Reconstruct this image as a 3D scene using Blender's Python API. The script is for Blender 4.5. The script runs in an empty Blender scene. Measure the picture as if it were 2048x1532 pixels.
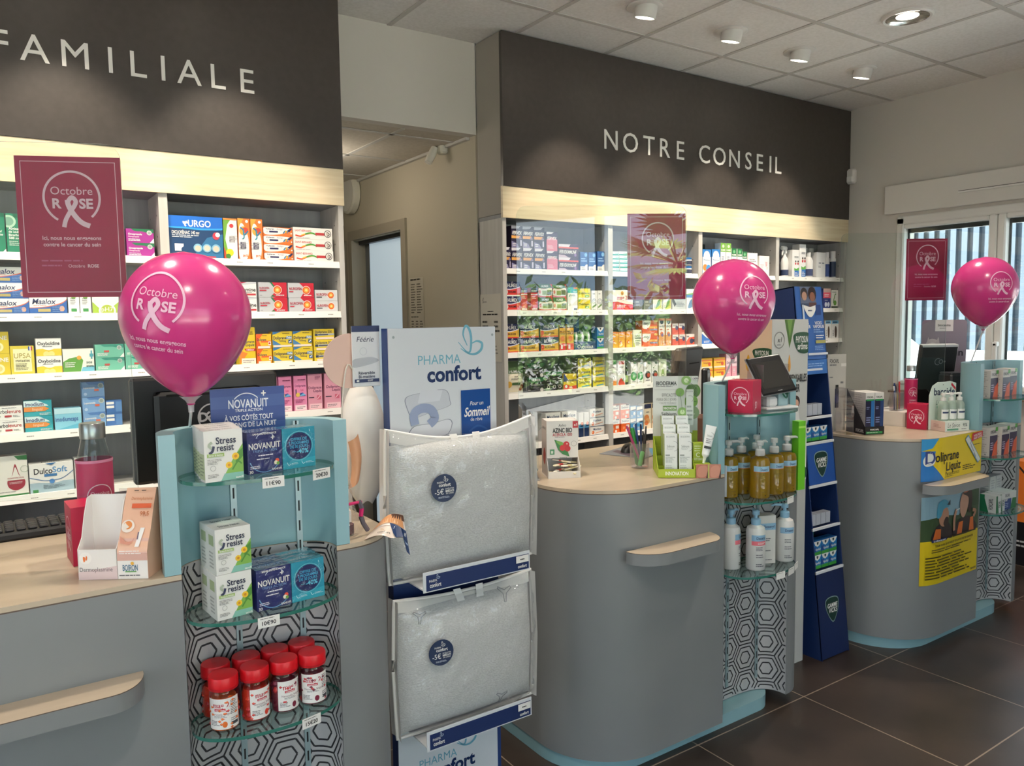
import bpy, math, random
from mathutils import Matrix, Vector
rnd = random.Random(11)
sc = bpy.context.scene
COL = sc.collection
PI = math.pi

# ------------------------------------------------------------------ camera
F_PX, CU, CV, HC = 1558.09, 1024.0, 766.0, 1.5
RT = Vector((0.827449, -0.561362, -0.01416))
UP = Vector((0.05828, 0.06077, 0.996449))
FW = Vector((0.558508, 0.825336, -0.083))
cd = bpy.data.cameras.new('camera')
cd.sensor_width = 36.0
cd.lens = 36.0 * F_PX / 2048.0
cd.clip_start = 0.05
cam = bpy.data.objects.new('camera', cd)
COL.objects.link(cam)
cam.matrix_world = Matrix(((RT.x, UP.x, -FW.x, 0), (RT.y, UP.y, -FW.y, 0), (RT.z, UP.z, -FW.z, HC), (0, 0, 0, 1)))
sc.camera = cam

# ------------------------------------------------------------------ world
w = bpy.data.worlds.new('sky'); sc.world = w; w.use_nodes = True
nt = w.node_tree; nt.nodes.clear()
out = nt.nodes.new('ShaderNodeOutputWorld'); bg = nt.nodes.new('ShaderNodeBackground')
tc = nt.nodes.new('ShaderNodeTexCoord'); mp = nt.nodes.new('ShaderNodeMapping'); mp.inputs['Scale'].default_value = (1.6, 1.6, 5.0)
nz = nt.nodes.new('ShaderNodeTexNoise'); nz.inputs['Scale'].default_value = 1.7; nz.inputs['Detail'].default_value = 5
cr = nt.nodes.new('ShaderNodeValToRGB')
cr.color_ramp.elements[0].position = 0.38; cr.color_ramp.elements[0].color = (0.42, 0.62, 0.86, 1)
cr.color_ramp.elements[1].position = 0.62; cr.color_ramp.elements[1].color = (0.92, 0.96, 1.0, 1)
nt.links.new(tc.outputs['Generated'], mp.inputs['Vector']); nt.links.new(mp.outputs['Vector'], nz.inputs['Vector'])
nt.links.new(nz.outputs['Fac'], cr.inputs['Fac']); nt.links.new(cr.outputs['Color'], bg.inputs['Color'])
nt.links.new(bg.outputs['Background'], out.inputs['Surface'])
SKY = 3.8
bg.inputs['Strength'].default_value = SKY
# sun behind the building: lights the ground outside, never enters the windows
sl_ = bpy.data.lights.new('sun', 'SUN'); sl_.energy = 62.0; sl_.angle = 0.02; sl_.color = (1.0, 0.95, 0.88)
sun = bpy.data.objects.new('sun', sl_); COL.objects.link(sun)
sun.rotation_euler = Vector((0.42, -0.55, -0.95)).to_track_quat('-Z', 'Y').to_euler()

# ------------------------------------------------------------------ colour management
sc.view_settings.view_transform = 'Standard'
sc.view_settings.look = 'None'
sc.view_settings.exposure = 0.05
sc.view_settings.gamma = 1.0
sc.view_settings.use_curve_mapping = False
if hasattr(sc, 'cycles'):
    sc.cycles.max_bounces = 9
    sc.cycles.transparent_max_bounces = 24
    sc.cycles.caustics_reflective = False
    sc.cycles.caustics_refractive = False
    sc.cycles.sample_clamp_indirect = 6.0

# room measures (metres): shelving fronts on Y = 3.415, floor 0, ceiling 2.962
XW, XL, YB, YF, ZC = 5.30, -2.6, 3.65, -2.9, 2.962
WIN_Y0, WIN_Y1, WIN_Z1 = 0.2, 3.03, 2.15          # side window
SPOT_W, DOWN_W = 80.0, 90.0

# ------------------------------------------------------------------ pixel rays (photograph 2048 x 1532) at real depths
def ray(u, v): return FW + RT * ((u - CU) / F_PX) - UP * ((v - CV) / F_PX)
def PY(u, v, Y): d = ray(u, v); d = d * (Y / d.y); return Vector((d.x, d.y, d.z + HC))
def PZ(u, v, Z): d = ray(u, v); d = d * ((Z - HC) / d.z); return Vector((d.x, d.y, d.z + HC))
def PX(u, v, X): d = ray(u, v); d = d * (X / d.x); return Vector((d.x, d.y, d.z + HC))

# ------------------------------------------------------------------ materials
def lin(h):
    h = h.lstrip('#'); r = []
    for i in (0, 2, 4):
        c = int(h[i:i+2], 16) / 255.0
        r.append(c / 12.92 if c <= 0.04045 else ((c + 0.055) / 1.055) ** 2.4)
    return (r[0], r[1], r[2], 1.0)
_mc = {}
def M(h, rough=0.5, metal=0.0, spec=0.5, emit=0.0, coat=0.0, sub=0.0):
    k = (h, rough, metal, spec, emit, coat, sub)
    if k in _mc: return _mc[k]
    m = bpy.data.materials.new('mat_' + h); m.use_nodes = True
    b = m.node_tree.nodes['Principled BSDF']
    b.inputs['Base Color'].default_value = lin(h); b.inputs['Roughness'].default_value = rough
    b.inputs['Metallic'].default_value = metal; b.inputs['Specular IOR Level'].default_value = spec
    if coat: b.inputs['Coat Weight'].default_value = coat; b.inputs['Coat Roughness'].default_value = 0.08
    if emit: b.inputs['Emission Color'].default_value = lin(h); b.inputs['Emission Strength'].default_value = emit
    if sub: b.inputs['Subsurface Weight'].default_value = sub; b.inputs['Subsurface Radius'].default_value = (0.03, 0.02, 0.02)
    m.diffuse_color = lin(h); _mc[k] = m
    return m
def clear_mat(name, tint='FFFFFF', ior=1.49, rough=0.0, tint_edge=None, bump=0.0, bscale=18.0, haze=0.0, hazec='FFFFFF'):
    """thin clear sheet: sees through, mirrors by Fresnel"""
    if name in _mc: return _mc[name]
    m = bpy.data.materials.new(name); m.use_nodes = True; n = m.node_tree; n.nodes.clear()
    o = n.nodes.new('ShaderNodeOutputMaterial'); t = n.nodes.new('ShaderNodeBsdfTransparent'); g = n.nodes.new('ShaderNodeBsdfGlossy')
    fr = n.nodes.new('ShaderNodeFresnel'); mx = n.nodes.new('ShaderNodeMixShader')
    ge = n.nodes.new('ShaderNodeNewGeometry'); mi = n.nodes.new('ShaderNodeMix'); mi.data_type = 'FLOAT'; mi.inputs[2].default_value = ior; mi.inputs[3].default_value = 1.0/ior
    n.links.new(ge.outputs['Backfacing'], mi.inputs[0]); n.links.new(mi.outputs[0], fr.inputs['IOR'])   # both faces of a thin sheet mirror alike
    t.inputs['Color'].default_value = lin(tint); g.inputs['Roughness'].default_value = rough
    g.inputs['Color'].default_value = (1, 1, 1, 1)
    under = t.outputs[0]
    if haze:
        d = n.nodes.new('ShaderNodeBsdfDiffuse'); d.inputs['Color'].default_value = lin(hazec)
        mh = n.nodes.new('ShaderNodeMixShader'); mh.inputs[0].default_value = haze
        n.links.new(t.outputs[0], mh.inputs[1]); n.links.new(d.outputs[0], mh.inputs[2]); under = mh.outputs[0]
    n.links.new(fr.outputs[0], mx.inputs[0]); n.links.new(under, mx.inputs[1]); n.links.new(g.outputs[0], mx.inputs[2])
    if bump:
        tcn = n.nodes.new('ShaderNodeTexCoord'); no = n.nodes.new('ShaderNodeTexNoise'); bu = n.nodes.new('ShaderNodeBump')
        no.inputs['Scale'].default_value = bscale; no.inputs['Detail'].default_value = 3; no.inputs['Distortion'].default_value = 1.5
        bu.inputs['Strength'].default_value = bump; bu.inputs['Distance'].default_value = 0.02
        n.links.new(tcn.outputs['Object'], no.inputs['Vector']); n.links.new(no.outputs['Fac'], bu.inputs['Height'])
        n.links.new(bu.outputs[0], g.inputs['Normal']); n.links.new(bu.outputs[0], fr.inputs['Normal'])
    n.links.new(mx.outputs[0], o.inputs['Surface']); _mc[name] = m
    return m
def noise_mat(name, c0, c1, scale=6.0, rough=0.5, detail=4, stretch=(1, 1, 1), bump=0.0, spec=0.5, p0=0.35, p1=0.65, coat=0.0):
    if name in _mc: return _mc[name]
    m = bpy.data.materials.new(name); m.use_nodes = True; n = m.node_tree; b = n.nodes['Principled BSDF']
    tcn = n.nodes.new('ShaderNodeTexCoord'); mpn = n.nodes.new('ShaderNodeMapping'); no = n.nodes.new('ShaderNodeTexNoise'); r = n.nodes.new('ShaderNodeValToRGB')
    mpn.inputs['Scale'].default_value = stretch; no.inputs['Scale'].default_value = scale; no.inputs['Detail'].default_value = detail
    r.color_ramp.elements[0].position = p0; r.color_ramp.elements[0].color = lin(c0); r.color_ramp.elements[1].position = p1; r.color_ramp.elements[1].color = lin(c1)
    n.links.new(tcn.outputs['Object'], mpn.inputs[0]); n.links.new(mpn.outputs[0], no.inputs['Vector']); n.links.new(no.outputs['Fac'], r.inputs[0]); n.links.new(r.outputs[0], b.inputs['Base Color'])
    b.inputs['Roughness'].default_value = rough; b.inputs['Specular IOR Level'].default_value = spec
    if coat: b.inputs['Coat Weight'].default_value = coat
    if bump:
        bu = n.nodes.new('ShaderNodeBump'); bu.inputs['Strength'].default_value = bump; bu.inputs['Distance'].default_value = 0.004
        n.links.new(no.outputs['Fac'], bu.inputs['Height']); n.links.new(bu.outputs[0], b.inputs['Normal'])
    _mc[name] = m
    return m
def floor_mat():
    m = noise_mat('floor_tile', '2F2722', '473B33', 3.2, 0.34, 8, (1, 1, 1), 0.25, 0.45, 0.3, 0.72)
    n = m.node_tree; b = n.nodes['Principled BSDF']
    tcn = n.nodes.new('ShaderNodeTexCoord'); sp = n.nodes.new('ShaderNodeSeparateXYZ'); n.links.new(tcn.outputs['Object'], sp.inputs[0])
    res = []
    for ax, off in (('X', 3.79), ('Y', 1.81)):
        a = n.nodes.new('ShaderNodeMath'); a.operation = 'SUBTRACT'; a.inputs[1].default_value = off - 60.0; n.links.new(sp.outputs[ax], a.inputs[0])
        d = n.nodes.new('ShaderNodeMath'); d.operation = 'PINGPONG'; d.inputs[1].default_value = 0.30; n.links.new(a.outputs[0], d.inputs[0])
        l = n.nodes.new('ShaderNodeMath'); l.operation = 'LESS_THAN'; l.inputs[1].default_value = 0.0025; n.links.new(d.outputs[0], l.inputs[0]); res.append(l)
    mxm = n.nodes.new('ShaderNodeMath'); mxm.operation = 'MAXIMUM'; n.links.new(res[0].outputs[0], mxm.inputs[0]); n.links.new(res[1].outputs[0], mxm.inputs[1])
    mix = n.nodes.new('ShaderNodeMix'); mix.data_type = 'RGBA'; mix.inputs[7].default_value = lin('8A7A6A')
    src = b.inputs['Base Color'].links[0].from_socket
    n.links.new(mxm.outputs[0], mix.inputs[0]); n.links.new(src, mix.inputs[6]); n.links.new(mix.outputs[2], b.inputs['Base Color'])
    return m

# ------------------------------------------------------------------ mesh building
class MB:
    def __init__(s): s.v = []; s.f = []; s.mi = []; s.sm = []; s.mats = []; s._d = {}
    def m(s, mat):
        if mat.name not in s._d: s._d[mat.name] = len(s.mats); s.mats.append(mat)
        return s._d[mat.name]
    def add(s, vs, fs, mat, T=None, smooth=False):
        b = len(s.v); k = s.m(mat)
        s.v += [tuple(T @ Vector(p)) for p in vs] if T else [tuple(p) for p in vs]
        for f in fs: s.f.append([b + i for i in f]); s.mi.append(k); s.sm.append(smooth)
    def box(s, x0, y0, z0, x1, y1, z1, mat, T=None):
        s.add([(x0,y0,z0),(x1,y0,z0),(x1,y1,z0),(x0,y1,z0),(x0,y0,z1),(x1,y0,z1),(x1,y1,z1),(x0,y1,z1)],
              [(0,3,2,1),(4,5,6,7),(0,1,5,4),(1,2,6,5),(2,3,7,6),(3,0,4,7)], mat, T)
    def cbox(s, x0, y0, z0, x1, y1, z1, mat, r=0.005, T=None):
        """box with chamfered vertical and horizontal edges"""
        r = min(r, (x1-x0)/2.1, (y1-y0)/2.1, (z1-z0)/2.1)
        def ring(i, z): return [(x0+i+r,y0+i,z),(x1-i-r,y0+i,z),(x1-i,y0+i+r,z),(x1-i,y1-i-r,z),(x1-i-r,y1-i,z),(x0+i+r,y1-i,z),(x0+i,y1-i-r,z),(x0+i,y0+i+r,z)]
        k = r * 0.99; vs = ring(k*0.6, z0) + ring(0, z0+r) + ring(0, z1-r) + ring(k*0.6, z1); fs = [tuple(range(7,-1,-1)), tuple(range(24,32))]
        for a in range(3):
            for i in range(8): j = (i+1) % 8; fs.append((a*8+i, a*8+j, a*8+8+j, a*8+8+i))
        s.add(vs, fs, mat, T)
    def prism(s, poly, z0, z1, mat, top=None, T=None, smooth=False, bottom=None):
        n = len(poly)
        s.add([(x,y,z0) for x,y in poly] + [(x,y,z1) for x,y in poly], [(i,(i+1)%n,n+(i+1)%n,n+i) for i in range(n)], mat, T, smooth)
        s.add([(x,y,z1) for x,y in poly], [tuple(range(n))], top or mat, T)
        s.add([(x,y,z0) for x,y in poly], [tuple(range(n-1,-1,-1))], bottom or mat, T)
    def lathe(s, prof, n, mat, T=None, smooth=True, cap=True, sy=1.0):
        vs = []; fs = []; k = len(prof)
        for i in range(n):
            a = 2*PI*i/n
            for r, z in prof: vs.append((r*math.cos(a), sy*r*math.sin(a), z))
        for i in range(n):
            j = (i+1) % n
            for q in range(k-1): fs.append((i*k+q, j*k+q, j*k+q+1, i*k+q+1))
        s.add(vs, fs, mat, T, smooth)
        if cap:
            if prof[0][0] > 1e-5: s.add([vs[i*k] for i in range(n)], [tuple(range(n-1,-1,-1))], mat, T)
            if prof[-1][0] > 1e-5: s.add([vs[i*k+k-1] for i in range(n)], [tuple(range(n))], mat, T)
    def tube(s, pts, r, n, mat, T=None, closed=False):
        pts = [Vector(p) for p in pts]; vs = []; fs = []; k = len(pts); up = Vector((0,0,1))
        for i, p in enumerate(pts):
            a = pts[(i-1) % k] if (i > 0 or closed) else p; b = pts[(i+1) % k] if (i < k-1 or closed) else p
            t = (b-a).normalized(); x = t.cross(up)
            if x.length < 1e-4: x = t.cross(Vector((1,0,0)))
            x.normalize(); y = t.cross(x); rr = r[i] if isinstance(r, (list, tuple)) else r
            for j in range(n): an = 2*PI*j/n; vs.append(p + x*(rr*math.cos(an)) + y*(rr*math.sin(an)))
        for i in range(k if closed else k-1):
            q = (i+1) % k
            for j in range(n): l = (j+1) % n; fs.append((i*n+j, q*n+j, q*n+l, i*n+l))
        if not closed: fs.append(tuple(range(n))); fs.append(tuple(range(k*n-1, (k-1)*n-1, -1)))
        s.add(vs, fs, mat, T, True)
    def grid(s, fn, nu, nv, mat, T=None, smooth=True, flip=False):
        vs = [fn(i/nu, j/nv) for i in range(nu+1) for j in range(nv+1)]; fs = []
        for i in range(nu):
            for j in range(nv):
                q = (i*(nv+1)+j, (i+1)*(nv+1)+j, (i+1)*(nv+1)+j+1, i*(nv+1)+j+1); fs.append(q[::-1] if flip else q)
        s.add(vs, fs, mat, T, smooth)
    def build(s, name, parent=None, loc=None, rz=0.0):
        me = bpy.data.meshes.new(name); me.from_pydata(s.v, [], s.f)
        for m in s.mats: me.materials.append(m)
        me.polygons.foreach_set('material_index', s.mi); me.polygons.foreach_set('use_smooth', s.sm)
        if any(s.sm):
            me.set_sharp_from_angle(angle=math.radians(40))
        me.update()
        o = bpy.data.objects.new(name, me); COL.objects.link(o)
        if parent: o.parent = parent
        if loc is not None: o.location = loc
        o.rotation_euler.z = rz
        return o
def tag(o, label, cat, group=None, kind=None):
    if label: o['label'] = label
    if cat: o['category'] = cat
    if group: o['group'] = group
    if kind: o['kind'] = kind
    return o
def thing(name, label, cat, loc=(0,0,0), rz=0.0, group=None, kind=None):
    o = bpy.data.objects.new(name, None); COL.objects.link(o); o.location = loc; o.rotation_euler.z = rz
    o.empty_display_size = 0.05
    return tag(o, label, cat, group, kind)
def struct(name, mb, label=None):
    o = mb.build(name); o['kind'] = 'structure'
    if label: o['label'] = label
    return o
def copy_tree(o, parent=None):
    c = o.copy(); COL.objects.link(c)
    if parent: c.parent = parent
    for ch in list(o.children): copy_tree(ch, c)
    return c

# ------------------------------------------------------------------ print: flat graphics on a face
_tx = {}
def text_geo(t, bold):
    k = (t, bold)
    if k in _tx: return _tx[k]
    c = bpy.data.curves.new('t', 'FONT'); c.body = t; c.resolution_u = 3
    if bold: c.offset = 0.028 * bold
    o = bpy.data.objects.new('t', c); m = o.to_mesh()
    vs = [(v.co.x/0.69, v.co.y/0.69) for v in m.vertices]; fs = [tuple(p.vertices) for p in m.polygons]
    o.to_mesh_clear(); bpy.data.objects.remove(o); bpy.data.curves.remove(c)
    xs = [p[0] for p in vs] or [0]; x0, x1 = min(xs), max(xs)
    vs = [(x-x0, y) for x, y in vs]; _tx[k] = (vs, fs, x1-x0)
    return _tx[k]
def smooth_path(pts, n=6, closed=False):
    if len(pts) < 3: return pts
    o = []; k = len(pts)
    for i in range(k if closed else k-1):
        g = (lambda j: pts[j % k]) if closed else (lambda j: pts[max(0, min(k-1, j))])
        a, b, c, d = g(i-1), g(i), g(i+1), g(i+2)
        for q in range(n):
            t = q/n
            o.append(tuple(0.5*((2*b[e]) + (-a[e]+c[e])*t + (2*a[e]-5*b[e]+4*c[e]-d[e])*t*t + (-a[e]+3*b[e]-3*c[e]+d[e])*t**3) for e in range(len(b))))
    if not closed: o.append(pts[-1])
    return o
def clip(poly, x0, y0, x1, y1):
    for ax, lim, sg in ((0,x0,1),(0,x1,-1),(1,y0,1),(1,y1,-1)):
        o = []
        for i in range(len(poly)):
            a, b = poly[i-1], poly[i]; ia, ib = sg*(a[ax]-lim) >= 0, sg*(b[ax]-lim) >= 0
            if ia != ib: t = (lim-a[ax])/(b[ax]-a[ax]); o.append((a[0]+t*(b[0]-a[0]), a[1]+t*(b[1]-a[1])))
            if ib: o.append(b)
        poly = o
        if len(poly) < 3: return []
    return poly
class Face:
    """prints on a face w x h metres; fn maps (u, v, lift) to a point; curved faces subdivide"""
    def __init__(s, mb, fn, w, h, rough=0.45, seg=0, step=0.00018, T=None, coat=0.0):
        s.mb, s.fn, s.w, s.h, s.r, s.seg, s.k, s.step, s.T, s.coat = mb, fn, w, h, rough, seg, 1, step, T, coat
    def mat(s, c): return M(c, s.r, coat=s.coat) if isinstance(c, str) else c
    def put(s, vs, fs, c, smooth=False):
        l = s.k*s.step; s.mb.add([s.fn(u, v, l) for u, v in vs], fs, s.mat(c), s.T, smooth)
    def poly(s, pts, c):
        p = clip(pts, 0, 0, s.w, s.h)
        if len(p) < 3: return
        if s.seg:
            n = s.seg
            for i in range(n):
                q = clip(p, s.w*i/n, 0, s.w*(i+1)/n, s.h)
                if len(q) >= 3: s.put(q, [tuple(range(len(q)))], c, True)
        else: s.put(p, [tuple(range(len(p)))], c)
    def strip(s, pts, wd, c, closed=False, taper=None):
        n = len(pts); vs = []
        for i, p in enumerate(pts):
            a = pts[i-1] if (i or closed) else p; b = pts[(i+1) % n] if (i < n-1 or closed) else p
            dx, dy = b[0]-a[0], b[1]-a[1]; l = math.hypot(dx, dy) or 1; hw = wd/2*(taper(i/(n-1)) if taper else 1)
            vs += [(p[0]-dy/l*hw, p[1]+dx/l*hw), (p[0]+dy/l*hw, p[1]-dx/l*hw)]
        fs = [(2*i+1, 2*((i+1) % n)+1, 2*((i+1) % n), 2*i) for i in range(n if closed else n-1)]
        s.put(vs, fs, c)
    def text(s, t, x, y, hh, c, fl='', mw=None, rot=0.0):
        vs, fs, wd = text_geo(t, 1.2 if 'B' in fl else 0.65 if 'b' in fl else 0)
        sx = hh
        if mw and wd*hh > mw: sx = mw/wd
        if 'w' in fl and mw: sx = mw/wd
        ox = 0 if 'l' in fl else -wd*sx if 'r' in fl else -wd*sx/2
        sk = 0.22 if 'i' in fl else 0; ca, sa = math.cos(rot), math.sin(rot); P = []
        for a, b in vs:
            X, Y = ox+a*sx+sk*b*hh, b*hh-hh/2; P.append((x+X*ca-Y*sa, y+X*sa+Y*ca))
        s.put(P, fs, c)
    def ops(s, L):
        w, h = s.w, s.h
        for o in L:
            t = o[0]
            if t == 'r': s.poly([(o[1]*w,o[2]*h),(o[3]*w,o[2]*h),(o[3]*w,o[4]*h),(o[1]*w,o[4]*h)], o[5])
            elif t == 'p': s.poly([(a*w,b*h) for a,b in o[1]], o[2])
            elif t == 'sp': s.poly(smooth_path([(a*w,b*h) for a,b in o[1]], 5, True), o[2])
            elif t == 'c':
                sx = o[5] if len(o) > 5 else 1
                s.poly([(o[1]*w+o[3]*h*sx*math.cos(2*PI*i/24), o[2]*h+o[3]*h*math.sin(2*PI*i/24)) for i in range(24)], o[4])
            elif t == 'o':
                a0, a1 = (o[6], o[7]) if len(o) > 6 else (0, 360); cl = abs(a1-a0) >= 360; n = 30
                s.strip([(o[1]*w+o[3]*h*math.cos(math.radians(a0+(a1-a0)*i/n)), o[2]*h+o[3]*h*math.sin(math.radians(a0+(a1-a0)*i/n))) for i in range(n if cl else n+1)], o[4]*h, o[5], cl)
            elif t == 't': s.text(o[1], o[2]*w, o[3]*h, o[4]*h, o[5], o[6] if len(o) > 6 else '', (o[7]*w if len(o) > 7 and o[7] else None), math.radians(o[8]) if len(o) > 8 else 0)
            elif t == 's': s.strip(smooth_path([(a*w,b*h) for a,b in o[1]], 6), o[2]*h, o[3], False, o[4] if len(o) > 4 else None)
            elif t == 'f':
                x0, y0, x1, y1, n, c = o[1:7]; q = random.Random(int(x0*97+y0*31+n)); hh = (y1-y0)/n*0.42
                for i in range(n):
                    yy = y1-(y1-y0)*(i+0.5)/n; xe = x0+(x1-x0)*(0.6+0.4*q.random()); a = x0
                    while a < xe:
                        b = min(xe, a+(x1-x0)*(0.08+0.2*q.random())); s.poly([(a*w,(yy-hh/2)*h),(b*w,(yy-hh/2)*h),(b*w,(yy+hh/2)*h),(a*w,(yy+hh/2)*h)], c); a = b+(x1-x0)*0.025
            elif t == 'logo': rose_logo(s, o[1]*w, o[2]*h, o[3]*h, o[4], o[5] if len(o) > 5 else 1)
            elif t == 'bfly': butterfly(s, o[1]*w, o[2]*h, o[3]*h, o[4])
            elif t == 'rib': ribbon_icon(s, o[1]*w, o[2]*h, o[3]*h, o[4])
            s.k += 1
def front(mb, x0, y, z0, w, h, **k): return Face(mb, lambda u, v, l: (x0+u, y-l, z0+v), w, h, **k)
def rose_logo(F, cx, cy, R, c, det=1):
    """ring, 'Octobre', R + ribbon + SE"""
    n = 44; a0, a1 = -47, 238
    F.strip([(cx+R*math.cos(math.radians(a0+(a1-a0)*i/n)), cy+R*math.sin(math.radians(a0+(a1-a0)*i/n))) for i in range(n+1)], R*0.085, c)
    F.text('Octobre', cx, cy+0.27*R, 0.30*R, c, '', 1.5*R)
    F.text('R', cx-0.54*R, cy-0.22*R, 0.36*R, c, 'B'); F.text('SE', cx+0.50*R, cy-0.22*R, 0.36*R, c, 'B')
    F.strip(smooth_path([(cx+a*R, cy+b*R) for a, b in ((-.33,-1.13),(-.26,-.86),(-.10,-.56),(.08,-.30),(.13,-.12),(0,.02),(-.13,-.12))], 6), 0.16*R, c)
    F.k += 1
    F.strip(smooth_path([(cx+a*R, cy+b*R) for a, b in ((-.16,-.08),(-.14,-.26),(-.04,-.50),(.16,-.80),(.36,-.98),(.60,-1.08))], 6), 0.19*R, c)
def ribbon_icon(F, cx, cy, R, c):
    F.strip(smooth_path([(cx+a*R, cy+b*R) for a, b in ((-.45,-1),(-.2,-.35),(.12,.35),(.0,.85),(-.25,.6),(-.2,.0),(.1,-.5),(.5,-.45),(.85,.2),(.75,.7),(.4,.75))], 6), 0.2*R, c)
def butterfly(F, cx, cy, R, c):
    tp = lambda t: 0.35+0.9*math.sin(PI*min(1, t*1.05))
    F.strip(smooth_path([(cx+a*R, cy+b*R) for a, b in ((-.15,-.1),(-.42,.55),(-.25,1.05),(.0,.85),(.12,.3),(.05,-.4),(-.2,-.45),(-.75,.12))], 6), 0.13*R, c, False, tp)
    F.strip(smooth_path([(cx+a*R, cy+b*R) for a, b in ((.15,.02),(.5,.15),(.85,.02),(.8,-.35),(.4,-.6),(-.1,-.55),(-.6,-.25))], 6), 0.13*R, c, False, tp)
# ================================================================== SETTING
WALL = M('CAC6BF', 0.75, spec=0.25); TILE = noise_mat('ceiling_tile', 'E6E4E0', 'EFEDEA', 60, 0.9, 3, (1,1,1), 0.15, 0.1)
FRAMEW = M('E6E5E1', 0.35)
b = MB(); b.box(XL, YF, -0.08, XW, 6.2, 0.0, floor_mat()); floor = struct('floor', b)
b = MB(); b.box(XL, YF, ZC, XW, YB, ZC+0.06, TILE)
bar = M('BDBAB5', 0.6)
for k in range(-9, 6):
    x = 2.362 + 0.6*k
    if XL < x < XW: b.box(x-0.012, YF, ZC-0.004, x+0.012, YB, ZC+0.001, bar)
for k in range(-10, 1):
    y = 3.087 + 0.6*k
    if YF < y < YB: b.box(XL, y-0.012, ZC-0.0035, XW, y+0.012, ZC+0.001, bar)
struct('ceiling', b)
def corridor():
    b = MB(); b.box(1.40, 3.72, 2.485, 2.26, 6.0, 2.53, noise_mat('corridor_tile', 'BDB6AA', 'C6BFB3', 50, 0.9, 3, (1,1,1), 0.1, 0.1))
    for y in (3.86, 4.46, 5.06, 5.66): b.box(1.40, y-0.012, 2.481, 2.26, y+0.012, 2.486, bar)
    b.box(1.86-0.012, 3.72, 2.481, 1.86+0.012, 6.0, 2.486, bar)
    b.box(2.235, 3.72, 2.47, 2.26, 6.0, 2.486, bar)
    struct('ceiling_corridor', b)
    cw = M('BDB5A3', 0.8, spec=0.2)
    b = MB(); b.box(1.38, YB, 2.485, 2.26, 3.72, ZC, WALL); struct('wall_header', b)
    b = MB()
    b.box(2.26, 3.66, 0, 2.36, 4.56, 2.53, cw); b.box(2.26, 5.37, 0, 2.36, 6.0, 2.53, cw); b.box(2.26, 4.56, 2.07, 2.36, 5.37, 2.53, cw)
    struct('wall_corridor_right', b)
    b = MB(); b.box(1.28, 3.66, 0, 1.40, 6.0, 2.53, cw); struct('wall_corridor_left', b)
    b = MB(); b.box(1.28, 6.0, 0, 2.36, 6.1, 2.53, cw); struct('wall_corridor_end', b)
    b = MB(); b.box(XL, YB, 0, 1.38, 3.75, ZC, WALL); b.box(2.28, YB, 0, XW, 3.75, ZC, WALL); struct('wall_back', b)
    # corridor door; frosted leaf emits its own glow in place of back-room light
    d = thing('door_1', None, None, kind='structure')
    fm = M('A39A8A', 0.5)
    b = MB(); b.box(2.244, 4.50, 0, 2.375, 4.565, 2.075, fm); b.box(2.244, 5.365, 0, 2.375, 5.43, 2.075, fm); b.box(2.244, 4.50, 2.075, 2.375, 5.43, 2.14, fm); b.build('door_frame', d)
    b = MB(); b.box(2.352, 4.565, 0.01, 2.372, 5.365, 2.07, M('6E7378', 0.5)); b.build('door_lining', d)
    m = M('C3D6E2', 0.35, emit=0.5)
    b = MB(); b.box(2.338, 4.575, 0.02, 2.351, 5.26, 2.045, m); b.build('glow_pane', d)
    b = MB(); b.box(2.30, 4.575, 2.045, 2.351, 5.36, 2.07, M('16181A', 0.4)); b.build('track', d)
corridor()
def corridor_fill_lamp():  # unseen lamp, added to brighten the corridor
    t = thing('fill_lamp', 'added round fill lamp, unseen on the corridor ceiling', 'ceiling light', (1.60, 4.45, 2.485))
    b = MB(); b.lathe([(0.0,-.05),(.10,-.045),(.13,-.02),(.13,0)], 32, M('FFF4E2', .4, emit=1.2), cap=False); b.build('shade', t)
    l = bpy.data.lights.new('fill_light', 'POINT'); l.energy = 5; l.color = (1.0, .9, .76); l.shadow_soft_size = .1
    o = bpy.data.objects.new('fill_light', l); COL.objects.link(o); o.parent = t; o.location = (0, 0, -.16)
corridor_fill_lamp()
b = MB(); b.box(XL-.3, YF-.3, ZC+.07, XW+.4, 6.6, ZC+.2, M('6A6A68', .8)); struct('roof_sun_block', b)  # unseen slab, added so no sun leaks in around the ceilings
b = MB(); b.box(2.40, 4.3, 0.0, 4.4, 6.3, 2.53, M('B8B4AA', .8)); struct('wall_sun_block', b)  # unseen solid block, added to stop sun leaking through the corridor door
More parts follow.
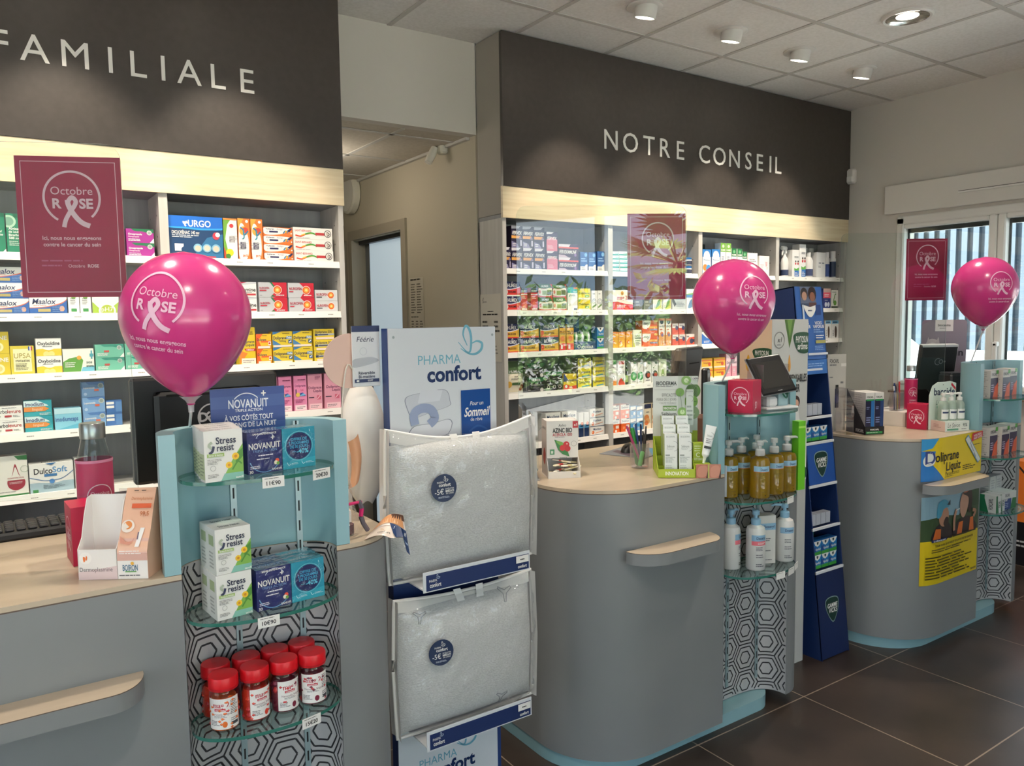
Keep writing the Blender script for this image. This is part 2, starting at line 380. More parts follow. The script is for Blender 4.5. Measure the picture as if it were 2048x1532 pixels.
def side_wall():
    b = MB(); T = 0.22
    b.box(XW, WIN_Y1, 0, XW+T, YB+0.1, ZC, WALL); b.box(XW, WIN_Y0, 2.15, XW+T, WIN_Y1, ZC, WALL)
    b.box(XW, WIN_Y0, 0, XW+T, WIN_Y1, 0.96, WALL); b.box(XW, YF, 0, XW+T, WIN_Y0, ZC, WALL)
    struct('wall_right', b)
    w1 = thing('window_1', None, None, kind='structure')
    b = MB(); x0, x1 = XW+0.0, XW+0.075; y1 = WIN_Y1
    b.cbox(x0-0.012, y1-0.055, 0.96, x1, y1, 2.15, FRAMEW, 0.006); b.cbox(x0-0.012, WIN_Y0, 2.105, x1, y1, 2.16, FRAMEW, 0.006); b.cbox(x0-0.012, WIN_Y0, 0.96, x1, y1, 1.0, FRAMEW, 0.006)
    b.build('frame', w1)
    ys = [(2.972, 2.425), (2.325, 1.78), (1.68, 1.13), (1.03, 0.48)]
    for i, (a, c) in enumerate(ys):
        b = MB(); e = 0.05
        b.cbox(x0-0.02, a, 1.0, x1-0.01, a+0.022 if i == 0 else a+0.048, 2.105, FRAMEW, 0.008); b.cbox(x0-0.02, c-0.048, 1.0, x1-0.01, c, 2.105, FRAMEW, 0.008)
        b.cbox(x0-0.02, c, 2.075, x1-0.01, a, 2.105, FRAMEW, 0.008); b.cbox(x0-0.02, c, 1.0, x1-0.01, a, 1.03, FRAMEW, 0.008)
        sh = b.build('sash', w1)
        g = MB(); g.box(x0+0.03, c, 1.03, x0+0.034, a, 2.075, clear_mat('window_glass', 'F4FAFA', 1.45)); g.build('pane', sh)
        g = MB(); g.box(x0+0.036, c, 1.03, x0+0.042, c+0.012, 2.075, M('22262A', 0.5)); g.box(x0+0.036, a-0.012, 1.03, x0+0.042, a, 2.075, M('22262A', 0.5)); g.box(x0+0.036, c, 2.045, x0+0.06, a, 2.075, M('22262A', 0.5)); g.build('gasket', sh)
    b = MB(); b.cbox(x0-0.055, 2.335, 1.28, x0-0.02, 2.365, 1.31, FRAMEW, 0.005); b.cbox(x0-0.055, 2.337, 1.16, x0-0.04, 2.363, 1.30, FRAMEW, 0.005); b.build('handle', w1)
    b = MB(); b.cbox(XW-0.05, WIN_Y0-0.05, 2.18, XW, 3.10, 2.375, M('DCD9D3', 0.6), 0.004); b.box(XW-0.056, WIN_Y0, 2.262, XW-0.049, 2.60, 2.272, M('EDECE8', 0.4)); b.box(XW-0.053, WIN_Y0, 2.272, XW-0.049, 2.60, 2.276, M('4A4845', 0.6)); b.build('shutter_box', w1)
    b = MB(); b.cbox(XW-0.07, WIN_Y0, 0.945, XW+0.0, WIN_Y1, 0.96, M('7A6A5E', 0.5), 0.004); b.build('sill', w1)
side_wall()
def front_wall():
    T = 0.2
    b = MB(); b.box(XL, YF-T, 2.60, XW, YF, ZC, WALL); b.box(XL, YF-T, 0, -2.3, YF, ZC, WALL); b.box(2.75, YF-T, 0, XW, YF, ZC, WALL); b.box(-2.3, YF-T, 0, 2.75, YF, 0.12, WALL)
    struct('wall_front', b)
    w2 = thing('window_2', None, None, kind='structure')
    b = MB(); fm = M('DADCDC', 0.4)
    for x in (-2.3, -1.33, 0.0, 1.36, 2.69): b.box(x, YF-0.1, 0.12, x+0.08, YF-0.02, 2.60, fm)
    b.box(-2.3, YF-0.1, 2.54, 2.75, YF-0.02, 2.60, fm); b.box(-2.3, YF-0.1, 0.12, 2.75, YF-0.02, 0.2, fm)
    b.build('frame', w2)
    b = MB(); b.box(XL-0.15, YF, 0, XL, -.46, ZC, WALL); b.box(XL-0.15, 1.75, 0, XL, 3.75, ZC, WALL); b.box(XL-0.15, -.46, 2.2, XL, 1.75, ZC, WALL); struct('wall_left', b)
    w3 = thing('window_3', None, None, kind='structure')
    b = MB()
    for y in (-.46, .6, 1.67): b.box(XL-.11, y, 0, XL-.03, y+.08, 2.2, fm)
    b.box(XL-.11, -.46, 2.14, XL-.03, 1.75, 2.2, fm); b.box(XL-.11, -.46, 0, XL-.03, 1.75, .09, fm); b.build('frame', w3)
front_wall()
def portal(name, loc, rot, sx, sy):
    l = bpy.data.lights.new(name, 'AREA'); l.shape = 'RECTANGLE'; l.size = sx; l.size_y = sy
    try: l.cycles.is_portal = True
    except Exception: l.energy = 0
    o = bpy.data.objects.new(name, l); COL.objects.link(o); o.location = loc; o.rotation_euler = rot
portal('window_portal', (0.22, YF-0.02, 1.36), (-PI/2, 0, 0), 5.0, 2.46)
portal('window_portal', (XL-.02, .645, 1.1), (0, -PI/2, 0), 2.2, 2.2)
portal('window_portal', (XW+0.09, (WIN_Y0+WIN_Y1)/2, 1.55), (0, PI/2, 0), 1.15, WIN_Y1-WIN_Y0)

# ------------------------------------------------------------------ outdoors
def outdoors():
    b = MB(); b.box(-30, -40, -0.2, 45, 40, -0.1, noise_mat('tarmac', 'B4B3B0', 'C6C4C0', 8, 0.9)); g = b.build('ground'); g['kind'] = 'structure'
    b = MB(); b.box(-30, -12, -0.099, -2.9, 14, -0.09, noise_mat('dim_ground', '4A4B4D', '5A5B5C', 20, 0.9)); g = b.build('ground_dim_slab'); g['kind'] = 'structure'  # dark slab added to dim the sunlit ground mirrored in the near screen
    # ribbed hall beyond the car park
    m = noise_mat('ribbed_cladding', '333E48', '3C4853', 0.3, 0.5, 2)
    h = thing('warehouse', 'blue grey ribbed metal hall beyond the parked cars outside', 'building', (15.0, 6.0, -0.1))
    b = MB(); b.box(0, -14, 0, 8, 14, 6.4, m)
    for i in range(140): b.box(-0.09, -14+0.2*i, 0.9, 0.0, -14+0.2*i+0.10, 5.9, m)
    b.build('cladding', h)
    b = MB(); b.box(-0.25, -14.2, 5.9, 8.2, 14.2, 6.5, M('3C4650', 0.5)); b.build('roof_edge', h)
    b = MB(); b.box(-0.1, -14, 0, 0.05, 14, 0.9, M('B8BBBC', 0.8)); b.build('plinth', h)
    def car(loc, rz, paint, label):
        t = thing('car', label, 'car', loc, rz, 'cars parked outside the window')
        pr = [(0,.32),(.05,.62),(.12,.74),(.95,.88),(1.55,1.36),(1.9,1.44),(3.0,1.42),(3.65,1.02),(4.1,.95),(4.2,.6),(4.15,.32)]
        pr = smooth_path(pr, 3)
        T = Matrix(((1,0,0,0),(0,0,-1,0),(0,1,0,0),(0,0,0,1)))
        b = MB(); b.prism(pr, -0.85, 0.85, M(paint, 0.25, coat=0.6), T=T, smooth=True); b.build('body', t)
        b = MB()
        for s in (-0.856, 0.853):
            b.prism([(1.12,.93),(1.6,1.31),(2.2,1.36),(2.2,.93)], s, s+0.004, M('12161A', 0.08), T=T); b.prism([(2.28,.93),(2.28,1.36),(2.95,1.34),(3.4,1.0),(3.3,.93)], s, s+0.004, M('12161A', 0.08), T=T)
        b.build('window', t)
        for x in (0.75, 3.4):
            for y in (-0.78, 0.78):
                b = MB(); R = Matrix.Translation((x, y, 0.32)) @ Matrix.Rotation(PI/2, 4, 'X')
                b.lathe([(0.17,-.1),(.3,-.1),(.32,-.07),(.32,.07),(.3,.1),(.17,.1)], 20, M('141414', 0.8), R); b.lathe([(0.0,-.085),(.18,-.085),(.18,.085),(0.0,.085)], 14, M('9A9DA0', 0.3, 0.8), R); b.build('wheel', t)
        for y in (-0.6, 0.6):
            b = MB(); b.cbox(4.12, y-0.15, 0.68, 4.2, y+0.15, 0.82, M('B01822', 0.2), 0.02); b.build('tail_light', t)
    car((8.6, 3.9, -0.1), -PI/2+0.1, 'E9ECEE', 'white car parked outside, seen through the window beside the pink balloon')
    car((11.2, 3.0, -0.1), -PI/2+0.06, '6A8296', 'blue grey car parked outside, farther from the window')
    car((8.4, 8.3, -0.1), -PI/2-0.05, 'C8CDD2', 'silver car parked outside, mostly behind the cat poster')
    # planting in front of the shop, mirrored in the clear screens
    def clump(name, label, cat, c, sx, sy, sz, n, col, ll=0.22):
        b = MB(); q = random.Random(int(c[0]*10+c[1]))
        m1 = noise_mat('leaf_'+col, col, '6F8A50', 3, 0.6, 2)
        for i in range(n):
            a = q.random()*2*PI; e = math.acos(1-2*q.random()); r = q.random()**0.33
            p = Vector((c[0]+sx*r*math.sin(e)*math.cos(a), c[1]+sy*r*math.sin(e)*math.sin(a), max(0.0, c[2]+sz*r*math.cos(e))))
            d = Vector((q.uniform(-1,1), q.uniform(-1,1), q.uniform(-.4,1))).normalized(); s = d.cross(Vector((q.uniform(-1,1), q.uniform(-1,1), q.uniform(-1,1)))).normalized()
            b.add([p, p+d*ll*.5+s*ll*.2, p+d*ll, p+d*ll*.5-s*ll*.2], [(0,1,2,3)], m1)
        o = b.build(name); tag(o, label, cat, kind='stuff')
    clump('hedge', 'green hedge outside the shop front behind the viewer', 'hedge', (-1.5, -11.0, 0.6), 8.0, 0.9, 1.1, 5200, '3E5A34')
    clump('hedge', 'green hedge outside the left glass door behind the viewer', 'hedge', (-9.5, 1.5, 0.5), 0.9, 7.0, 1.2, 4000, '3E5A34')
    clump('tree', 'distant trees outside the shop front behind the viewer', 'tree', (-9.0, -24, 0.6), 16.0, 2.0, 2.3, 2600, '34502E', 0.6)
    t = thing('palm_tree', 'palm tree outside the shop front, mirrored in the clear screen', 'tree', (0.20, -5.6, -0.1))
    b = MB(); b.tube([(0,0,0),(0.05,0,1.0),(0.0,0.05,2.3)], [0.16,0.13,0.11], 10, noise_mat('bark', '4A3A2C', '6E5A44', 14, 0.9)); b.build('trunk', t)
    b = MB(); lm = noise_mat('palm_leaf', '4E7038', '8FA858', 4, 0.5)
    for i in range(15):
        a = 2*PI*i/15+rnd.uniform(-.2,.2); el = rnd.uniform(-.35, 1.0); L = rnd.uniform(.35,.55)
        st = Vector((0,0,2.3)); d = Vector((math.cos(a)*math.cos(el), math.sin(a)*math.cos(el), math.sin(el))); hub = st+d*L
        b.tube([st, st+d*L*.6, hub], 0.012, 5, lm); sd = d.cross(Vector((0,0,1))).normalized(); up = sd.cross(d)
        for k in range(-8, 9):
            g = k/8*1.35; dd = d*math.cos(g)+sd*math.sin(g); pp = dd.cross(up).normalized()*0.014; tip = hub+dd*0.5+Vector((0,0,-.06*abs(k)/8))
            b.add([hub-pp, hub+dd*.25-pp*1.5, tip, hub+dd*.25+pp*1.5], [(0,1,2,3)], lm)
    b.build('fronds', t)
outdoors()

# ------------------------------------------------------------------ lamps in the ceiling
def aim(o, d): o.rotation_euler = Vector(d).to_track_quat('-Z', 'Y').to_euler()
def gimbal(x, y, label, energy=SPOT_W, tgt=None):
    t = thing('ceiling_spotlight', label, 'spotlight', (x, y, ZC), group='small tilted spotlights along the shelves')
    wm = M('E4E2DE', 0.35)
    b = MB(); b.lathe([(0.048,0.0),(0.086,0.0),(0.086,-0.006),(0.078,-0.010),(0.05,-0.008)], 32, wm, cap=False); b.build('rim', t)
    d = Vector((0.0, 0.27, -1.0)).normalized(); R = Matrix.Translation((0, -0.012, -0.004)) @ d.to_track_quat('-Z', 'Y').to_matrix().to_4x4()
    b = MB(); b.lathe([(0.046,-0.052),(0.053,-0.052),(0.053,0.02)], 28, wm, R, cap=False); b.lathe([(0.046,-0.052),(0.044,-0.044)], 28, M('D8D8D6', 0.2, 0.6), R, cap=False); b.build('can', t)
    b = MB(); b.lathe([(0.0,-0.0505),(0.045,-0.0505)], 28, M('FFF3DC', 0.4, emit=9.0), R, cap=False); b.build('lamp_face', t)
    l = bpy.data.lights.new('spot_light', 'SPOT'); l.energy = energy; l.color = (1.0, 0.87, 0.70); l.spot_size = math.radians(58); l.spot_blend = 0.6; l.shadow_soft_size = 0.04
    o = bpy.data.objects.new('spot_light', l); COL.objects.link(o); o.parent = t; o.location = Vector((0, -0.012, -0.004)) + d*0.06; aim(o, (0.0, 0.52, -1.0))
nm = ['first from the dark sign edge', 'second from the left', 'third from the left', 'nearest the window wall']
for i, x in enumerate((2.685, 3.290, 3.862, 4.464)): gimbal(x, 2.80, 'small white tilted spotlight over NOTRE CONSEIL, ' + nm[i])
for i, x in enumerate((-0.95, -0.32, 0.29, 0.90)): gimbal(x, 2.80, 'small white tilted spotlight over FAMILIALE, number %s from left' % ('one','two','three','four')[i])
def downlight(x, y, label, energy=DOWN_W):
    t = thing('ceiling_downlight', label, 'ceiling light', (x, y, ZC), group='large round downlights')
    b = MB(); b.lathe([(0.118,0.0),(0.118,-0.010),(0.110,-0.016),(0.099,-0.014)], 40, M('E8E6E2', 0.3), cap=False); b.build('rim', t)
    b = MB(); b.lathe([(0.100,-0.014),(0.085,-0.008),(0.062,-0.004),(0.0,-0.0025)], 40, noise_mat('mirror_reflector', 'B4B0A8', 'F2EEE6', 30, 0.12, 1), cap=False)
    b.mats[-1].node_tree.nodes['Principled BSDF'].inputs['Metallic'].default_value = 1.0; b.build('reflector', t)
    b = MB(); b.lathe([(0.0,-0.0042),(0.052,-0.0042)], 24, M('FFF1E0', 0.4, emit=12.0), cap=False); b.build('lamp_face', t)
    l = bpy.data.lights.new('down_light', 'SPOT'); l.energy = energy; l.color = (1.0, 0.88, 0.74); l.spot_size = math.radians(128); l.spot_blend = 0.7; l.shadow_soft_size = 0.07
    o = bpy.data.objects.new('down_light', l); COL.objects.link(o); o.parent = t; o.location = (0, 0, -0.03)
downlight(3.872, 2.19, 'large round mirrored downlight over the far counter')
downlight(1.30, 2.19, 'large round downlight over the aisle between the two near counters', DOWN_W)
downlight(0.07, 2.19, 'large round downlight over the counter nearest the camera', DOWN_W)
downlight(2.70, 1.0, 'large round downlight in the middle of the shop floor', DOWN_W*0.8)
downlight(0.2, 0.4, 'large round downlight above the viewer', DOWN_W*0.8)
# fixtures on walls
def small_fixtures():
    t = thing('motion_sensor', 'small white motion sensor high on the window wall', 'sensor', (XW, 3.37, 2.49))
    b = MB(); b.cbox(-0.045, -0.032, -0.055, 0.0, 0.032, 0.05, M('E8E6E1', 0.4), 0.012); b.build('body', t)
    b = MB(); b.cbox(-0.052, -0.022, -0.045, -0.044, 0.022, -0.005, M('F4F3F0', 0.3), 0.004); b.build('lens', t)
    t = thing('security_camera', 'small white security camera under the corridor ceiling', 'camera', (2.26, 3.98, 2.47))
    b = MB(); b.cbox(-0.05, -0.03, -0.03, 0.0, 0.03, 0.02, M('D9D5CC', 0.4), 0.01); b.build('bracket', t)
    b = MB(); b.lathe([(0.0,-.075),(.02,-.07),(.024,-.03),(.022,.03),(0.0,.035)], 16, M('E2DED6', 0.4), Matrix.Translation((-0.07, 0.03, -0.02)) @ Matrix.Rotation(0.5, 4, 'Y')); b.build('housing', t)
    t = thing('wall_clock', 'round white clock seen edge-on on the corridor wall', 'clock', (2.26, 5.33, 2.40))
    R = Matrix.Rotation(-PI/2, 4, 'Y')
    b = MB(); b.lathe([(0.125,0),(0.14,0.01),(0.14,0.05),(0.125,0.06)], 36, M('D9D4C8', 0.4), R); b.build('case', t)
    b = MB(); b.lathe([(0.0,0.061),(0.122,0.061)], 36, M('E9E6DE', 0.3), R, cap=False); b.build('dial', t)
    b = MB(); b.cbox(2.20, 5.52, 2.20, 2.26, 5.72, 2.46, M('C6C0B2', 0.5), 0.006); tag(b.build('junction_box'), 'pale square box beside the round clock on the corridor wall', 'wall box')
    # notice board at the corner of the left unit
    t = thing('notice_board', 'cork notice board with pinned papers just past the left shelves', 'notice board', (2.26, 5.62, 1.30))
    b = MB(); b.box(-0.02, -0.13, -0.45, 0.0, 0.16, 0.78, M('8B8477', 0.6)); b.build('board', t)
    b = MB()
    for k, z in enumerate((0.72, 0.5, 0.3, 0.1, -0.12, -0.3)): b.box(-0.024, -0.10, z-0.08, -0.02, 0.12, z+0.08, M('B9B3A4', 0.7)); b.box(-0.03, -0.02, z+0.05, -0.024, 0.0, z+0.07, M('33312E', 0.4))
    b.build('pinned_paper', t)
    # printed notices
    b = MB(); F = Face(b, lambda u, v, l: (2.258-l, 4.478-u, 1.43+v), 0.185, 0.33); F.ops([('r',0,0,1,1,'C4BDAE'),('f',0.06,0.93,0.95,1.0,1,'3A362F'),('f',0.08,0.32,0.45,0.9,12,'6A645A'),('f',0.52,0.32,0.93,0.9,12,'6A645A'),('f',0.06,0.24,0.9,0.28,1,'3A362F'),('f',0.08,0.0,0.3,0.2,4,'6A645A'),('f',0.4,0.0,0.6,0.2,4,'6A645A'),('f',0.7,0.0,0.93,0.2,4,'6A645A')])
    tag(b.build('wall_notice'), 'printed notice in columns on the corridor wall beside the door', 'notice')
    b = MB(); F = Face(b, lambda u, v, l: (2.2585-l, 3.635-u, 1.27+v), 0.205, 0.36); F.ops([('r',0,0,1,1,'CFC9BC'),('s',[(0.1,0.9),(0.16,0.95),(0.13,0.86)],0.008,'5A5A58'),('f',0.12,0.87,0.4,0.9,1,'5A5A58'),('f',0.36,0.725,0.7,0.76,1,'22201E'),('f',0.12,0.675,0.98,0.72,1,'22201E'),('f',0.1,0.42,0.42,0.62,3,'4A4742'),('f',0.66,0.42,0.92,0.62,3,'4A4742'),('f',0.1,0.1,0.9,0.3,4,'8A857C')])
    tag(b.build('wall_notice'), 'white printed price sheet on the end panel of the right shelves', 'notice')
    b = MB(); b.box(1.405, 4.6, 0.6, 1.42, 5.2, 1.16, M('7A1E28', 0.5)); tag(b.build('folded_board'), 'dark red board standing in the corridor past the left shelves', 'board')
small_fixtures()
# ================================================================== SHELVING
SH_Y, SH_B = 3.43, 3.645
LAM = noise_mat('shelf_laminate', 'B9B5AF', 'C4C0BA', 4, 0.5, 6, (9, 9, 0.6), 0.0, 0.4)
INNER = noise_mat('shelf_back', '8F9092', '9A9A9B', 3, 0.6, 4, (8, 8, 0.6), 0.0, 0.3)
OAK = noise_mat('pale_oak_band', 'DCC8A4', 'E8D8B8', 3.0, 0.45, 8, (1.2, 8, 22), 0.0, 0.4)
DARK = noise_mat('dark_sign_panel', '3B3531', '403A36', 30, 0.36, 4, (1, 1, 1), 0.02, 0.5)
RAIL = M('F1EEE8', 0.35)
SZ = {'L': [1.765, 1.54, 1.315, 1.095, 0.86], 'R': [1.758, 1.537, 1.315, 1.095, 0.815]}
def shelf_unit(side, xs, label):
    t = thing('shelving_unit', label, 'shelving unit')
    x0, x1 = xs[0], xs[-1]
    tk = 0.024
    for i, x in enumerate(xs):
        a = x if i == 0 else x-tk if i == len(xs)-1 else x-0.017; e = a+(tk if i in (0, len(xs)-1) else 0.034)
        b = MB(); b.box(a, 3.412, 0.0, e, SH_B, 2.02, LAM)
        for zz in range(12):
            for yy in (3.46, 3.60):
                z = 1.0+zz*0.085
                if i < len(xs)-1: b.box(e-0.0005, yy-0.003, z-0.003, e+0.0006, yy+0.003, z+0.003, M('55524E', 0.7))
                if i > 0: b.box(a-0.0006, yy-0.003, z-0.003, a+0.0005, yy+0.003, z+0.003, M('55524E', 0.7))
        b.build('side_panel' if i in (0, len(xs)-1) else 'divider', t)
    b = MB(); b.box(x0, SH_B-0.008, 0.0, x1, SH_B, 2.04, INNER); b.build('back_panel', t)
    b = MB(); b.box(x0+0.001, 3.415, 2.02, x1-0.001, SH_B-0.009, 2.04, INNER); b.build('top_panel', t)
    b = MB(); b.box(x0-0.002, 3.40, 2.02, x1+0.002, 3.418, 2.181, OAK); b.build('oak_band', t)
    for i in range(len(xs)-1):
        l = xs[i]+(tk if i == 0 else 0.017); r = xs[i+1]-(tk if i == len(xs)-2 else 0.017)
        for k, z in enumerate(SZ[side]):
            b = MB(); b.box(l+0.001, SH_Y, z-0.022, r-0.001, SH_B-0.009, z, LAM); s = b.build('shelf', t)
            b = MB(); yb = SH_Y
            b.add([(l,yb-0.018,z-0.026),(r,yb-0.018,z-0.026),(r,yb-0.012,z+0.003),(l,yb-0.012,z+0.003),(l,yb,z-0.026),(r,yb,z-0.026),(r,yb,z+0.003),(l,yb,z+0.003)],[(0,1,2,3),(4,7,6,5),(0,4,5,1),(3,2,6,7),(0,3,7,4),(1,5,6,2)], RAIL)
            q = l+0.05+0.1*rnd.random()
            while q < r-0.06:
                F = Face(b, lambda u, v, e: (q+u, yb-0.018+0.006*(v+0.008)/0.029-e, z-0.018+v), 0.04, 0.014)
                F.ops([('f',0.1,0.2,0.9,0.75,1,'8A8780')]); q += 0.11+0.1*rnd.random()
            b.build('price_rail', s)
    return t
shelf_unit('L', [-0.11, 0.629, 1.392], 'pale shelving unit below the FAMILIALE sign, left of the corridor')
shelf_unit('R', [2.262, 3.003, 3.747, 4.505, 5.297], 'pale shelving unit below the NOTRE CONSEIL sign, right of the corridor')
def sign(x0, x1, label, letters, base, hh, bold=0):
    t = thing('sign_panel', label, 'sign')
    b = MB(); b.box(x0, 3.396, 2.182, x1, 3.418, 2.955, DARK); b.build('panel', t)
    if x0 > 0: b = MB(); b.box(x0, 3.419, 2.042, x0+0.02, SH_B-0.002, 2.955, M('9A948B', 0.6)); b.build('return_panel', t)
    else: b = MB(); b.box(x1-0.02, 3.419, 2.042, x1, SH_B-0.002, 2.955, M('9A948B', 0.6)); b.build('return_panel', t)
    b = MB(); lm = M('F7F4EF', 0.4)
    for ch, xc in letters:
        vs, fs, wd = text_geo(ch, bold); z0 = base
        n = len(vs); b.add([(xc+(x-wd/2)*hh*1.0, 3.3925, z0+y*hh) for x, y in vs], fs, lm)
        b.add([(xc+(x-wd/2)*hh*1.0, 3.3955, z0+y*hh) for x, y in vs], fs, lm)
    b.build('lettering', t)
def lx(u, v): return PY(u, v, 3.394).x
LT1 = [('F',-0.005,90),('A',70,118),('M',152,140),('I',222,142),('L',278,150),('I',327,154),('A',379,160),('L',437,167),('E',495,176)]
sign(-2.5, 1.392, 'dark grey sign panel lettered FAMILIALE', [(c, lx(u, v)) for c, u, v in LT1], 2.457, 0.096)
LT2 = [('N',1222),('O',1261),('T',1298),('R',1330),('E',1361),('C',1409),('O',1439),('N',1469),('S',1497),('E',1520),('I',1541),('L',1557)]
sign(2.262, 5.297, 'dark grey sign panel lettered NOTRE CONSEIL', [(c, lx(u, 306)) for c, u in LT2], 2.440, 0.108)

# ------------------------------------------------------------------ cartons
BAYS = {
'L1':[
 [('green_alginate',0.022,0.091,0.145,1),('green_alginate',0.094,0.163,0.152,1),('purple_omep',0.385,0.487,0.111,2),('purple_omep',0.493,0.597,0.117,2)],
 [('maalox',0.028,0.151,0.174,3),('maalox',0.151,0.275,0.066,1),('whitegreen',0.278,0.317,0.101,1),('whitegreen',0.318,0.358,0.102,1),('nausetib',0.36,0.454,0.108,1)],
 [('citaine',-0.009,0.08,0.161,2),('upsa_citrate',0.08,0.157,0.107,1),('oxyboldine',0.162,0.247,0.133,2),('sosaroma',0.249,0.356,0.09,1),('teal_gen',0.36,0.463,0.104,2),('teal_gen',0.466,0.567,0.1,2)],
 [('carbolevure',0.014,0.108,0.104,2),('imodium',0.112,0.204,0.119,2),('imocaps',0.209,0.301,0.083,1),('blue_gen',0.306,0.386,0.179,3),('blue_small',0.387,0.444,0.101,2)],
 [('constipation',0.007,0.112,0.152,1),('dulcosoft',0.115,0.262,0.113,1),('dulcowhite',0.266,0.317,0.119,1)],
],
'L2':[
 [('urgo',0.645,0.864,0.173,1),('voltanatura',0.866,0.924,0.173,1),('voltaren',0.926,0.978,0.176,1),('voltaren',0.98,1.034,0.177,1),('actigo',1.035,1.164,0.146,4),('saintbernard',1.168,1.35,0.152,3)],
 [('rhume_ine',0.841,0.996,0.131,2),('nuroflash',1.005,1.13,0.131,2),('nurored',1.135,1.254,0.13,2),('nurosmall',1.258,1.368,0.1,2)],
 [('doliquiz',0.911,0.981,0.161,1),('doliorange',0.985,1.052,0.131,2),('dolitabs',1.057,1.146,0.14,2),('dolitabs',1.149,1.239,0.14,2),('doli500',1.244,1.344,0.147,3)],
 [('efferalgan',0.782,0.9,0.188,4),('efferalgan',0.907,1.007,0.188,4),('dolipink',1.011,1.071,0.159,1),('dolipink',1.075,1.138,0.155,1),('dolipink',1.143,1.205,0.151,1),('doliliq_pink',1.208,1.276,0.164,1),('doliliq_pink',1.286,1.366,0.164,1)],
 [],
],
'R1':[
 [('fervex',2.292,2.333,0.115,1),('fervex',2.337,2.408,0.228,2),('fervex',2.411,2.483,0.229,2),('fervex',2.487,2.56,0.233,2),('fervexpink',2.567,2.642,0.208,2),('ferveximmune',2.649,2.79,0.145,2),('bluenose',2.801,2.855,0.107,1),('bluenose',2.863,2.918,0.11,1),('bluenose',2.929,2.986,0.115,1)],
 [('humexred',2.288,2.391,0.156,2),('humexthin',2.394,2.436,0.123,1),('humexthin',2.459,2.506,0.124,1),('humexgreen',2.51,2.605,0.146,2),('humexgreen',2.608,2.706,0.142,2),('airborne',2.71,2.781,0.129,1),('dolirhume',2.788,2.876,0.124,2),('whiteswirl',2.883,2.924,0.113,1),('whiteswirl',2.928,2.965,0.114,1)],
 [('humexgorge',2.287,2.381,0.154,2),('humexgorge',2.387,2.51,0.155,2),('humexgorge',2.52,2.647,0.153,2),('humexspray',2.651,2.693,0.148,1),('humexspray',2.7,2.75,0.148,1),('inhaler',2.757,2.908,0.1,1),('vaporub',2.923,2.976,0.124,2)],
 [('humerbag',2.283,2.407,0.173,1),('humerblack',2.413,2.551,0.159,2),('humerthin',2.554,2.589,0.108,1),('humerthin',2.592,2.627,0.107,1),('humerthin',2.631,2.669,0.105,1),('lysoorange',2.676,2.769,0.087,1),('lyso',2.781,2.88,0.173,3),('lyso',2.891,2.99,0.174,3)],
 [('maxilase',2.551,2.656,0.155,2),('maxilase',2.663,2.771,0.152,2),('maxiup',2.782,2.818,0.139,1),('maxiup',2.822,2.859,0.136,1),('maxilase',2.867,2.977,0.153,3)],
],
'R2':[
 [('tealthin',3.039,3.097,0.119,5),('tealthin',3.101,3.163,0.121,5),('tealthin',3.171,3.235,0.123,5),('bluejar',3.662,3.738,0.11,2)],
 [('mag2box',3.034,3.203,0.118,1),('greybox',3.211,3.279,0.084,1),('greybox',3.288,3.358,0.084,1),('leafbox',3.366,3.442,0.09,1),('leafbox',3.45,3.519,0.091,1),('silverbox',3.527,3.646,0.085,1),('whiteblue',3.654,3.731,0.129,1)],
 [('berocca',3.029,3.083,0.096,1),('berocca',3.087,3.138,0.094,1),('berocca',3.146,3.194,0.096,1),('upsac',3.202,3.271,0.104,1),('alvityl',3.279,3.404,0.159,2),('alvibottle',3.412,3.463,0.17,1),('alvibottle',3.472,3.519,0.169,1),('redsmall',3.532,3.585,0.137,2),('redsmall',3.589,3.642,0.136,2),('redwhite',3.651,3.737,0.069,1)],
 [('orangejuice',3.028,3.071,0.149,1),('redtop',3.079,3.138,0.147,1),('darkbottle',3.146,3.178,0.135,1),('greendrop',3.182,3.23,0.134,1),('greendrop',3.238,3.283,0.131,1),('dropred',3.292,3.35,0.129,1),('dropred',3.358,3.409,0.129,1),('phytogreen',3.417,3.481,0.138,1)],
 [('extimu',3.023,3.093,0.163,2),('extimu',3.105,3.173,0.157,2),('bluewhite',3.181,3.226,0.146,2),('bluewhite',3.234,3.283,0.142,2),('beigeflower',3.292,3.35,0.153,1),('beigeflower',3.358,3.418,0.148,1)],
],
'R3':[
 [('bluespray',3.792,3.871,0.158,1),('bluespray',3.88,3.96,0.162,1),('humergreen',3.965,4.013,0.206,1),('humergreen',4.017,4.066,0.208,1),('greencap',4.071,4.12,0.175,1),('greencap',4.125,4.174,0.177,1),('greencap',4.179,4.224,0.159,1),('whitebox',4.235,4.332,0.152,1),('whitered',4.347,4.452,0.136,1)],
 [('whitebox',4.259,4.361,0.161,2),('whitered',4.372,4.477,0.163,1)],
 [('bluetri',3.778,3.89,0.079,1),('bluetri',3.899,4.014,0.076,1)],
 [('yellowgen',3.789,3.897,0.129,2),('yellowgen',3.911,4.017,0.124,2),('pinkwhite',4.026,4.075,0.15,1),('pinkwhite',4.085,4.135,0.147,1)],
 [],
],
'R4':[
 [('girls',4.701,4.779,0.189,1),('girls',4.784,4.858,0.23,1),('plainbox',4.981,5.089,0.182,1)],
 [('pinknavy',5.066,5.157,0.146,1),('greenwhite',5.169,5.25,0.135,1)],
 [('catbox',5.103,5.171,0.135,1),('catbox',5.183,5.264,0.134,1)],
 [],
 [],
],
}
W, K, NV = 'F1EFEA', '1C1B1E', '1B2A55'
def fine(x0, y0, x1, y1, n=3, c='6F6E72'): return ('f', x0, y0, x1, y1, n, c)
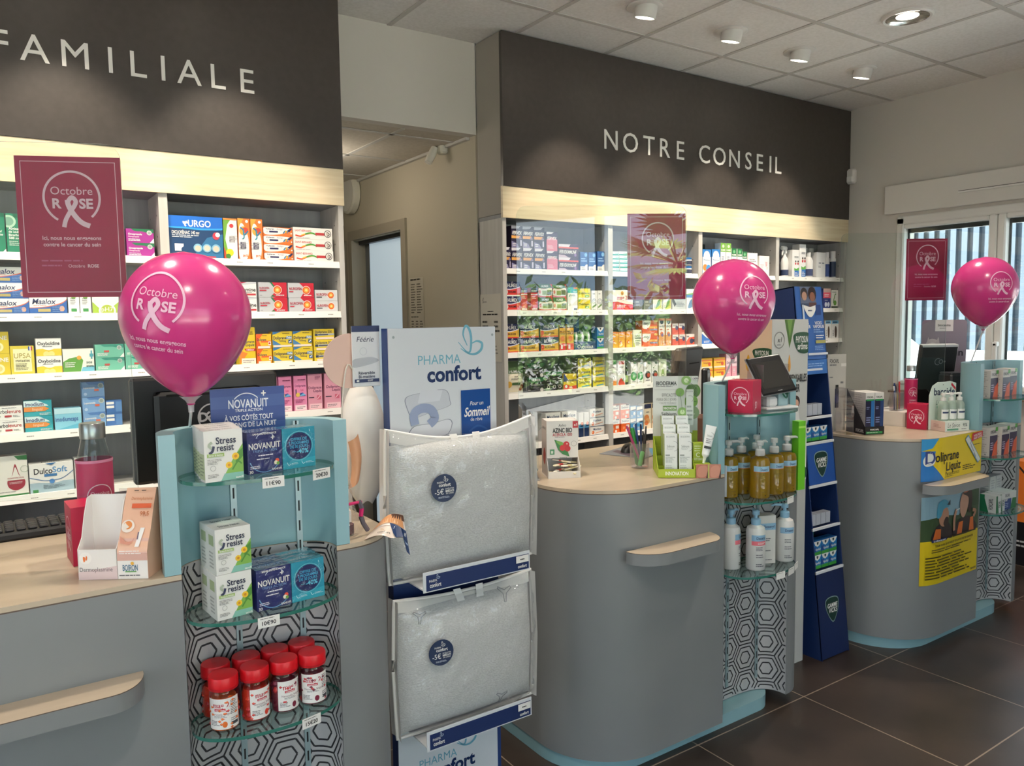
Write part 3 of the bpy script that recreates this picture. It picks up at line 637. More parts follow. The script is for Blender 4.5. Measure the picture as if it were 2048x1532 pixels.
def humex(col, strip, sub):   # navy cap with curved edge over a coloured body
    return [('r',0,0,1,1,col), ('sp',[(-.1,.55),(.35,.44),(1.0,.62),(1.3,.9),(1.2,1.3),(-.2,1.3),(-.3,.8)],'E9E6F2'), ('sp',[(-.1,.6),(.35,.5),(1.0,.68),(1.3,.95),(1.2,1.3),(-.2,1.3),(-.3,.8)],'1D2350'),
            ('t','HUMEX',.5,.74,.24,W,'b',.62), ('o',.5,.93,.05,.025,W), ('c',.1,.3,.18,strip,.8), ('t',sub,.5,.30,.13,'3A2A28','b',.55), ('r',0,0,1,.09,strip)]
def doli(extra, txt='Doliprane', c='1E2A5E'): return [('t',txt,.06,.60,.19,c,'l',.6)]+extra
def gen(c, cap, txt): # generics: coloured body, cap tab, coin
    return [('r',0,0,1,1,c), ('sp',[(.25,1.1),(.3,.84),(.6,.82),(.9,.7),(1.2,1.0)],cap), ('c',.84,.74,.17,'B9C2BC'), ('c',.84,.74,.11,'8E9A94'), ('t',txt,.07,.62,.13,W,'lb',.5), ('t',txt,.07,.44,.10,W,'l',.4), fine(.07,.1,.6,.3,2,W), ('p',[(1.0,0),(1.0,.35),(.84,0)],W)]
def vol(p): return p
KIND = {
 'green_alginate': ('medicine_box','tall green syrup carton',.06,'1B7A5C',None,[('c',.12,.8,.16,'A9C8B0',1.0),('c',.12,.8,.11,'6F9A86'),('p',[(.3,1),(1,1),(1,.9),(.4,.9)],'0F5A42'),('t','Alginate',.1,.62,.062,W,'lb',.8),('t','de sodium/',.1,.54,.055,W,'lb',.8),('t','Bicarbonate',.1,.46,.055,W,'lb',.8),('t','500 mg',.1,.38,.055,W,'lb',.8),fine(.1,.18,.7,.32,3,'BFD8C8'),('p',[(1,0),(1,.1),(.8,0)],W)]),
 'purple_omep': ('medicine_box','magenta and green pill carton',.05,'9A2A86',None,gen('9A2A86','1F6B45','Omeprazole')),
 'maalox': ('medicine_box','white and blue antacid carton',.09,'EDEBE6','2F5A9E',[('r',0,0,1,1,'2E5FA6'),('sp',[(-.2,1.2),(-.2,.42),(.3,.36),(.8,.55),(1.02,.85),(1.1,1.2)],'E06A48'),('sp',[(-.2,1.2),(-.2,.46),(.3,.40),(.78,.6),(1.0,.88),(1.0,1.3)],W),('t','Maalox',.38,.72,.30,'1D2A5C','bi',.62),fine(.1,.45,.5,.52,1,'C0503A'),('r',.22,.12,.55,.30,'B4A368'),('c',.86,.3,.16,'E2A184',.8),fine(.6,.1,.95,.5,4,'6F94C8')]),
 'whitegreen': ('medicine_box','narrow white and green carton',.05,W,None,[('c',.5,.75,.2,'7DAA4C',.5),('r',.25,.08,.75,.2,'3E8A4C'),fine(.2,.35,.8,.6,4)]),
 'nausetib': ('medicine_box','white and lime nausea carton',.06,W,None,[('t','Nausetib',.5,.82,.15,K,'b',.8),fine(.3,.62,.75,.72,2),('sp',[(-.2,-.1),(-.1,.45),(.25,.2),(.5,.08),(1.2,.5),(1.2,-.2)],'9DBA3A'),('c',.55,.1,.28,W),('c',.55,.1,.22,'A8B83C'),('t','pH7',.55,.16,.16,W)]),
 'citaine': ('medicine_box','yellow effervescent tablet carton',.06,'D8BE28',None,[('t','CITAINE',.5,.72,.18,W,'b',.9),('c',.6,.3,.22,'EFE6B4'),('c',.6,.3,.13,'D9C97C')]),
 'upsa_citrate': ('medicine_box','yellow carton with white label',.06,'D9C63E',None,[('r',.12,.1,.88,.9,'F0E9B8'),('t','UPSA',.5,.66,.17,'A08C28','',.7),('t','CITRATE de BETAINE',.5,.48,.07,K,'b',.6),fine(.2,.15,.8,.4,5,'5A5240'),('r',.76,.84,.82,.98,'2A4A9A'),('r',.82,.84,.87,.98,W),('r',.87,.84,.93,.98,'C02A34')]),
 'oxyboldine': ('medicine_box','white and yellow stomach carton',.06,W,None,[('sp',[(-.1,.3),(.3,.42),(.7,.4),(1.1,.34),(1.1,-.2),(-.1,-.2)],'E2C436'),('sp',[(.2,.5),(.5,.32),(.8,.5),(.8,.9),(.2,.9)],W),('c',.4,.1,.16,'F0DC8A'),('c',.6,.1,.16,'F0DC8A'),('t','Oxyboldine',.5,.72,.19,K,'b',.88),fine(.25,.5,.75,.58,1)]),
 'sosaroma': ('medicine_box','long white and green carton',.06,'EEEDE2',None,[('p',[(0,0),(.55,0),(.6,.25),(.65,.5),(.55,.68),(.2,.6),(0,.45)],'5E9A3E'),('p',[(.55,0),(1,0),(1,.25),(.62,.2)],'6FB4CE'),('c',.52,.62,.09,'E8A33A'),('r',.86,.65,.99,.78,'4FA0AE'),('r',.9,.55,.95,.92,'4FA0AE'),('t','sos',.84,.42,.12,'3C5A4C','b'),('t','aroma',.86,.26,.12,'3C5A4C','b',.24),fine(.06,.2,.4,.45,3,W)]),
 'teal_gen': ('medicine_box','mint green generic carton',.05,'6FB8A0',None,gen('6DB79F','2F8A78','Generique')[:4]+[('r',.3,.4,.48,.55,'C0504A'),fine(.07,.12,.6,.35,3,W),('p',[(1,0),(1,.35),(.84,0)],W)]),
 'carbolevure': ('medicine_box','white carton with red lettering',.06,W,None,[('t','Carbo',.06,.62,.26,K,'lb',.42),('t','levure',.48,.62,.26,'B03A34','lb',.46),('r',.38,.2,.62,.34,'B0363C'),fine(.05,.2,.34,.34,2),fine(.66,.2,.95,.34,2),fine(.3,.84,.8,.92,1)]),
 'imodium': ('medicine_box','teal and orange carton',.06,'2FA3AE',None,[('r',0,.62,1,1,'D8EEF0'),('p',[(.5,1),(1,1),(1,.4),(.85,.7)],'1E96A6'),('t','Imodium',.05,.78,.24,'17276A','lb',.66),('p',[(0,.3),(.75,.3),(.9,.45),(.75,.6),(0,.6)],'E08A3C'),('t','lingual',.3,.45,.18,'F4D9C0','l',.36),fine(.55,.05,.95,.2,2,W)]),
 'imocaps': ('medicine_box','pale blue capsule carton',.06,'86C6DC',None,[('r',0,.75,1,1,'B9DEEA'),('t','imodiumcaps',.03,.5,.2,'2A4F9A','lb',.84),('p',[(0,0),(1,.3),(1,0)],'5FAFCB')]),
 'blue_gen': ('medicine_box','light blue generic carton',.05,'7FA6D2',None,gen('7BA3D0','4F7CB8','Loperamide')[:5]+[('r',.55,.38,.75,.52,'D86A4A'),('c',.15,.2,.1,'B8D0EA')]),
 'blue_small': ('medicine_box','small blue carton',.05,'3E6EAE',None,[('r',0,.7,.5,.9,W),('r',0,.4,.5,.6,W),('r',.6,.1,1,.9,'5A88C0')]),
 'constipation': ('medicine_box','cream carton with red drop',.07,'EEEAE0',None,[('r',0,0,1,.05,'2E7A3C'),('p',[(.6,1),(1,1),(1,.88),(.72,.9)],'2F7A3E'),('sp',[(.62,.8),(.75,.5),(.9,.38),(.86,.22),(.62,.14),(.4,.22),(.36,.38),(.5,.5)],'A02A3C'),('sp',[(.62,.72),(.72,.52),(.86,.42),(.86,.40),(.4,.40),(.4,.42),(.52,.52)],'EEEAE0'),('t','CONSTIPATION',.62,.45,.035,'A02A3C','b',.5),fine(.42,.3,.82,.36,2,'E8C8C8'),fine(.1,.1,.8,.13,1),('o',.9,.66,.08,.008,'7A9A78')]),
 'dulcosoft': ('medicine_box','wide white laxative carton',.06,W,None,[('r',0,0,1,.35,'A8C0CC'),('sp',[(-.1,.5),(.3,.33),(.7,.33),(1.1,.6),(1.1,.9),(-.1,.9)],W),('t','Dulco',.1,.74,.19,K,'lb',.42),('t','Soft',.52,.76,.19,'5A94C8','lb',.36),('r',.33,.54,.62,.63,'3C78B0'),('s',[(0,.55),(.3,.42),(.5,.4),(.75,.45),(1,.68)],.02,'3E6EA6'),('c',.5,.37,.08,'4F8AC8'),('r',.06,.02,.18,.12,'3E8A4A'),fine(.3,.12,.8,.26,3,'5E7078'),('p',[(.35,1),(.62,1),(.5,.93)],'3C78B0')]),
 'dulcowhite': ('medicine_box','plain white laxative carton',.06,W,None,[('t','Dulco',.1,.85,.1,K,'lb',.8),('c',.5,.15,.08,'2A2A30'),fine(.2,.4,.8,.7,4)]),
 'urgo': ('medicine_box','large navy plaster carton',.05,'12365E','3A3F48',[('r',0,0,1,1,'123C66'),('p',[(.4,0),(1,0),(1,.6),(.7,.5)],'2A6C98'),('sp',[(-.1,1.2),(-.1,.76),(.3,.70),(.7,.68),(1.1,.76),(1.1,1.2)],'2F9ADE'),('sp',[(-.1,1.2),(-.1,.79),(.3,.74),(.7,.72),(1.1,.8),(1.1,1.2)],'1468C8'),('t','URGO',.36,.83,.15,W,'lb',.42),('s',[(.27,.82),(.34,.87),(.3,.8),(.32,.76)],.035,W),('s',[(.26,.86),(.31,.85),(.36,.83)],.03,W),('t','DICLOFÉNAC 140 mg',.06,.61,.075,W,'lb',.5),fine(.06,.48,.55,.56,2,'DDE4EA'),('c',.87,.55,.09,'C43A4E',.9),('c',.9,.58,.055,W),('r',.1,.17,.26,.34,'EDEEEA'),('c',.28,.2,.08,'123C66'),('c',.52,.25,.1,'7FB4CC'),('c',.52,.24,.07,'E2BCA8'),('c',.69,.25,.1,'7FB4CC'),('c',.69,.25,.07,'E4C2B0'),('c',.86,.25,.1,'7FB4CC'),('c',.86,.24,.07,'E2BCA8'),('r',.5,.0,.85,.06,'B03A4E')]),
 'voltanatura': ('medicine_box','white carton with yellow flower',.05,W,'4A4A48',[('r',0,0,1,1,W),('p',[(0,0),(.45,0),(.3,.2),(.12,.5),(.3,.85),(.6,1),(0,1)],'6FA53A'),('p',[(0,0),(.2,0),(.12,.2),(0,.3)],'B8472A'),('c',.6,.82,.05,'C8383C'),('t','VoltaNatura',.72,.5,.20,'3A2A44','',.5,-90),('c',.42,.17,.09,'E8D020'),('c',.3,.08,.06,'3E7A2C'),('r',0,.96,1,1,'E08A3C')]),
 'voltaren': ('medicine_box','upright orange gel carton',.05,'E0702C',None,[('r',0,0,1,1,'E2762E'),('p',[(0,.72),(.5,1),(0,1)],'EFA03C'),('sp',[(.05,.1),(.1,.75),(.4,.88),(.8,.6),(.88,.3),(.75,.06),(.4,.0)],W),('c',.5,.7,.11,'E2A23A'),('c',.62,.72,.07,'C8442E'),('s',[(.2,.78),(.45,.72),(.5,.6),(.85,.7)],.035,'2A6EA0'),('s',[(.45,.72),(.5,.55),(.35,.5)],.03,'2A8AA0'),('t','VoltarenActigo',.28,.34,.20,'2B2350','b',.62,90),('t','2%',.56,.1,.12,'E06A2C','b',.2,90),('c',.75,.93,.035,W)]),
 'actigo': ('medicine_box','flat orange gel carton',.05,'E4742C',None,[('sp',[(.02,.9),(.5,.95),(.95,.8),(.75,.35),(.4,.1),(.05,.15)],W),('t','Voltaren',.08,.78,.2,'2B2350','lb',.4),('t','Actigo',.46,.78,.2,'8A7A94','l',.28),('r',.2,.35,.5,.55,'2F2B58'),('c',.13,.42,.12,'D8D4D0'),('s',[(.68,.3),(.76,.6),(.84,.35)],.14,'2A7AA8'),('c',.78,.5,.14,'D8A23A'),('p',[(.8,.6),(.95,.98),(1,.9),(.9,.5)],'1E2A55'),('c',.96,.3,.08,W)]),
 'saintbernard': ('medicine_box','long white plaster carton',.05,'EEEAE4',None,[('t','SAINT-BERNARD',.04,.72,.17,'C04038','lb',.42),('s',[(.05,.3),(.18,.22),(.3,.4),(.42,.5)],.13,'D8472E'),('s',[(.2,.3),(.32,.45),(.5,.52)],.10,'E8B83A'),('s',[(.3,.42),(.45,.55),(.6,.38)],.13,'4E9A3E'),('r',.56,.36,.8,.58,'B83A3C'),('o',.88,.52,.3,.05,K),('c',.88,.5,.16,'C8BEB2'),('s',[(.85,.7),(.93,.5),(.86,.3)],.05,K),fine(.06,.05,.6,.12,1)]),
 'rhume_ine': ('medicine_box','white carton with crimson corner',.06,W,None,[('p',[(0,1),(.75,1),(.3,.75),(0,.8)],'B01F48'),('p',[(.3,.75),(.75,1),(1,1),(1,.9)],'C9CDD4'),('t','rhumine',.98,.5,.24,K,'rb',.62),('r',.55,.12,.98,.24,'B8303A'),fine(.4,.28,.98,.36,1),('p',[(.5,.05),(1,.0),(.6,.0)],'6A1F48')]),
 'nuroflash': ('medicine_box','silver carton with orange target',.06,'BFC2C6',None,[('p',[(.45,1),(1,1),(1,0),(.6,0),(.42,.05),(.62,.45)],'C41F36'),('p',[(.4,1),(.47,1),(.66,.5),(.6,.5)],'2E7A4C'),('p',[(.4,.05),(.5,.16),(.58,.05)],'2E7A4C'),('c',.66,.5,.30,'E8DCC8'),('c',.66,.5,.26,'E25A2A'),('c',.66,.5,.18,'F2A23C'),('c',.66,.5,.09,'F8DC8A'),('t','NUROFEN',.03,.62,.13,'B02038','lb',.34),('r',.03,.42,.27,.5,'C03040'),fine(.03,.1,.14,.16,1),fine(.6,.08,.97,.2,1,W)]),
 'nurored': ('medicine_box','silver and red target carton',.06,'C4C6CA',None,[('p',[(.5,1),(1,1),(1,0),(.6,0),(.48,.0),(.66,.5)],'C81F36'),('p',[(.44,1),(.52,1),(.64,.75),(.58,.75)],'C81F36'),('c',.7,.5,.30,'EBDCCB'),('c',.7,.5,.26,'E25A2A'),('c',.7,.5,.18,'F2A23C'),('c',.7,.5,.09,'F8DC8A'),('t','NUROFEN',.04,.6,.17,'B02038','lb',.50),('r',.04,.36,.2,.43,'C03040'),fine(.6,.08,.97,.2,1,W)]),
 'nurosmall': ('medicine_box','small silver target carton',.06,'D4D5D6',None,[('c',.70,.52,.34,'EFE6DA'),('c',.70,.52,.29,'DC5A2A'),('c',.70,.52,.2,'F0A040'),('c',.7,.52,.1,'F8DC8A'),('t','NUROFEN',.05,.58,.22,'B02038','lb',.5),('r',.05,.3,.3,.38,'3A3A40')]),
 'doliquiz': ('medicine_box','tall yellow sachet carton',.06,'E2C62E',None,[('t','Doliprane',.95,.62,.07,NV,'rb',.9),('t','Liquiz',.95,.53,.07,NV,'rb',.6),('p',[(.3,.43),(1,.43),(1,.36),(.42,.36)],'C8283A'),('t','1000mg',.9,.395,.045,W,'rb',.5),('p',[(0,0),(0,.4),(.5,.3),(.3,.18)],'E88A3A'),('r',.12,0,1,.17,'F3E3D2'),fine(.2,.04,.9,.13,2),fine(.5,.8,.95,.9,2,'6A5A20')]),
 'doliorange': ('medicine_box','orange and yellow painkiller carton',.06,'EFA028',None,[('p',[(0,1),(0,0),(.3,.2),(.15,.6),(.45,1)],'E8622A'),('p',[(.45,1),(.15,.6),(.3,.2),(1,.2),(1,1)],'F2C02E'),('t','Doliprane',.06,.62,.16,NV,'lb',.6),('r',.3,.42,.98,.54,'E86A34'),('r',.8,.24,.97,.48,W),('c',.88,.36,.07,'C8382C'),('r',.1,.03,.9,.18,'F4E8DC'),fine(.4,.85,.9,.93,1,'6A5A20')]),
 'dolitabs': ('medicine_box','yellow and blue painkiller carton',.06,'E3C832',None,[('p',[(0,1),(0,.8),(.15,.85),(.45,1)],'3A78B4'),('p',[(0,.15),(0,.5),(.3,.25),(.42,.15)],'4A82B4'),('t','Doliprane',.04,.60,.18,NV,'lb',.66),('r',.7,.52,.98,.7,'6E96B8'),('t','Tabs',.84,.61,.12,W,'b'),('t','500mg',.68,.4,.11,NV,'r'),('r',.8,.24,.98,.46,'2A5E9A'),('s',[(.84,.3),(.94,.4)],.07,W),('r',.04,.02,.96,.14,'F4E8DC'),fine(.5,.85,.95,.93,1,'6A5A20')]),
 'doli500': ('medicine_box','flat yellow painkiller carton',.06,'E3C832',None,[('t','Doliprane 500',.08,.74,.22,NV,'lb',.82),('r',.06,.36,.2,.58,'2E3A5A'),('p',[(.2,.36),(1,.42),(1,.58),(.2,.58)],'A9B2B8'),('r',.22,.42,.7,.52,'3A4050'),('r',.12,.04,.98,.24,'F2DCCB')]),
 'efferalgan': ('medicine_box','white carton with italic lettering',.06,'DEDEDC',None,[('r',0,.8,1,1,'C4C8CC'),('t','EFFERALGAN',.04,.5,.26,K,'lbi',.6),('t','MED',.70,.5,.26,'4A5058','li',.26),fine(.04,.12,.6,.22,1,K),('t','500 mg',.96,.16,.18,K,'rb')]),
 'dolipink': ('medicine_box','tall pink children syrup carton',.05,'E58CB4',None,[('t','Doliprane',.5,.72,.065,'5A2350','b',.84),('t','2,4',.62,.59,.05,'C02A5A','b'),('r',.12,.42,.2,.62,'2A2A50'),('p',[(.2,.42),(.9,.42),(.7,.52),(.4,.5)],'3A4A9A'),('c',.3,.46,.06,'E8C45A'),('p',[(.4,.42),(.95,.44),(.7,.5)],'6FB4DC'),('r',.06,.02,.94,.17,'F6DCE2'),fine(.2,.05,.85,.13,2),fine(.1,.22,.9,.34,3,'A03A70'),fine(.3,.86,.9,.92,1,'8A3A60')]),
 'doliliq_pink': ('medicine_box','broad pink liquid painkiller carton',.05,'DE9AAE',None,[('t','Doliprane',.96,.62,.07,'5A1F4A','rb',.92),('t','Liquiz',.96,.53,.07,'5A1F4A','rb',.62),('r',.05,.33,.42,.36,'3A2A40'),('p',[(.62,.28),(.9,.28),(.9,.4),(.62,.4)],'D0647E'),('s',[(.65,.3),(.86,.4)],.015,'F4DCE2'),('r',.1,.02,.95,.17,'F0C6CE'),fine(.16,.05,.85,.13,2),fine(.5,.84,.92,.94,3,'8A3A60')]),
 'fervex': ('medicine_box','dark purple cold remedy carton',.12,'241C3E','2A2036',[('p',[(0,1),(.85,1),(.65,.88),(0,.86)],'DAD6DE'),('t','FERVEX',.5,.68,.15,W,'bi',.86),('p',[(0,.42),(.95,.42),(.8,.55),(0,.55)],'E0A050'),('p',[(0,0),(.7,0),(.5,.2),(0,.3)],'8A84A8'),('r',.8,.08,.95,.35,'C9C2D4'),('c',.8,.45,.06,'8A7AA0'),fine(.1,.06,.5,.22,2,W)]),
 'fervexpink': ('medicine_box','pink and navy cold remedy carton',.12,'D9798E','3A2A48',[('sp',[(-.1,1.2),(-.1,.6),(.5,.72),(1.1,.62),(1.1,1.2)],'3A2E4E'),('p',[(0,1),(.7,1),(.5,.9),(0,.88)],'E6E2E8'),('t','FERVEX',.48,.66,.16,W,'bi',.86),fine(.1,.12,.7,.3,3,'F4D8DE')]),
 'ferveximmune': ('medicine_box','flat purple and coral carton',.1,'3A2644',None,[('p',[(0,1),(.6,1),(.5,.75),(0,.7)],'E4DCE4'),('r',0,.68,1,.8,'D8584A'),('t','FERVEXIMMUNE',.45,.42,.26,W,'bi',.84),('c',.84,.2,.12,'8A6AA0'),('p',[(0,0),(.5,0),(.3,.18),(0,.2)],'C9B4C4')]),
 'bluenose': ('medicine_box','small blue nasal spray carton',.05,'2A5EA0',None,[('p',[(0,.25),(.6,.25),(.8,.35),(1,.35),(1,0),(0,0)],'EDE8E2'),('r',.1,.5,.9,.56,'8FB4DC'),('r',.1,.62,.7,.68,'8FB4DC'),('c',.75,.85,.1,'7AB0E0'),fine(.15,.06,.8,.2,2)]),
 'humexred': ('medicine_box','navy and red rhinitis carton',.06,'D8343A','1D2350',humex('D83A34','E8E2D8','RHUME')),
 'humexthin': ('medicine_box','narrow navy and red carton',.05,'CC2E38',None,[('r',0,.8,1,1,'1D2350'),('t','HUMEX',.5,.87,.06,W,'b',.85),('r',0,.7,1,.73,W),fine(.2,.5,.8,.64,2,'F4C8C0'),('c',.5,.28,.14,'E86A5A',.8),('r',.1,.04,.9,.12,'F2DCD4')]),
 'humexgreen': ('medicine_box','olive and red inhalation carton',.06,'C8382E','5A6A3A',[('r',0,0,1,.12,'D83A2E'),('sp',[(-.1,1.2),(-.1,.75),(.4,.66),(1.0,.76),(1.1,1.2)],'3E6A34'),('p',[(.82,1),(1,1),(1,.75)],'D83A3A'),('sp',[(.02,.15),(.05,.66),(.4,.62),(.95,.7),(.98,.15)],'EDE6D4'),('t','HUMER',.48,.83,.16,W,'b',.5),('r',.28,.18,.6,.5,'8FA45A'),('r',.62,.18,.95,.55,'5E6A48'),('c',.1,.4,.14,'D87A6A',.7)]),
 'airborne': ('medicine_box','tall white carton, teal top',.06,W,None,[('r',0,.76,1,1,'2FA6A2'),('r',.6,.93,1,1,'E07A3A'),('t','Adiva',.74,.82,.06,W,'b'),fine(.2,.62,.85,.7,2),('o',.2,.24,.04,.01,K),('r',.62,.02,.95,.1,'2A2A2A'),('p',[(.1,.6),(.25,.72),(.2,.6)],'2A8A94')]),
 'dolirhume': ('medicine_box','bright yellow rhinitis carton',.06,'E6CE26',None,[('r',0,.0,1,.16,'F2E6D6'),('p',[(0,1),(.2,1),(.1,.8),(0,.8)],'5E9A34'),('t','Dolirhume',.5,.58,.2,'3E4A1E','b',.9),('r',.55,.2,.9,.4,'5A8A2A'),('t','pro',.72,.3,.1,W,'b')]),
 'whiteswirl': ('medicine_box','narrow white carton, grey swirl',.04,W,None,[('o',.5,.45,.13,.02,'5A6A86'),('o',.55,.45,.07,.015,'5A6A86'),fine(.2,.8,.8,.86,1,K),('p',[(.1,.2),(.9,.35),(.9,.25),(.1,.1)],'6E8A50'),fine(.15,.03,.9,.08,1)]),
 'humexgorge': ('medicine_box','navy and amber lozenge carton',.06,'D9A63C','1D2350',humex('DDAA3E','D8443A','MAL DE GORGE')),
 'humexspray': ('medicine_box','upright amber throat spray carton',.05,'E0A63A',None,[('r',0,.86,1,1,'1D2350'),('t','HUMEX',.5,.92,.06,W,'b',.85),('t','MAL DE',.5,.72,.06,'6A3A1A','b',.8),('t','GORGE',.5,.64,.06,'6A3A1A','b',.8),('c',.5,.45,.1,'E8703A'),('r',0,0,1,.28,'D8343A'),('r',.2,.06,.5,.22,W)]),
 'vaporub': ('medicine_box','small blue balm jar carton',.05,'1E78B4',None,[('p',[(0,1),(1,1),(.75,.72),(.5,.58),(.25,.72)],W),('p',[(.38,.96),(.62,.96),(.6,.84),(.5,.76),(.4,.84)],'22323A'),('r',0,0,1,.2,'3A9A3E'),('t','VapoRub',.55,.4,.15,W,'bi',.7)]),
 'humerblack': ('medicine_box','black and green nasal carton',.06,'231C1C',None,[('sp',[(.2,1.2),(.15,.8),(.45,.62),(.9,.75),(1.0,1.2)],'1F5A34'),('t','HUMER',.55,.82,.17,W,'b',.42),('r',.04,.15,.08,.85,'8A8480'),fine(.3,.44,.85,.54,2,'D8D2CC'),('c',.82,.14,.14,'CFC8C0'),('r',.12,.1,.26,.18,'9A948E'),fine(.4,.26,.8,.34,1,'8A847E')]),
 'humerthin': ('medicine_box','narrow black nasal spray carton',.04,'241D1E',None,[('p',[(0,1),(1,1),(1,.82),(.5,.72),(0,.82)],'2A6A3C'),('t','HUMER',.5,.85,.07,W,'b',.85),('s',[(.2,.5),(.8,.5),(.85,.38)],.03,W),('o',.5,.2,.08,.03,'CFC8C0'),fine(.2,.58,.8,.66,1,'B8B0A8')]),
 'lysoorange': ('medicine_box','yellow lozenge carton, red base',.06,'EBCB2A',None,[('p',[(0,1),(0,.5),(.35,.62),(.1,1)],'4A5A8A'),('t','Lysopaine',.54,.62,.2,'1E2350','b',.9),('p',[(0,0),(1,0),(1,.25),(.55,.2),(.2,.35),(0,.3)],'D8382E'),('c',.2,.2,.1,W),('t','ORL',.55,.14,.1,W,'b')]),
 'lyso': ('medicine_box','lemon yellow lozenge carton',.14,'EAD92E','8A8474',[('r',.0,.0,1,.14,'F6F0C8'),('t','Lysopaine',.5,.62,.24,'1E2350','b',.92),('p',[(.3,.1),(.9,.2),(.8,.32),(.25,.22)],'5AA0A8'),fine(.5,.86,.9,.94,1,'6A6420')]),
 'maxilase': ('medicine_box','white syrup carton, orange dot',.12,W,'E6E2DC',[('t','Maxilase',.5,.72,.24,'22406A','b',.82),('c',.2,.35,.2,'E2703A'),('c',.16,.38,.1,'F0A878'),('p',[(.35,.2),(.9,.4),(.9,.48),(.35,.3)],'E8A888'),('r',0,0,1,.08,'4A5A74')]),
 'maxiup': ('medicine_box','upright navy and white carton',.06,'E9E6E2',None,[('r',0,0,1,.38,'1E3358'),('p',[(0,.38),(1,.38),(1,.6),(0,.5)],'5AA8D8'),('t','Maxilase',.5,.5,.22,'1E3358','b',.62,90),('c',.7,.56,.07,'E2703A')]),
 'tealthin': ('medicine_box','thin white and teal carton',.08,'E4ECEA',None,[('r',0,0,1,.36,'2A9A94'),('p',[(0,.36),(.6,.36),(1,.7),(1,1),(0,.8)],'F2F4F2'),('r',.5,.5,1,.62,'4AB0A8')]),
 'mag2box': ('medicine_box','wide cream and red carton',.07,'F3EDE0',None,[('p',[(0,0),(1,0),(1,.28),(.7,.30),(.3,.42),(0,.4)],'D2242E'),('t','mag 2',.5,.62,.2,'C22A34','b',.6),('c',.5,.84,.1,'E09A34'),('c',.5,.82,.05,'A86A1E'),fine(.25,.12,.75,.28,2,W)]),
 'greybox': ('medicine_box','charcoal grey supplement carton',.06,'6A6664',None,[('c',.2,.9,.16,'E8E4E0'),fine(.15,.5,.85,.64,1,W),fine(.2,.3,.8,.42,2,'D8D4D0'),('r',.1,.82,.9,.98,'B8B4B0')]),
 'leafbox': ('medicine_box','white carton, olive green leaf',.06,'EDEBE0',None,[('p',[(.2,.0),(.75,.8),(.95,.7),(.95,.1)],'B8B84A'),('sp',[(.3,.1),(.5,.55),(.8,.75),(.75,.4),(.5,.2)],'5E8A34'),fine(.1,.1,.4,.3,2)]),
 'silverbox': ('medicine_box','pale grey supplement carton',.06,'C9D0D2',None,[('p',[(0,1),(.3,.4),(.15,.2),(0,.6)],'4A5A64'),('r',.25,.72,.95,.88,'9AB4BE'),fine(.3,.2,.95,.6,4,'7A868C')]),
 'whiteblue': ('medicine_box','tall white carton, blue band',.06,W,None,[('r',0,.58,1,.72,'5A94C4'),('p',[(0,.72),(1,.72),(1,.82),(0,.76)],'7FB074'),('sp',[(.2,.1),(.4,.4),(.7,.5),(.8,.2),(.5,.08)],'6A90B0')]),
 'berocca': ('medicine_box','orange and yellow vitamin carton',.05,'F0A428',None,[('r',0,.0,1,.5,'F2B52E'),('r',0,.86,1,1,'E8822A'),('t','Berocca',.4,.92,.06,W,'b',.7),('c',.35,.36,.1,'E0522A'),fine(.15,.68,.85,.76,1,W),('c',.4,.34,.06,'F4E0B0')]),
 'upsac': ('medicine_box','white and pale green carton',.05,'F0F0DC',None,[('p',[(0,0),(.25,0),(0,.6)],'C8CC5A'),('t','UPSA',.58,.66,.12,'3A5A3A','b',.7),('r',.2,.5,.95,.56,'2A2A2A'),('t','VITAMINE C',.58,.38,.06,'2E6A3E','b',.7),fine(.3,.1,.85,.3,3),('c',.85,.86,.05,'C8B03A')]),
 'alvityl': ('medicine_box','wide orange vitamin carton',.06,'E2592C',None,[('sp',[(.02,1.2),(.0,.5),(.25,.35),(.5,.6),(.5,1.2)],'F2EDE4'),('t','Alvityl',.24,.76,.2,'2A2A44','bi',.4),('r',.45,.4,1,.55,'F0B050'),('r',.5,.24,1,.34,'8A8EAA'),('p',[(.75,1),(1,1),(1,.86),(.8,.86)],'F2C25A'),('c',.34,.36,.08,'C8382E')]),
 'redsmall': ('medicine_box','small red and navy carton',.05,'DE4A34',None,[('r',0,.6,1,1,'F2EAE4'),('t','Alvityl',.4,.8,.13,'2A2A44','b',.6),('c',.75,.6,.2,'3A3E6A',.9),('p',[(0,0),(1,0),(1,.25)],'E8705A')]),
 'redwhite': ('medicine_box','low white and red carton',.05,'F0E6DE',None,[('p',[(0,0),(1,0),(1,.75),(.35,.7),(0,.3)],'DE5A3E'),('c',.65,.36,.24,'3A3E5A'),('t','Alvityl',.2,.8,.16,'2A2A44','b',.3),('c',.92,.4,.14,'3A3E5A')]),
 'orangejuice': ('medicine_box','white carton with orange fruit',.05,W,None,[('r',0,.84,1,1,'3E9A4A'),('t','Vitamine',.5,.55,.07,'4A4A4A','',.9),('o',.3,.3,.09,.025,'6A7A6A'),('c',.75,.1,.14,'E8882A',.9),fine(.1,.7,.8,.78,1)]),
 'redtop': ('medicine_box','white carton, red top square',.05,W,None,[('r',.12,.84,.88,.97,'DC3A34'),('t','POUX',.5,.52,.11,'4A5A6A','',.8),('sp',[(.1,.02),(.2,.2),(.5,.28),(.9,.1),(.9,.0)],'D8382E'),('p',[(.6,.2),(.9,.36),(.8,.15)],'3E8A3E'),fine(.2,.7,.85,.77,1)]),
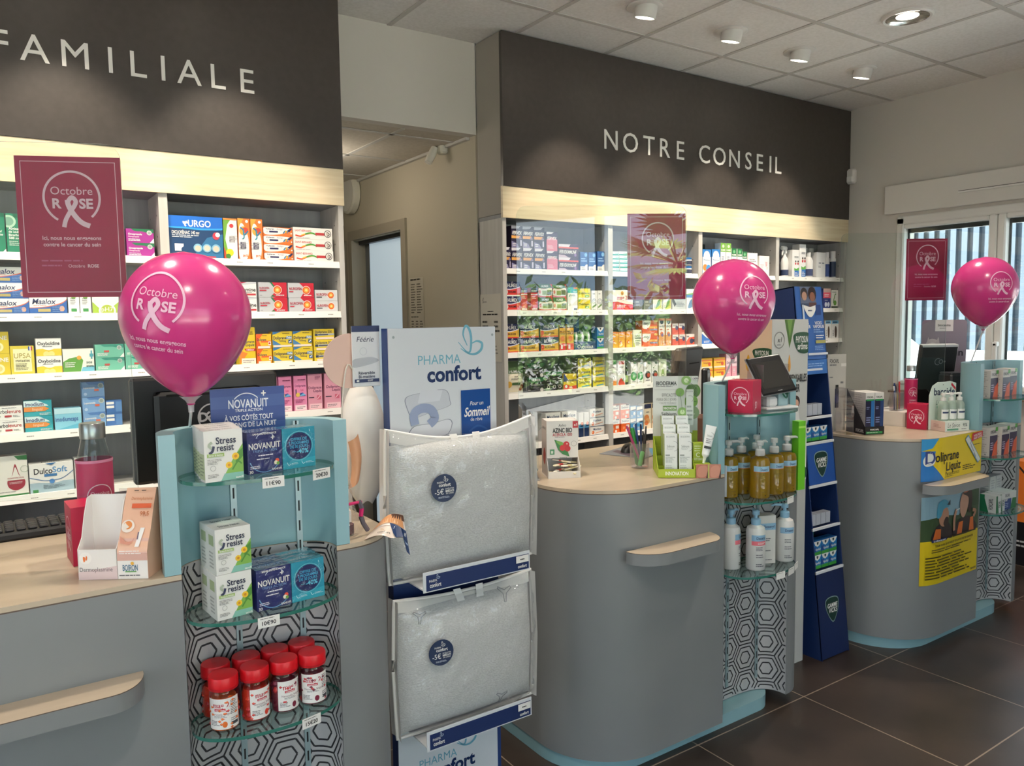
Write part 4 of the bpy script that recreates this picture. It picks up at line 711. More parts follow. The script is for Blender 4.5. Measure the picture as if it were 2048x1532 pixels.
 'greendrop': ('medicine_box','white carton with green circle',.05,W,None,[('c',.5,.36,.2,'2E8A3E',.95),('c',.5,.36,.12,'6FC07A'),('sp',[(.5,.46),(.58,.34),(.5,.28),(.42,.34)],W),('s',[(.2,.6),(.4,.75),(.65,.85)],.015,'7AA07A'),('p',[(.4,1),(.95,1),(.9,.9),(.5,.9)],'3E5A3E'),fine(.2,.08,.8,.14,1)]),
 'dropred': ('medicine_box','white carton, brown lozenge drop',.05,W,None,[('c',.5,.4,.18,'3A2A26',.95),('c',.6,.38,.1,'C8523A'),('p',[(.4,1),(.95,1),(.9,.88),(.5,.9)],'4A5A4A'),('s',[(.2,.62),(.4,.76),(.65,.84)],.015,'B08A7A'),('r',.15,.7,.3,.74,K),fine(.2,.1,.8,.18,1)]),
 'phytogreen': ('medicine_box','pale green drop carton',.05,'E2E6CC',None,[('t','Phyto',.5,.86,.07,'4A6A3A','b',.7),('sp',[(.5,.62),(.72,.36),(.7,.2),(.5,.12),(.3,.2),(.28,.36)],'8FA85A'),('c',.5,.26,.1,'E8EAD4',.9),('c',.5,.24,.06,'6E8A3E')]),
 'extimu': ('medicine_box','white and orange plus carton',.08,'F0ECE6','E86A2A',[('r',0,0,1,.62,'E8662A'),('t','Extimut',.5,.8,.15,'1E3358','b',.86),('r',.58,.3,.92,.52,'F2EDE6'),('c',.3,.3,.1,'F0A070'),('c',.6,.12,.1,W),('r',.6,.93,.95,1,'22304A')]),
 'bluewhite': ('medicine_box','white and sky blue carton',.06,'F0EEEA','4A92C8',[('r',0,0,1,.66,'4A96CE'),('p',[(0,.66),(1,.66),(1,.78),(0,.7)],'22406A'),('c',.7,.4,.14,'EAF2F8',.8),fine(.1,.1,.6,.3,2,W)]),
 'beigeflower': ('medicine_box','cream carton with orange blossom',.06,'F0DFC2',None,[('r',0,.82,1,1,'22284A'),('c',.35,.45,.13,'E28A4A'),('c',.5,.32,.12,'EAA868'),('c',.3,.25,.1,'E07A3A'),fine(.3,.64,.9,.72,1)]),
 'humergreen': ('medicine_box','tall white and leaf green carton',.05,W,None,[('r',0,.72,1,1,'6FA63A'),('c',.5,.9,.05,'D8E8C0'),('t','HUMER',.5,.78,.055,W,'b',.85),fine(.2,.4,.8,.6,3)]),
 'greencap': ('medicine_box','white carton with dark green top',.05,W,None,[('r',0,.7,1,1,'1F6A3A'),('c',.5,.88,.06,'6FB07A'),('t','HUMER',.5,.76,.06,W,'b',.85),fine(.2,.3,.8,.55,3)]),
 'whitebox': ('medicine_box','plain white carton',.06,'ECE8E4',None,[fine(.15,.6,.85,.75,2),('r',.1,.1,.4,.2,'9AA0AA')]),
 'whitered': ('medicine_box','white carton, red vertical lettering',.06,'F0EBE6',None,[('t','PARASIDOSE',.7,.6,.14,'C8506A','b',.3,90),('o',.78,.4,.05,.012,'C8382E'),fine(.1,.2,.5,.6,4,'C8B0B0')]),
 'bluetri': ('medicine_box','white and royal blue carton',.06,W,None,[('p',[(0,0),(1,0),(1,.3),(.5,.55),(0,1)],'2E6EBE'),('r',.5,.7,.95,.85,'D8A0B0'),fine(.3,.12,.9,.3,2,W)]),
 'yellowgen': ('medicine_box','yellow and orange carton',.08,'F2C23A','D8B020',[('r',0,.7,1,.86,'E8823A'),('c',.75,.4,.2,'E05A34'),('t','Strepsils',.45,.55,.16,'B0342A','b',.8),('r',0,0,1,.16,'F6EAD0')]),
 'pinkwhite': ('medicine_box','pink and white carton',.06,'EAA4B4',None,[('r',0,.45,1,1,'F4D8DE'),('t','Doli',.5,.62,.1,'5A2350','b',.8),fine(.2,.15,.8,.35,3,W)]),
 'girls': ('medicine_box','white lice treatment carton',.06,'EFEDEA',None,[('r',.35,0,1,.24,'2A6AB4'),('p',[(.3,.24),(1,.24),(1,.36),(.6,.3),(.3,.34)],'5EA83E'),('c',.5,.5,.05,'C8343C',.8),('c',.5,.55,.03,'EAC4B0'),('c',.5,.58,.035,'2A1E1E'),('c',.84,.5,.05,'C8343C',.8),('c',.84,.55,.03,'EAC4B0'),('c',.84,.58,.035,'2A1E1E'),fine(.4,.04,.95,.18,3,W),fine(.3,.7,.9,.78,2)]),
 'plainbox': ('medicine_box','large plain white carton',.08,'EAE8E6',None,[('r',.25,.56,.5,.6,'6A7078'),('r',.6,.56,.85,.6,'6A7078'),fine(.2,.4,.5,.48,2)]),
 'pinknavy': ('medicine_box','pink and navy tampon carton',.06,'2A3A7E',None,[('r',0,.52,1,.8,'E0526A'),('r',0,.8,1,1,'C8A8A0'),fine(.15,.58,.9,.74,2,W),('c',.35,.2,.12,'DDE2F0',.8),('c',.7,.2,.12,'DDE2F0',.8),fine(.2,.38,.8,.44,1,W)]),
 'greenwhite': ('medicine_box','white carton with green drawing',.06,'EDECE4',None,[('s',[(.3,.3),(.5,.7),(.7,.8)],.06,'5A8A3E'),('c',.55,.3,.14,'6FA84A'),('r',0,0,1,.12,'3A4A3A'),fine(.1,.85,.8,.93,1)]),
 'catbox': ('medicine_box','white pet carton, blue top',.05,'E6E6E4',None,[('r',0,.82,1,1,'6FAED2'),('r',.1,.86,.8,.94,'2A4A6A'),('sp',[(.5,.1),(.4,.5),(.55,.7),(.75,.5),(.7,.1)],'4A3A30'),fine(.1,.15,.35,.5,4)]),
}
ORD = ['first','second','third','fourth','fifth','sixth','seventh','eighth','ninth','tenth','eleventh','twelfth','thirteenth','fourteenth']
LEV = {1:[''], 2:['lower','upper'], 3:['bottom','middle','top'], 4:['bottom','second up','third up','top'], 5:['bottom','second up','middle','fourth up','top']}
BAYN = {'L1':'leftmost bay', 'L2':'bay left of corridor', 'R1':'bay right of corridor', 'R2':'second bay past corridor', 'R3':'third bay past corridor', 'R4':'bay beside window wall'}
SHN = ['top shelf','second shelf','third shelf','fourth shelf','fifth shelf']
_pm = {}
def carton_mesh(kind, wd, hh):
    name, desc, dp, base, side, L = KIND[kind]
    for k in _pm:
        if k[0] == kind and abs(k[1]-wd) < 0.06*wd and abs(k[2]-hh) < 0.06*hh: return _pm[k], k
    b = MB(); bm = M(base, 0.42); sm = M(side, 0.5) if side else bm
    b.box(0, 0, 0, wd, dp, hh, sm)
    b.add([(0,-.0003,0),(wd,-.0003,0),(wd,-.0003,hh),(0,-.0003,hh)], [(0,1,2,3)], bm)
    front(b, 0, -.0003, 0, wd, hh, rough=0.42).ops(L)
    tp = [o for o in L if o[0] == 't'][:1]
    if tp and wd > 0.05:
        F = Face(b, lambda u, v, l: (u, v, hh+l), wd, dp); F.ops([('t', tp[0][1], .5, .5, min(.3, .35*wd/max(dp, .01)*.5), tp[0][5] if tp[0][5] != W else 'E8E6EE', 'b', .6)])
    o = b.build(name); k = (kind, wd, hh); _pm[k] = o.data; bpy.data.objects.remove(o)
    return _pm[k], k
SPOTS = {}
LIM = {'L1': (-.086, .612), 'L2': (.646, 1.368), 'R1': (2.286, 2.986), 'R2': (3.020, 3.730), 'R3': (3.764, 4.488), 'R4': (4.522, 5.273)}
for bay, shelves in BAYS.items():
    for si, row in enumerate(shelves):
        for ci, (kind, a, e, th, n) in enumerate(row):
            if kind not in KIND: SPOTS.setdefault(kind, []).append((a, e, th, n, bay, si, ci)); continue
            lo, hi = LIM[bay]; a = max(a, lo+.003); e = min(e, hi-.003); h = th/n; wd = e-a-0.0015
            me, k = carton_mesh(kind, wd, h-0.0006)
            name, desc, dp = KIND[kind][:3]
            for q in range(n):
                o = bpy.data.objects.new(name, me); COL.objects.link(o)
                jx = rnd.uniform(-.001, .001) if q else 0
                o.location = (a+jx, 3.437+rnd.uniform(0, .004)+0.002*q, SZ[bay[0]][si]+0.0006+q*(k[2]+0.0008))
                lv = LEV[n][q]
                lab = '%s, %s column%s, %s, %s' % (desc, ORD[ci], (' '+lv) if lv else '', SHN[si], BAYN[bay])
                tag(o, lab, 'medicine box', '%ss on the %s, %s' % (desc.split(',')[0], SHN[si], BAYN[bay]) if n > 1 or sum(1 for r in row if r[0] == kind) > 1 else None)
# ================================================================== SPECIAL SHELF ITEMS
def price_card(b, x, y, z, w, h, txt, T=None, tilt=0.25):
    """small white price tag hung on a shelf edge, facing -y"""
    F = Face(b, lambda u, v, l: (x+u, y-l-(h-v)*0.0, z+v), w, h, T=T)
    b.box(x, y, z, x+w, y+0.001, z+h, M('EDEBE6', 0.5), T); F.step = 0.0003; F.k = 1
    F.ops([('f',.1,.78,.9,.92,1,'6A6860'), ('t', txt, .5, .42, .36, '1C1B1E', 'b', .8)])
for a, e, th, n, bay, si, ci in SPOTS.get('inhaler', []):
    z = SZ['R'][si]+.0009
    t = thing('inhaler_tray', 'navy counter tray of white inhaler sticks, third shelf, bay right of corridor', 'display tray', (a, 3.437, z))
    b = MB(); wd = e-a; b.box(0, 0, 0, wd, 0.09, 0.045, M('1B3470', 0.5)); front(b, 0, 0, 0, wd, .045).ops([('t','VICKS INHALER',.6,.3,.3,W,'b',.6),('o',.2,.4,.2,.06,W)]); b.build('tray', t)
    b = MB(); b.box(0.0, 0.085, 0.045, 0.10, 0.09, 0.185, M('2A63B0', 0.5)); front(b, 0, .085, .045, .1, .14).ops([('p',[(0,1),(1,1),(.7,.72),(.5,.62),(.3,.72)],W),('c',.5,.84,.1,'2A3A44',.8),fine(.1,.3,.8,.5,2,'8FB4E0')]); b.build('back_card', t)
    for k in range(3):
        b = MB(); b.lathe([(.009,.045),(.011,.06),(.011,.08),(.006,.1),(.0,.1)], 12, M('F4F4F2', 0.35), Matrix.Translation((0.03+k*.045, 0.03, 0))); b.box(.014+k*.045, .02, .045, .02+k*.045, .05, .09, M('5AA03E', 0.5)); b.build('inhaler', t)
    b = MB(); b.box(0.10, 0.05, 0.045, 0.165, 0.10, 0.135, M('1F6A3A', 0.5)); b.build('green_pack', t)
for a, e, th, n, bay, si, ci in SPOTS.get('humerbag', []):
    b = MB(); wd = e-a
    b.grid(lambda u, v: (wd*u, -0.018*math.sin(PI*u)*math.sin(PI*min(1, v*1.1)), th*v), 8, 10, M('EFE6CC', 0.35)); b.grid(lambda u, v: (wd*u, 0.03+0.01*math.sin(PI*u), th*v), 8, 4, M('D8CCB0', 0.4), flip=True)
    b.box(0, 0, 0, wd, 0.03, 0.002, M('D8CCB0', 0.4))
    F = Face(b, lambda u, v, l: (u, -0.018*math.sin(PI*u/wd)*math.sin(PI*min(1, v/th*1.1))-l-.0004, v), wd, th, seg=8)
    F.ops([('r',0,.62,1,1,'5C7A48'),('t','HUMER',.5,.68,.08,W,'b',.62),('c',.5,.83,.05,'9AB080'),('t','SIROP',.55,.52,.04,'3A3A30','',.6),fine(.3,.42,.85,.48,2),('r',.35,.26,.8,.34,'4A6A3E'),('c',.22,.28,.1,'E2B04A',.9),('c',.12,.12,.06,'C8A03A'),('c',.9,.2,.07,'8A3A2A'),('c',.82,.12,.05,'A8502E'),('r',0,.0,1,.04,W)])
    o = b.build('lozenge_pouch', None, (a+.006, 3.46, SZ['R'][si]+.0009)); tag(o, 'cream and green lozenge pouch, first item, fourth shelf, bay right of corridor', 'pouch')
def lathe_bottle(name, label, cat, loc, parts, group=None):
    t = thing(name, label, cat, loc, group=group)
    for pn, prof, mat, n in parts: b = MB(); b.lathe(prof, n, mat); b.build(pn, t)
    return t
for k, (a, e, th, n, bay, si, ci) in enumerate(SPOTS.get('alvibottle', [])):
    b = MB(); wd = e-a-.002; b.box(0, 0, 0, wd, .05, th, M('EBA05A', 0.4))
    front(b, 0, 0, 0, wd, th).ops([('r',0,.4,1,1,'F2E9E0'),('c',.5,.88,.09,'2A2E50'),('t','Alvityl',.5,.72,.09,'2A2A44','bi',.9),fine(.15,.56,.85,.64,1,'C8503A'),('c',.5,.44,.08,'E2703A'),('c',.6,.4,.06,'7A4A8A'),('r',0,.92,1,1,'D86A5A'),('r',.3,.05,.45,.2,'F6D8B8'),('c',.8,.15,.05,'F6D8B8')])
    o = b.build('medicine_box', None, (a, 3.437, SZ['R'][si]+.0009)); tag(o, 'tall white and orange syrup carton, %s of pair, third shelf, second bay past corridor' % ('left','right')[k], 'medicine box', 'tall syrup cartons on the third shelf')
for a, e, th, n, bay, si, ci in SPOTS.get('darkbottle', []):
    lathe_bottle('dropper_bottle', 'dark glass bottle with pale label, fourth shelf, second bay past corridor', 'bottle', ((a+e)/2-.002, 3.465, SZ['R'][si]+.0009),
        [('body', [(.017,0),(.0185,.004),(.0185,.085),(.012,.1),(.01,.105)], M('1E1A1C', 0.15), 20), ('label', [(.0188,.015),(.0188,.055)], M('9AB06A', 0.5), 20), ('cap', [(.012,.104),(.012,.132),(.0,.133)], M('18181A', 0.4), 16)])
for k, (a, e, th, n, bay, si, ci) in enumerate(SPOTS.get('bluespray', [])):
    b = MB(); wd = (e-a)*.96; b.box(0, 0, 0, wd, .06, th, M('2F7CC4', 0.4))
    front(b, 0, 0, 0, wd, th).ops([('r',0,0,1,.7,W),('c',.5,.74,.2,W,.9),('t','Physiomer',.5,.58,.06,'5A8AB8','b',.8),('c',.3,.28,.13,'E8823A'),('c',.7,.25,.14,'3A8ACC'),fine(.2,.05,.8,.12,2)])
    o = b.build('medicine_box', None, (a+(.003 if k == 0 else 0), 3.437, SZ['R'][si]+.0009)); tag(o, 'tall white and blue nasal carton, %s of pair behind pink balloon, top shelf' % ('left','right')[k], 'medicine box', 'tall nasal cartons, third bay past corridor')
    t = lathe_bottle('pump_bottle', 'dark green bottle tops above the %s white and blue carton, top shelf' % ('left','right')[k], 'bottle', (a+.03, 3.545, SZ['R'][si]+.0009),
        [('body', [(.024,0),(.026,.004),(.026,.16),(.018,.175)], M('173A26', 0.3), 18), ('cap', [(.018,.174),(.018,.2),(.0,.205)], M('14241C', 0.35), 16)])
for a, e, th, n, bay, si, ci in SPOTS.get('bluejar', []):
    for k, (zz, w2) in enumerate(((0, 'lower'), (.053, 'upper'))):
        b = MB(); b.lathe([(.034,0),(.036,.003),(.036,.036),(.03,.038)], 22, M('E9E6E2', 0.35)); b.lathe([(.0365,.006),(.0365,.03)], 22, M('3A3E52', 0.4), cap=False); b.lathe([(.034,.038),(.035,.04),(.035,.05),(.0,.051)], 22, M('2A6AA8', 0.35))
        o = b.build('cream_jar', None, ((a+e)/2-.009, 3.48, SZ['R'][si]+.0009+zz)); tag(o, 'round white jar with blue lid, %s of two, beside second rose poster' % w2, 'jar', 'jars beside the second rose poster')
def r4_bottles():
    z = SZ['R'][0]+.0009; wm = M('EDEBE8', 0.3)
    def spray(x, y, lab, s=1.0):
        t = thing('spray_bottle', lab, 'spray bottle', (x, y, z), rz=0.3, group='white trigger spray bottles')
        b = MB(); b.lathe([(.03,0),(.034,.004),(.034,.10),(.028,.125),(.014,.145),(.013,.165)], 24, wm, sy=.75); b.build('body', t)
        b = MB(); b.lathe([(.0345,.012),(.0345,.05)], 24, M('2C3A5C', 0.4), cap=False, sy=.76); b.build('label', t)
        b = MB(); b.lathe([(.016,.163),(.016,.182),(.012,.186)], 18, wm); b.build('collar', t)
        b = MB(); b.cbox(-.055*s, -.011, .186, .03, .011, .212, wm, .006); b.cbox(-.062*s, -.006, .192, -.05*s, .006, .206, M('D8D6D2', .3), .003); b.build('spray_head', t)
        b = MB(); b.tube([(-.03,0,.188),(-.042,0,.172),(-.05,0,.15),(-.046,0,.135)], [.006,.006,.005,.004], 8, wm); b.build('trigger', t)
    spray(4.59, 3.50, 'white trigger spray bottle at the left end of the top shelf by the window wall'); spray(4.665, 3.475, 'taller white trigger spray bottle beside the lice treatment cartons', 1.0)
    def bot(nm, lab, x, y, prof, lm, l0, l1, cap):
        t = thing(nm, lab, 'bottle', (x, y, z)); b = MB(); b.lathe(prof, 22, wm); b.build('body', t)
        r = prof[2][0]+.0004; b = MB(); b.lathe([(r,l0),(r,l1)], 22, lm, cap=False); b.build('label', t)
        b = MB(); b.lathe(cap, 18, wm); b.build('cap', t)
    bot('lotion_bottle', 'white round-shouldered bottle with navy label, top shelf by the window wall', 4.925, 3.47, [(.03,0),(.033,.004),(.033,.12),(.02,.145),(.016,.15)], M('39426A', .4), .012, .06, [(.018,.15),(.018,.178),(.0,.18)])
    bot('spray_can', 'white and navy spray can, left of pair, top shelf corner by the window wall', 5.125, 3.46, [(.022,0),(.024,.004),(.024,.14),(.018,.15)], M('24407E', .4), .01, .10, [(.02,.15),(.02,.185),(.0,.187)])
    bot('spray_can', 'white and navy spray can, right of pair, top shelf corner by the window wall', 5.195, 3.455, [(.022,0),(.024,.004),(.024,.14),(.018,.15)], M('20304E', .4), .01, .12, [(.02,.15),(.02,.195),(.0,.197)])
    for k, x in enumerate((5.03, 5.10)): bot('spray_can', 'tall plain white can standing behind the white carton, %s of two' % ('left','right')[k], x, 3.58, [(.028,0),(.03,.004),(.03,.17),(.022,.18)], wm, .02, .05, [(.026,.18),(.026,.222),(.0,.224)])
    t = thing('label_printer', 'small white label printer on the fourth shelf by the window wall', 'printer', (5.13, 3.45, SZ['R'][3]+.0009))
    b = MB(); b.cbox(-.08, 0, 0, .08, .13, .065, M('E6E4E0', .4), .012); b.build('body', t)
    b = MB(); b.box(-.06, -.002, .02, .06, .0, .03, M('3A3A3A', .5)); b.box(-.03, -.0025, .036, .05, -.0005, .05, M('F6F5F2', .5)); b.build('paper_slot', t)
    b = MB(); b.cbox(-.06, .01, .0655, .06, .12, .078, M('F0EEEA', .4), .01); b.build('lid', t)
r4_bottles()

# ================================================================== COUNTERS
BODY = noise_mat('counter_grey', '7B7E80', '818485', 2, 0.42, 3, (1, 1, 1), 0.0, 0.45)
TOP = noise_mat('counter_top', 'B5A58F', 'BEAE98', 2.5, 0.30, 6, (1.5, 10, 1), 0.0, 0.5)
EDGE = M('5A4A3E', 0.5)
BLUE = noise_mat('pale_blue_panel', '84ABB3', '8AB1B9', 2, 0.4, 3)
HEXBG = M('B4B2B2', 0.45); HEXLN = M('26262A', 0.5)
GLASS = clear_mat('shelf_glass', 'E6F3F0', 1.5); GEDGE = M('2F6E62', 0.12, coat=0.5)
XC, RA, RB = 0.7875, 0.1785, 0.108
def niche(da=0.0, db=0.0, n=24, x0=None):
    o = []
    for i in range(n+1):
        t = PI*i/n; c, s = -math.cos(t), math.sin(t)
        o.append((XC+(RA+da)*math.copysign(abs(c)**0.72, c), (RB+db)*abs(s)**0.72))
    return o
def outline(wd, rl, rr, dep=0.70, with_niche=True):
    p = []
    for i in range(13):
        a = PI+PI/2*i/12; p.append((rl+rl*math.cos(a), rl+rl*math.sin(a)))
    if with_niche: p += [(0.60, 0)] + niche() + [(0.975, 0)]
    for i in range(9):
        a = -PI/2+PI/2*i/8; p.append((wd-rr+rr*math.cos(a), rr+rr*math.sin(a)))
    p += [(wd, dep), (0.0, dep)]
    return p
def counter(ox, oy, wd, label, shelves, tags, hx0, hx1, hz):
    t = thing('service_counter', label, 'service counter', (ox, oy, 0))
    ol = outline(wd, 0.27, 0.13)
    b = MB(); b.prism(ol, 0.05, 0.936, BODY, smooth=True); b.build('body', t)
    b = MB(); b.prism(ol, 0.936, 0.939, EDGE); b.prism(ol, 0.939, 0.95, TOP, smooth=False); b.build('countertop', t)
    pl = [(x+0.03 if x > 0.5 else x+0.006, y) for x, y in outline(wd-0.17, 0.24, 0.1, 0.60, False)]; pl = [(x, y+0.04) for x, y in pl]
    b = MB(); b.prism(pl, 0.0, 0.048, BLUE, smooth=True); b.build('plinth', t)
    # blue back of the display, standing on the top
    inner, outer = niche(), niche(0.034, 0.034)
    b = MB(); ring = inner + outer[::-1]; b.prism(ring, 0.951, 1.26, BLUE, smooth=True); b.build('display_back', t)
    # patterned panel in the niche
    pn = niche(-0.0012, -0.0012, 48); cum = [0]
    for i in range(1, len(pn)): cum.append(cum[-1]+math.hypot(pn[i][0]-pn[i-1][0], pn[i][1]-pn[i-1][1]))
    L = cum[-1]
    def at(s):
        s = max(0, min(L, s)); i = 1
        while i < len(cum)-1 and cum[i] < s: i += 1
        q = (s-cum[i-1])/(cum[i]-cum[i-1]); a, c = pn[i-1], pn[i]
        nx, ny = -(c[1]-a[1]), (c[0]-a[0]); l = math.hypot(nx, ny)
        return a[0]+(c[0]-a[0])*q, a[1]+(c[1]-a[1])*q, nx/l, ny/l
    def on(u, v, l): x, y, nx, ny = at(u); return (x-nx*-0.0-0*l+(nx*-l), y-ny*l if False else y+(ny*-l), 0.052+v)
    b = MB(); hgt = 0.897
    b.grid(lambda u, v: on(u*L, v*hgt, 0.0), 48, 1, HEXBG)
    F = Face(b, on, L, hgt, step=0.0004); R = 0.0615
    for ci in range(-1, 8):
        for ri in range(-1, 11):
            cx, cy = 0.03+ci*1.5*R, 0.03+ri*math.sqrt(3)*R+(0 if ci % 2 else math.sqrt(3)/2*R)
            for sc_ in (1.0, 0.76, 0.42):
                hp = [(cx+R*sc_*math.cos(PI/3*k), cy+R*sc_*math.sin(PI/3*k)) for k in range(6)]
                for k in range(6):
                    if sc_ == 1.0 and k > 2: continue
                    a, c = hp[k], hp[(k+1) % 6]; n = 4
                    seg = [(a[0]+(c[0]-a[0])*i/n, a[1]+(c[1]-a[1])*i/n) for i in range(n+1)]
                    seg = [p for p in seg if 0.001 <= p[0] <= L-0.001 and 0.001 <= p[1] <= hgt-0.001]
                    if len(seg) > 1: F.strip(seg, 0.0048, HEXLN)
    b.build('patterned_panel', t)
    # slotted uprights
    for xr in (0.752, 0.905):
        b = MB(); yy = RB*math.sqrt(1-(abs(xr-XC)/RA)**(2/0.72))**0.72-0.004
        b.box(xr-0.007, yy-0.002, 0.10, xr+0.007, yy+0.002, 1.255, M('9FB4B8', 0.35, 0.4))
        z = 0.13
        while z < 1.24: b.box(xr-0.002, yy-0.0026, z, xr+0.002, yy-0.0018, z+0.026, M('17191B', 0.6)); z += 0.05
        b.build('slotted_upright', t)
    # glass shelves
    for k, z in enumerate(shelves):
        bk = niche(-0.006, -0.01); fr = []
        for i in range(25):
            a = PI*i/24; fr.append((XC+0.172*math.cos(a), -0.0-0.098*math.sin(a)**0.85))
        ol2 = bk + fr
        b = MB(); n = len(ol2)
        b.add([(x,y,z) for x,y in ol2], [tuple(range(n))], GLASS); b.add([(x,y,z-0.008) for x,y in ol2], [tuple(range(n))], GLASS)
        b.add([(x,y,z-0.008) for x,y in ol2]+[(x,y,z) for x,y in ol2], [(i,(i+1)%n,n+(i+1)%n,n+i) for i in range(n)], GEDGE, None, True)
        g = b.build('glass_shelf', t)
        for (kk, tx, yaw, txt) in tags:
            if kk != k: continue
            ang = math.acos(max(-1, min(1, (tx-XC)/0.172))); yf = -0.098*math.sin(ang)**0.85-0.004
            b = MB(); T = Matrix.Translation((tx, yf, z-0.022)) @ Matrix.Rotation(yaw, 4, 'Z'); price_card(b, -0.024, 0, 0, 0.048, 0.024, txt, T); b.build('price_tag', g)
    # bag shelf on the front
    xa, xb = hx0, hx1; d = 0.088; hp = [(xa, 0)]
    for i in range(9): a = PI+PI/2*i/8; hp.append((xa+0.12+0.12*math.cos(a), -0.0+d*math.sin(a)))
    for i in range(9): a = -PI/2+PI/2*i/8; hp.append((xb-0.07+0.07*math.cos(a), d*math.sin(a)))
    hp.append((xb, 0))
    b = MB(); b.prism(hp, hz-0.038, hz-0.001, BODY, top=EDGE, smooth=True); b.prism(hp, hz-0.001, hz+0.001, EDGE, top=TOP); b.build('bag_ledge', t)
    return t
CL, CM, CR = (-0.279, 1.79), (1.495, 1.80), (3.212, 1.75)
counter(*CL, 1.14, 'grey curved counter nearest the camera, with red-lidded jars in its niche', (1.16, 0.85, 0.59), [(0, 0.805-.018, 0.0, '11€90'), (0, 0.905, 0.3, '20€30'), (1, 0.765, 0.0, '10€90'), (2, 0.855, 0.2, '15€20')], 0.10, 0.522, 0.755)
counter(*CM, 1.105, 'middle grey curved counter, with yellow pump bottles in its niche', (1.16, 0.853, 0.59), [(1, 0.845, 0.2, ''), (2, 0.79, 0.0, ''), (2, 0.86, .25, ''), (2, 0.925, .4, '')], 0.15, 0.535, 0.757)
counter(*CR, 1.105, 'far grey curved counter by the window, with yellow posters on its front', (1.095, 0.82, 0.555), [(2, 0.86, .2, '')], 0.10, 0.555, 0.758)

# ================================================================== CLEAR SCREENS AND ROSE POSTERS
PLEX = clear_mat('clear_screen', 'F8FCFB', 1.5)
PEDGE = clear_mat('screen_edge', 'C9D6D4', 1.5, haze=0.35, hazec='DDE6E4')
CRIM = '9E0F40'
def screen(xr, yr, L, label, plabel, turn):
    """upright clear sheet on two feet, right edge at (xr, yr), turned 30 degrees; A4 poster on its back"""
    ang = math.radians(-turn); t = thing('clear_screen', label, 'clear screen', (xr, yr, 0.951), ang)
    z1, r = 0.943, 0.035
    ol = [(-L, 0), (-L, z1-r)] + [(-L+r-r*math.cos(a), z1-r+r*math.sin(a)) for a in [PI/2*i/6 for i in range(1, 6)]] + [(-L+r, z1), (-r, z1)] + [(-r+r*math.sin(a), z1-r+r*math.cos(a)) for a in [PI/2*i/6 for i in range(1, 6)]] + [(0, z1-r), (0, 0), (-0.07, 0), (-0.07, 0.14), (-0.09, 0.16), (-L+0.09, 0.16), (-L+0.07, 0.14), (-L+0.07, 0)]
    n = len(ol); b = MB(); th = 0.004
    b.add([(x, 0, z) for x, z in ol], [tuple(range(n))], PLEX); b.add([(x, th, z) for x, z in ol], [tuple(range(n-1, -1, -1))], PLEX)
    b.add([(x, 0, z) for x, z in ol]+[(x, th, z) for x, z in ol], [(i, (i+1) % n, n+(i+1) % n, n+i) for i in range(n)], PEDGE)
    b.build('sheet', t)
    for x in (-0.035, -L+0.035):
        b = MB(); b.cbox(x-0.03, -0.026, 0.0, x+0.03, -0.001, 0.005, PEDGE, 0.001); b.cbox(x-0.03, th+0.001, 0.0, x+0.03, 0.028, 0.005, PEDGE, 0.001); b.build('foot', t)
    p = thing('campaign_poster', plabel, 'poster', (xr, yr, 0.951), ang)
    b = MB(); w_, h_ = 0.213, 0.306; z0 = z1-0.028-h_
    b.box(-w_-0.002, th+0.0024, z0, -0.002, th+0.0032, z0+h_, M(CRIM, 0.45))
    F = Face(b, lambda u, v, l: (-w_-0.002+u, th+0.0024-l, z0+v), w_, h_, step=0.00008); c = 'E9C4D0'
    for q in ((.05,.035,.95,.04),(.05,.96,.95,.965)): F.ops([('r',)+q+(c,)])
    for q in ((.05,.035,.057,.965),(.943,.035,.95,.965)): F.ops([('r',)+q+(c,)])
    F.ops([('logo',.52,.71,.185,c), ('t','Ici, nous nous engageons',.5,.425,.027,c,'b',.74), ('t','contre le cancer du sein',.5,.378,.027,c,'b',.70), fine(.2,.25,.8,.275,1,'B85A7E'), fine(.2,.215,.42,.24,1,'B85A7E'), ('t','Octobre',.53,.225,.022,c), ('t','ROSE',.69,.225,.022,c,'B')])
    b.build('sheet', p)
    return t
screen(0.273, 1.935, 0.60, 'clear upright screen on the counter nearest the camera', 'crimson ribbon campaign poster on the nearest clear screen, above left counter', 23)
screen(2.116, 1.992, 0.615, 'clear upright screen on the middle counter, mirroring sky and palm', 'crimson ribbon campaign poster on the middle counter screen, mirroring a palm', 30)
screen(4.020, 2.03, 0.556, 'clear upright screen on the far counter before the window', 'crimson ribbon campaign poster in front of the window, on far counter screen', 30)

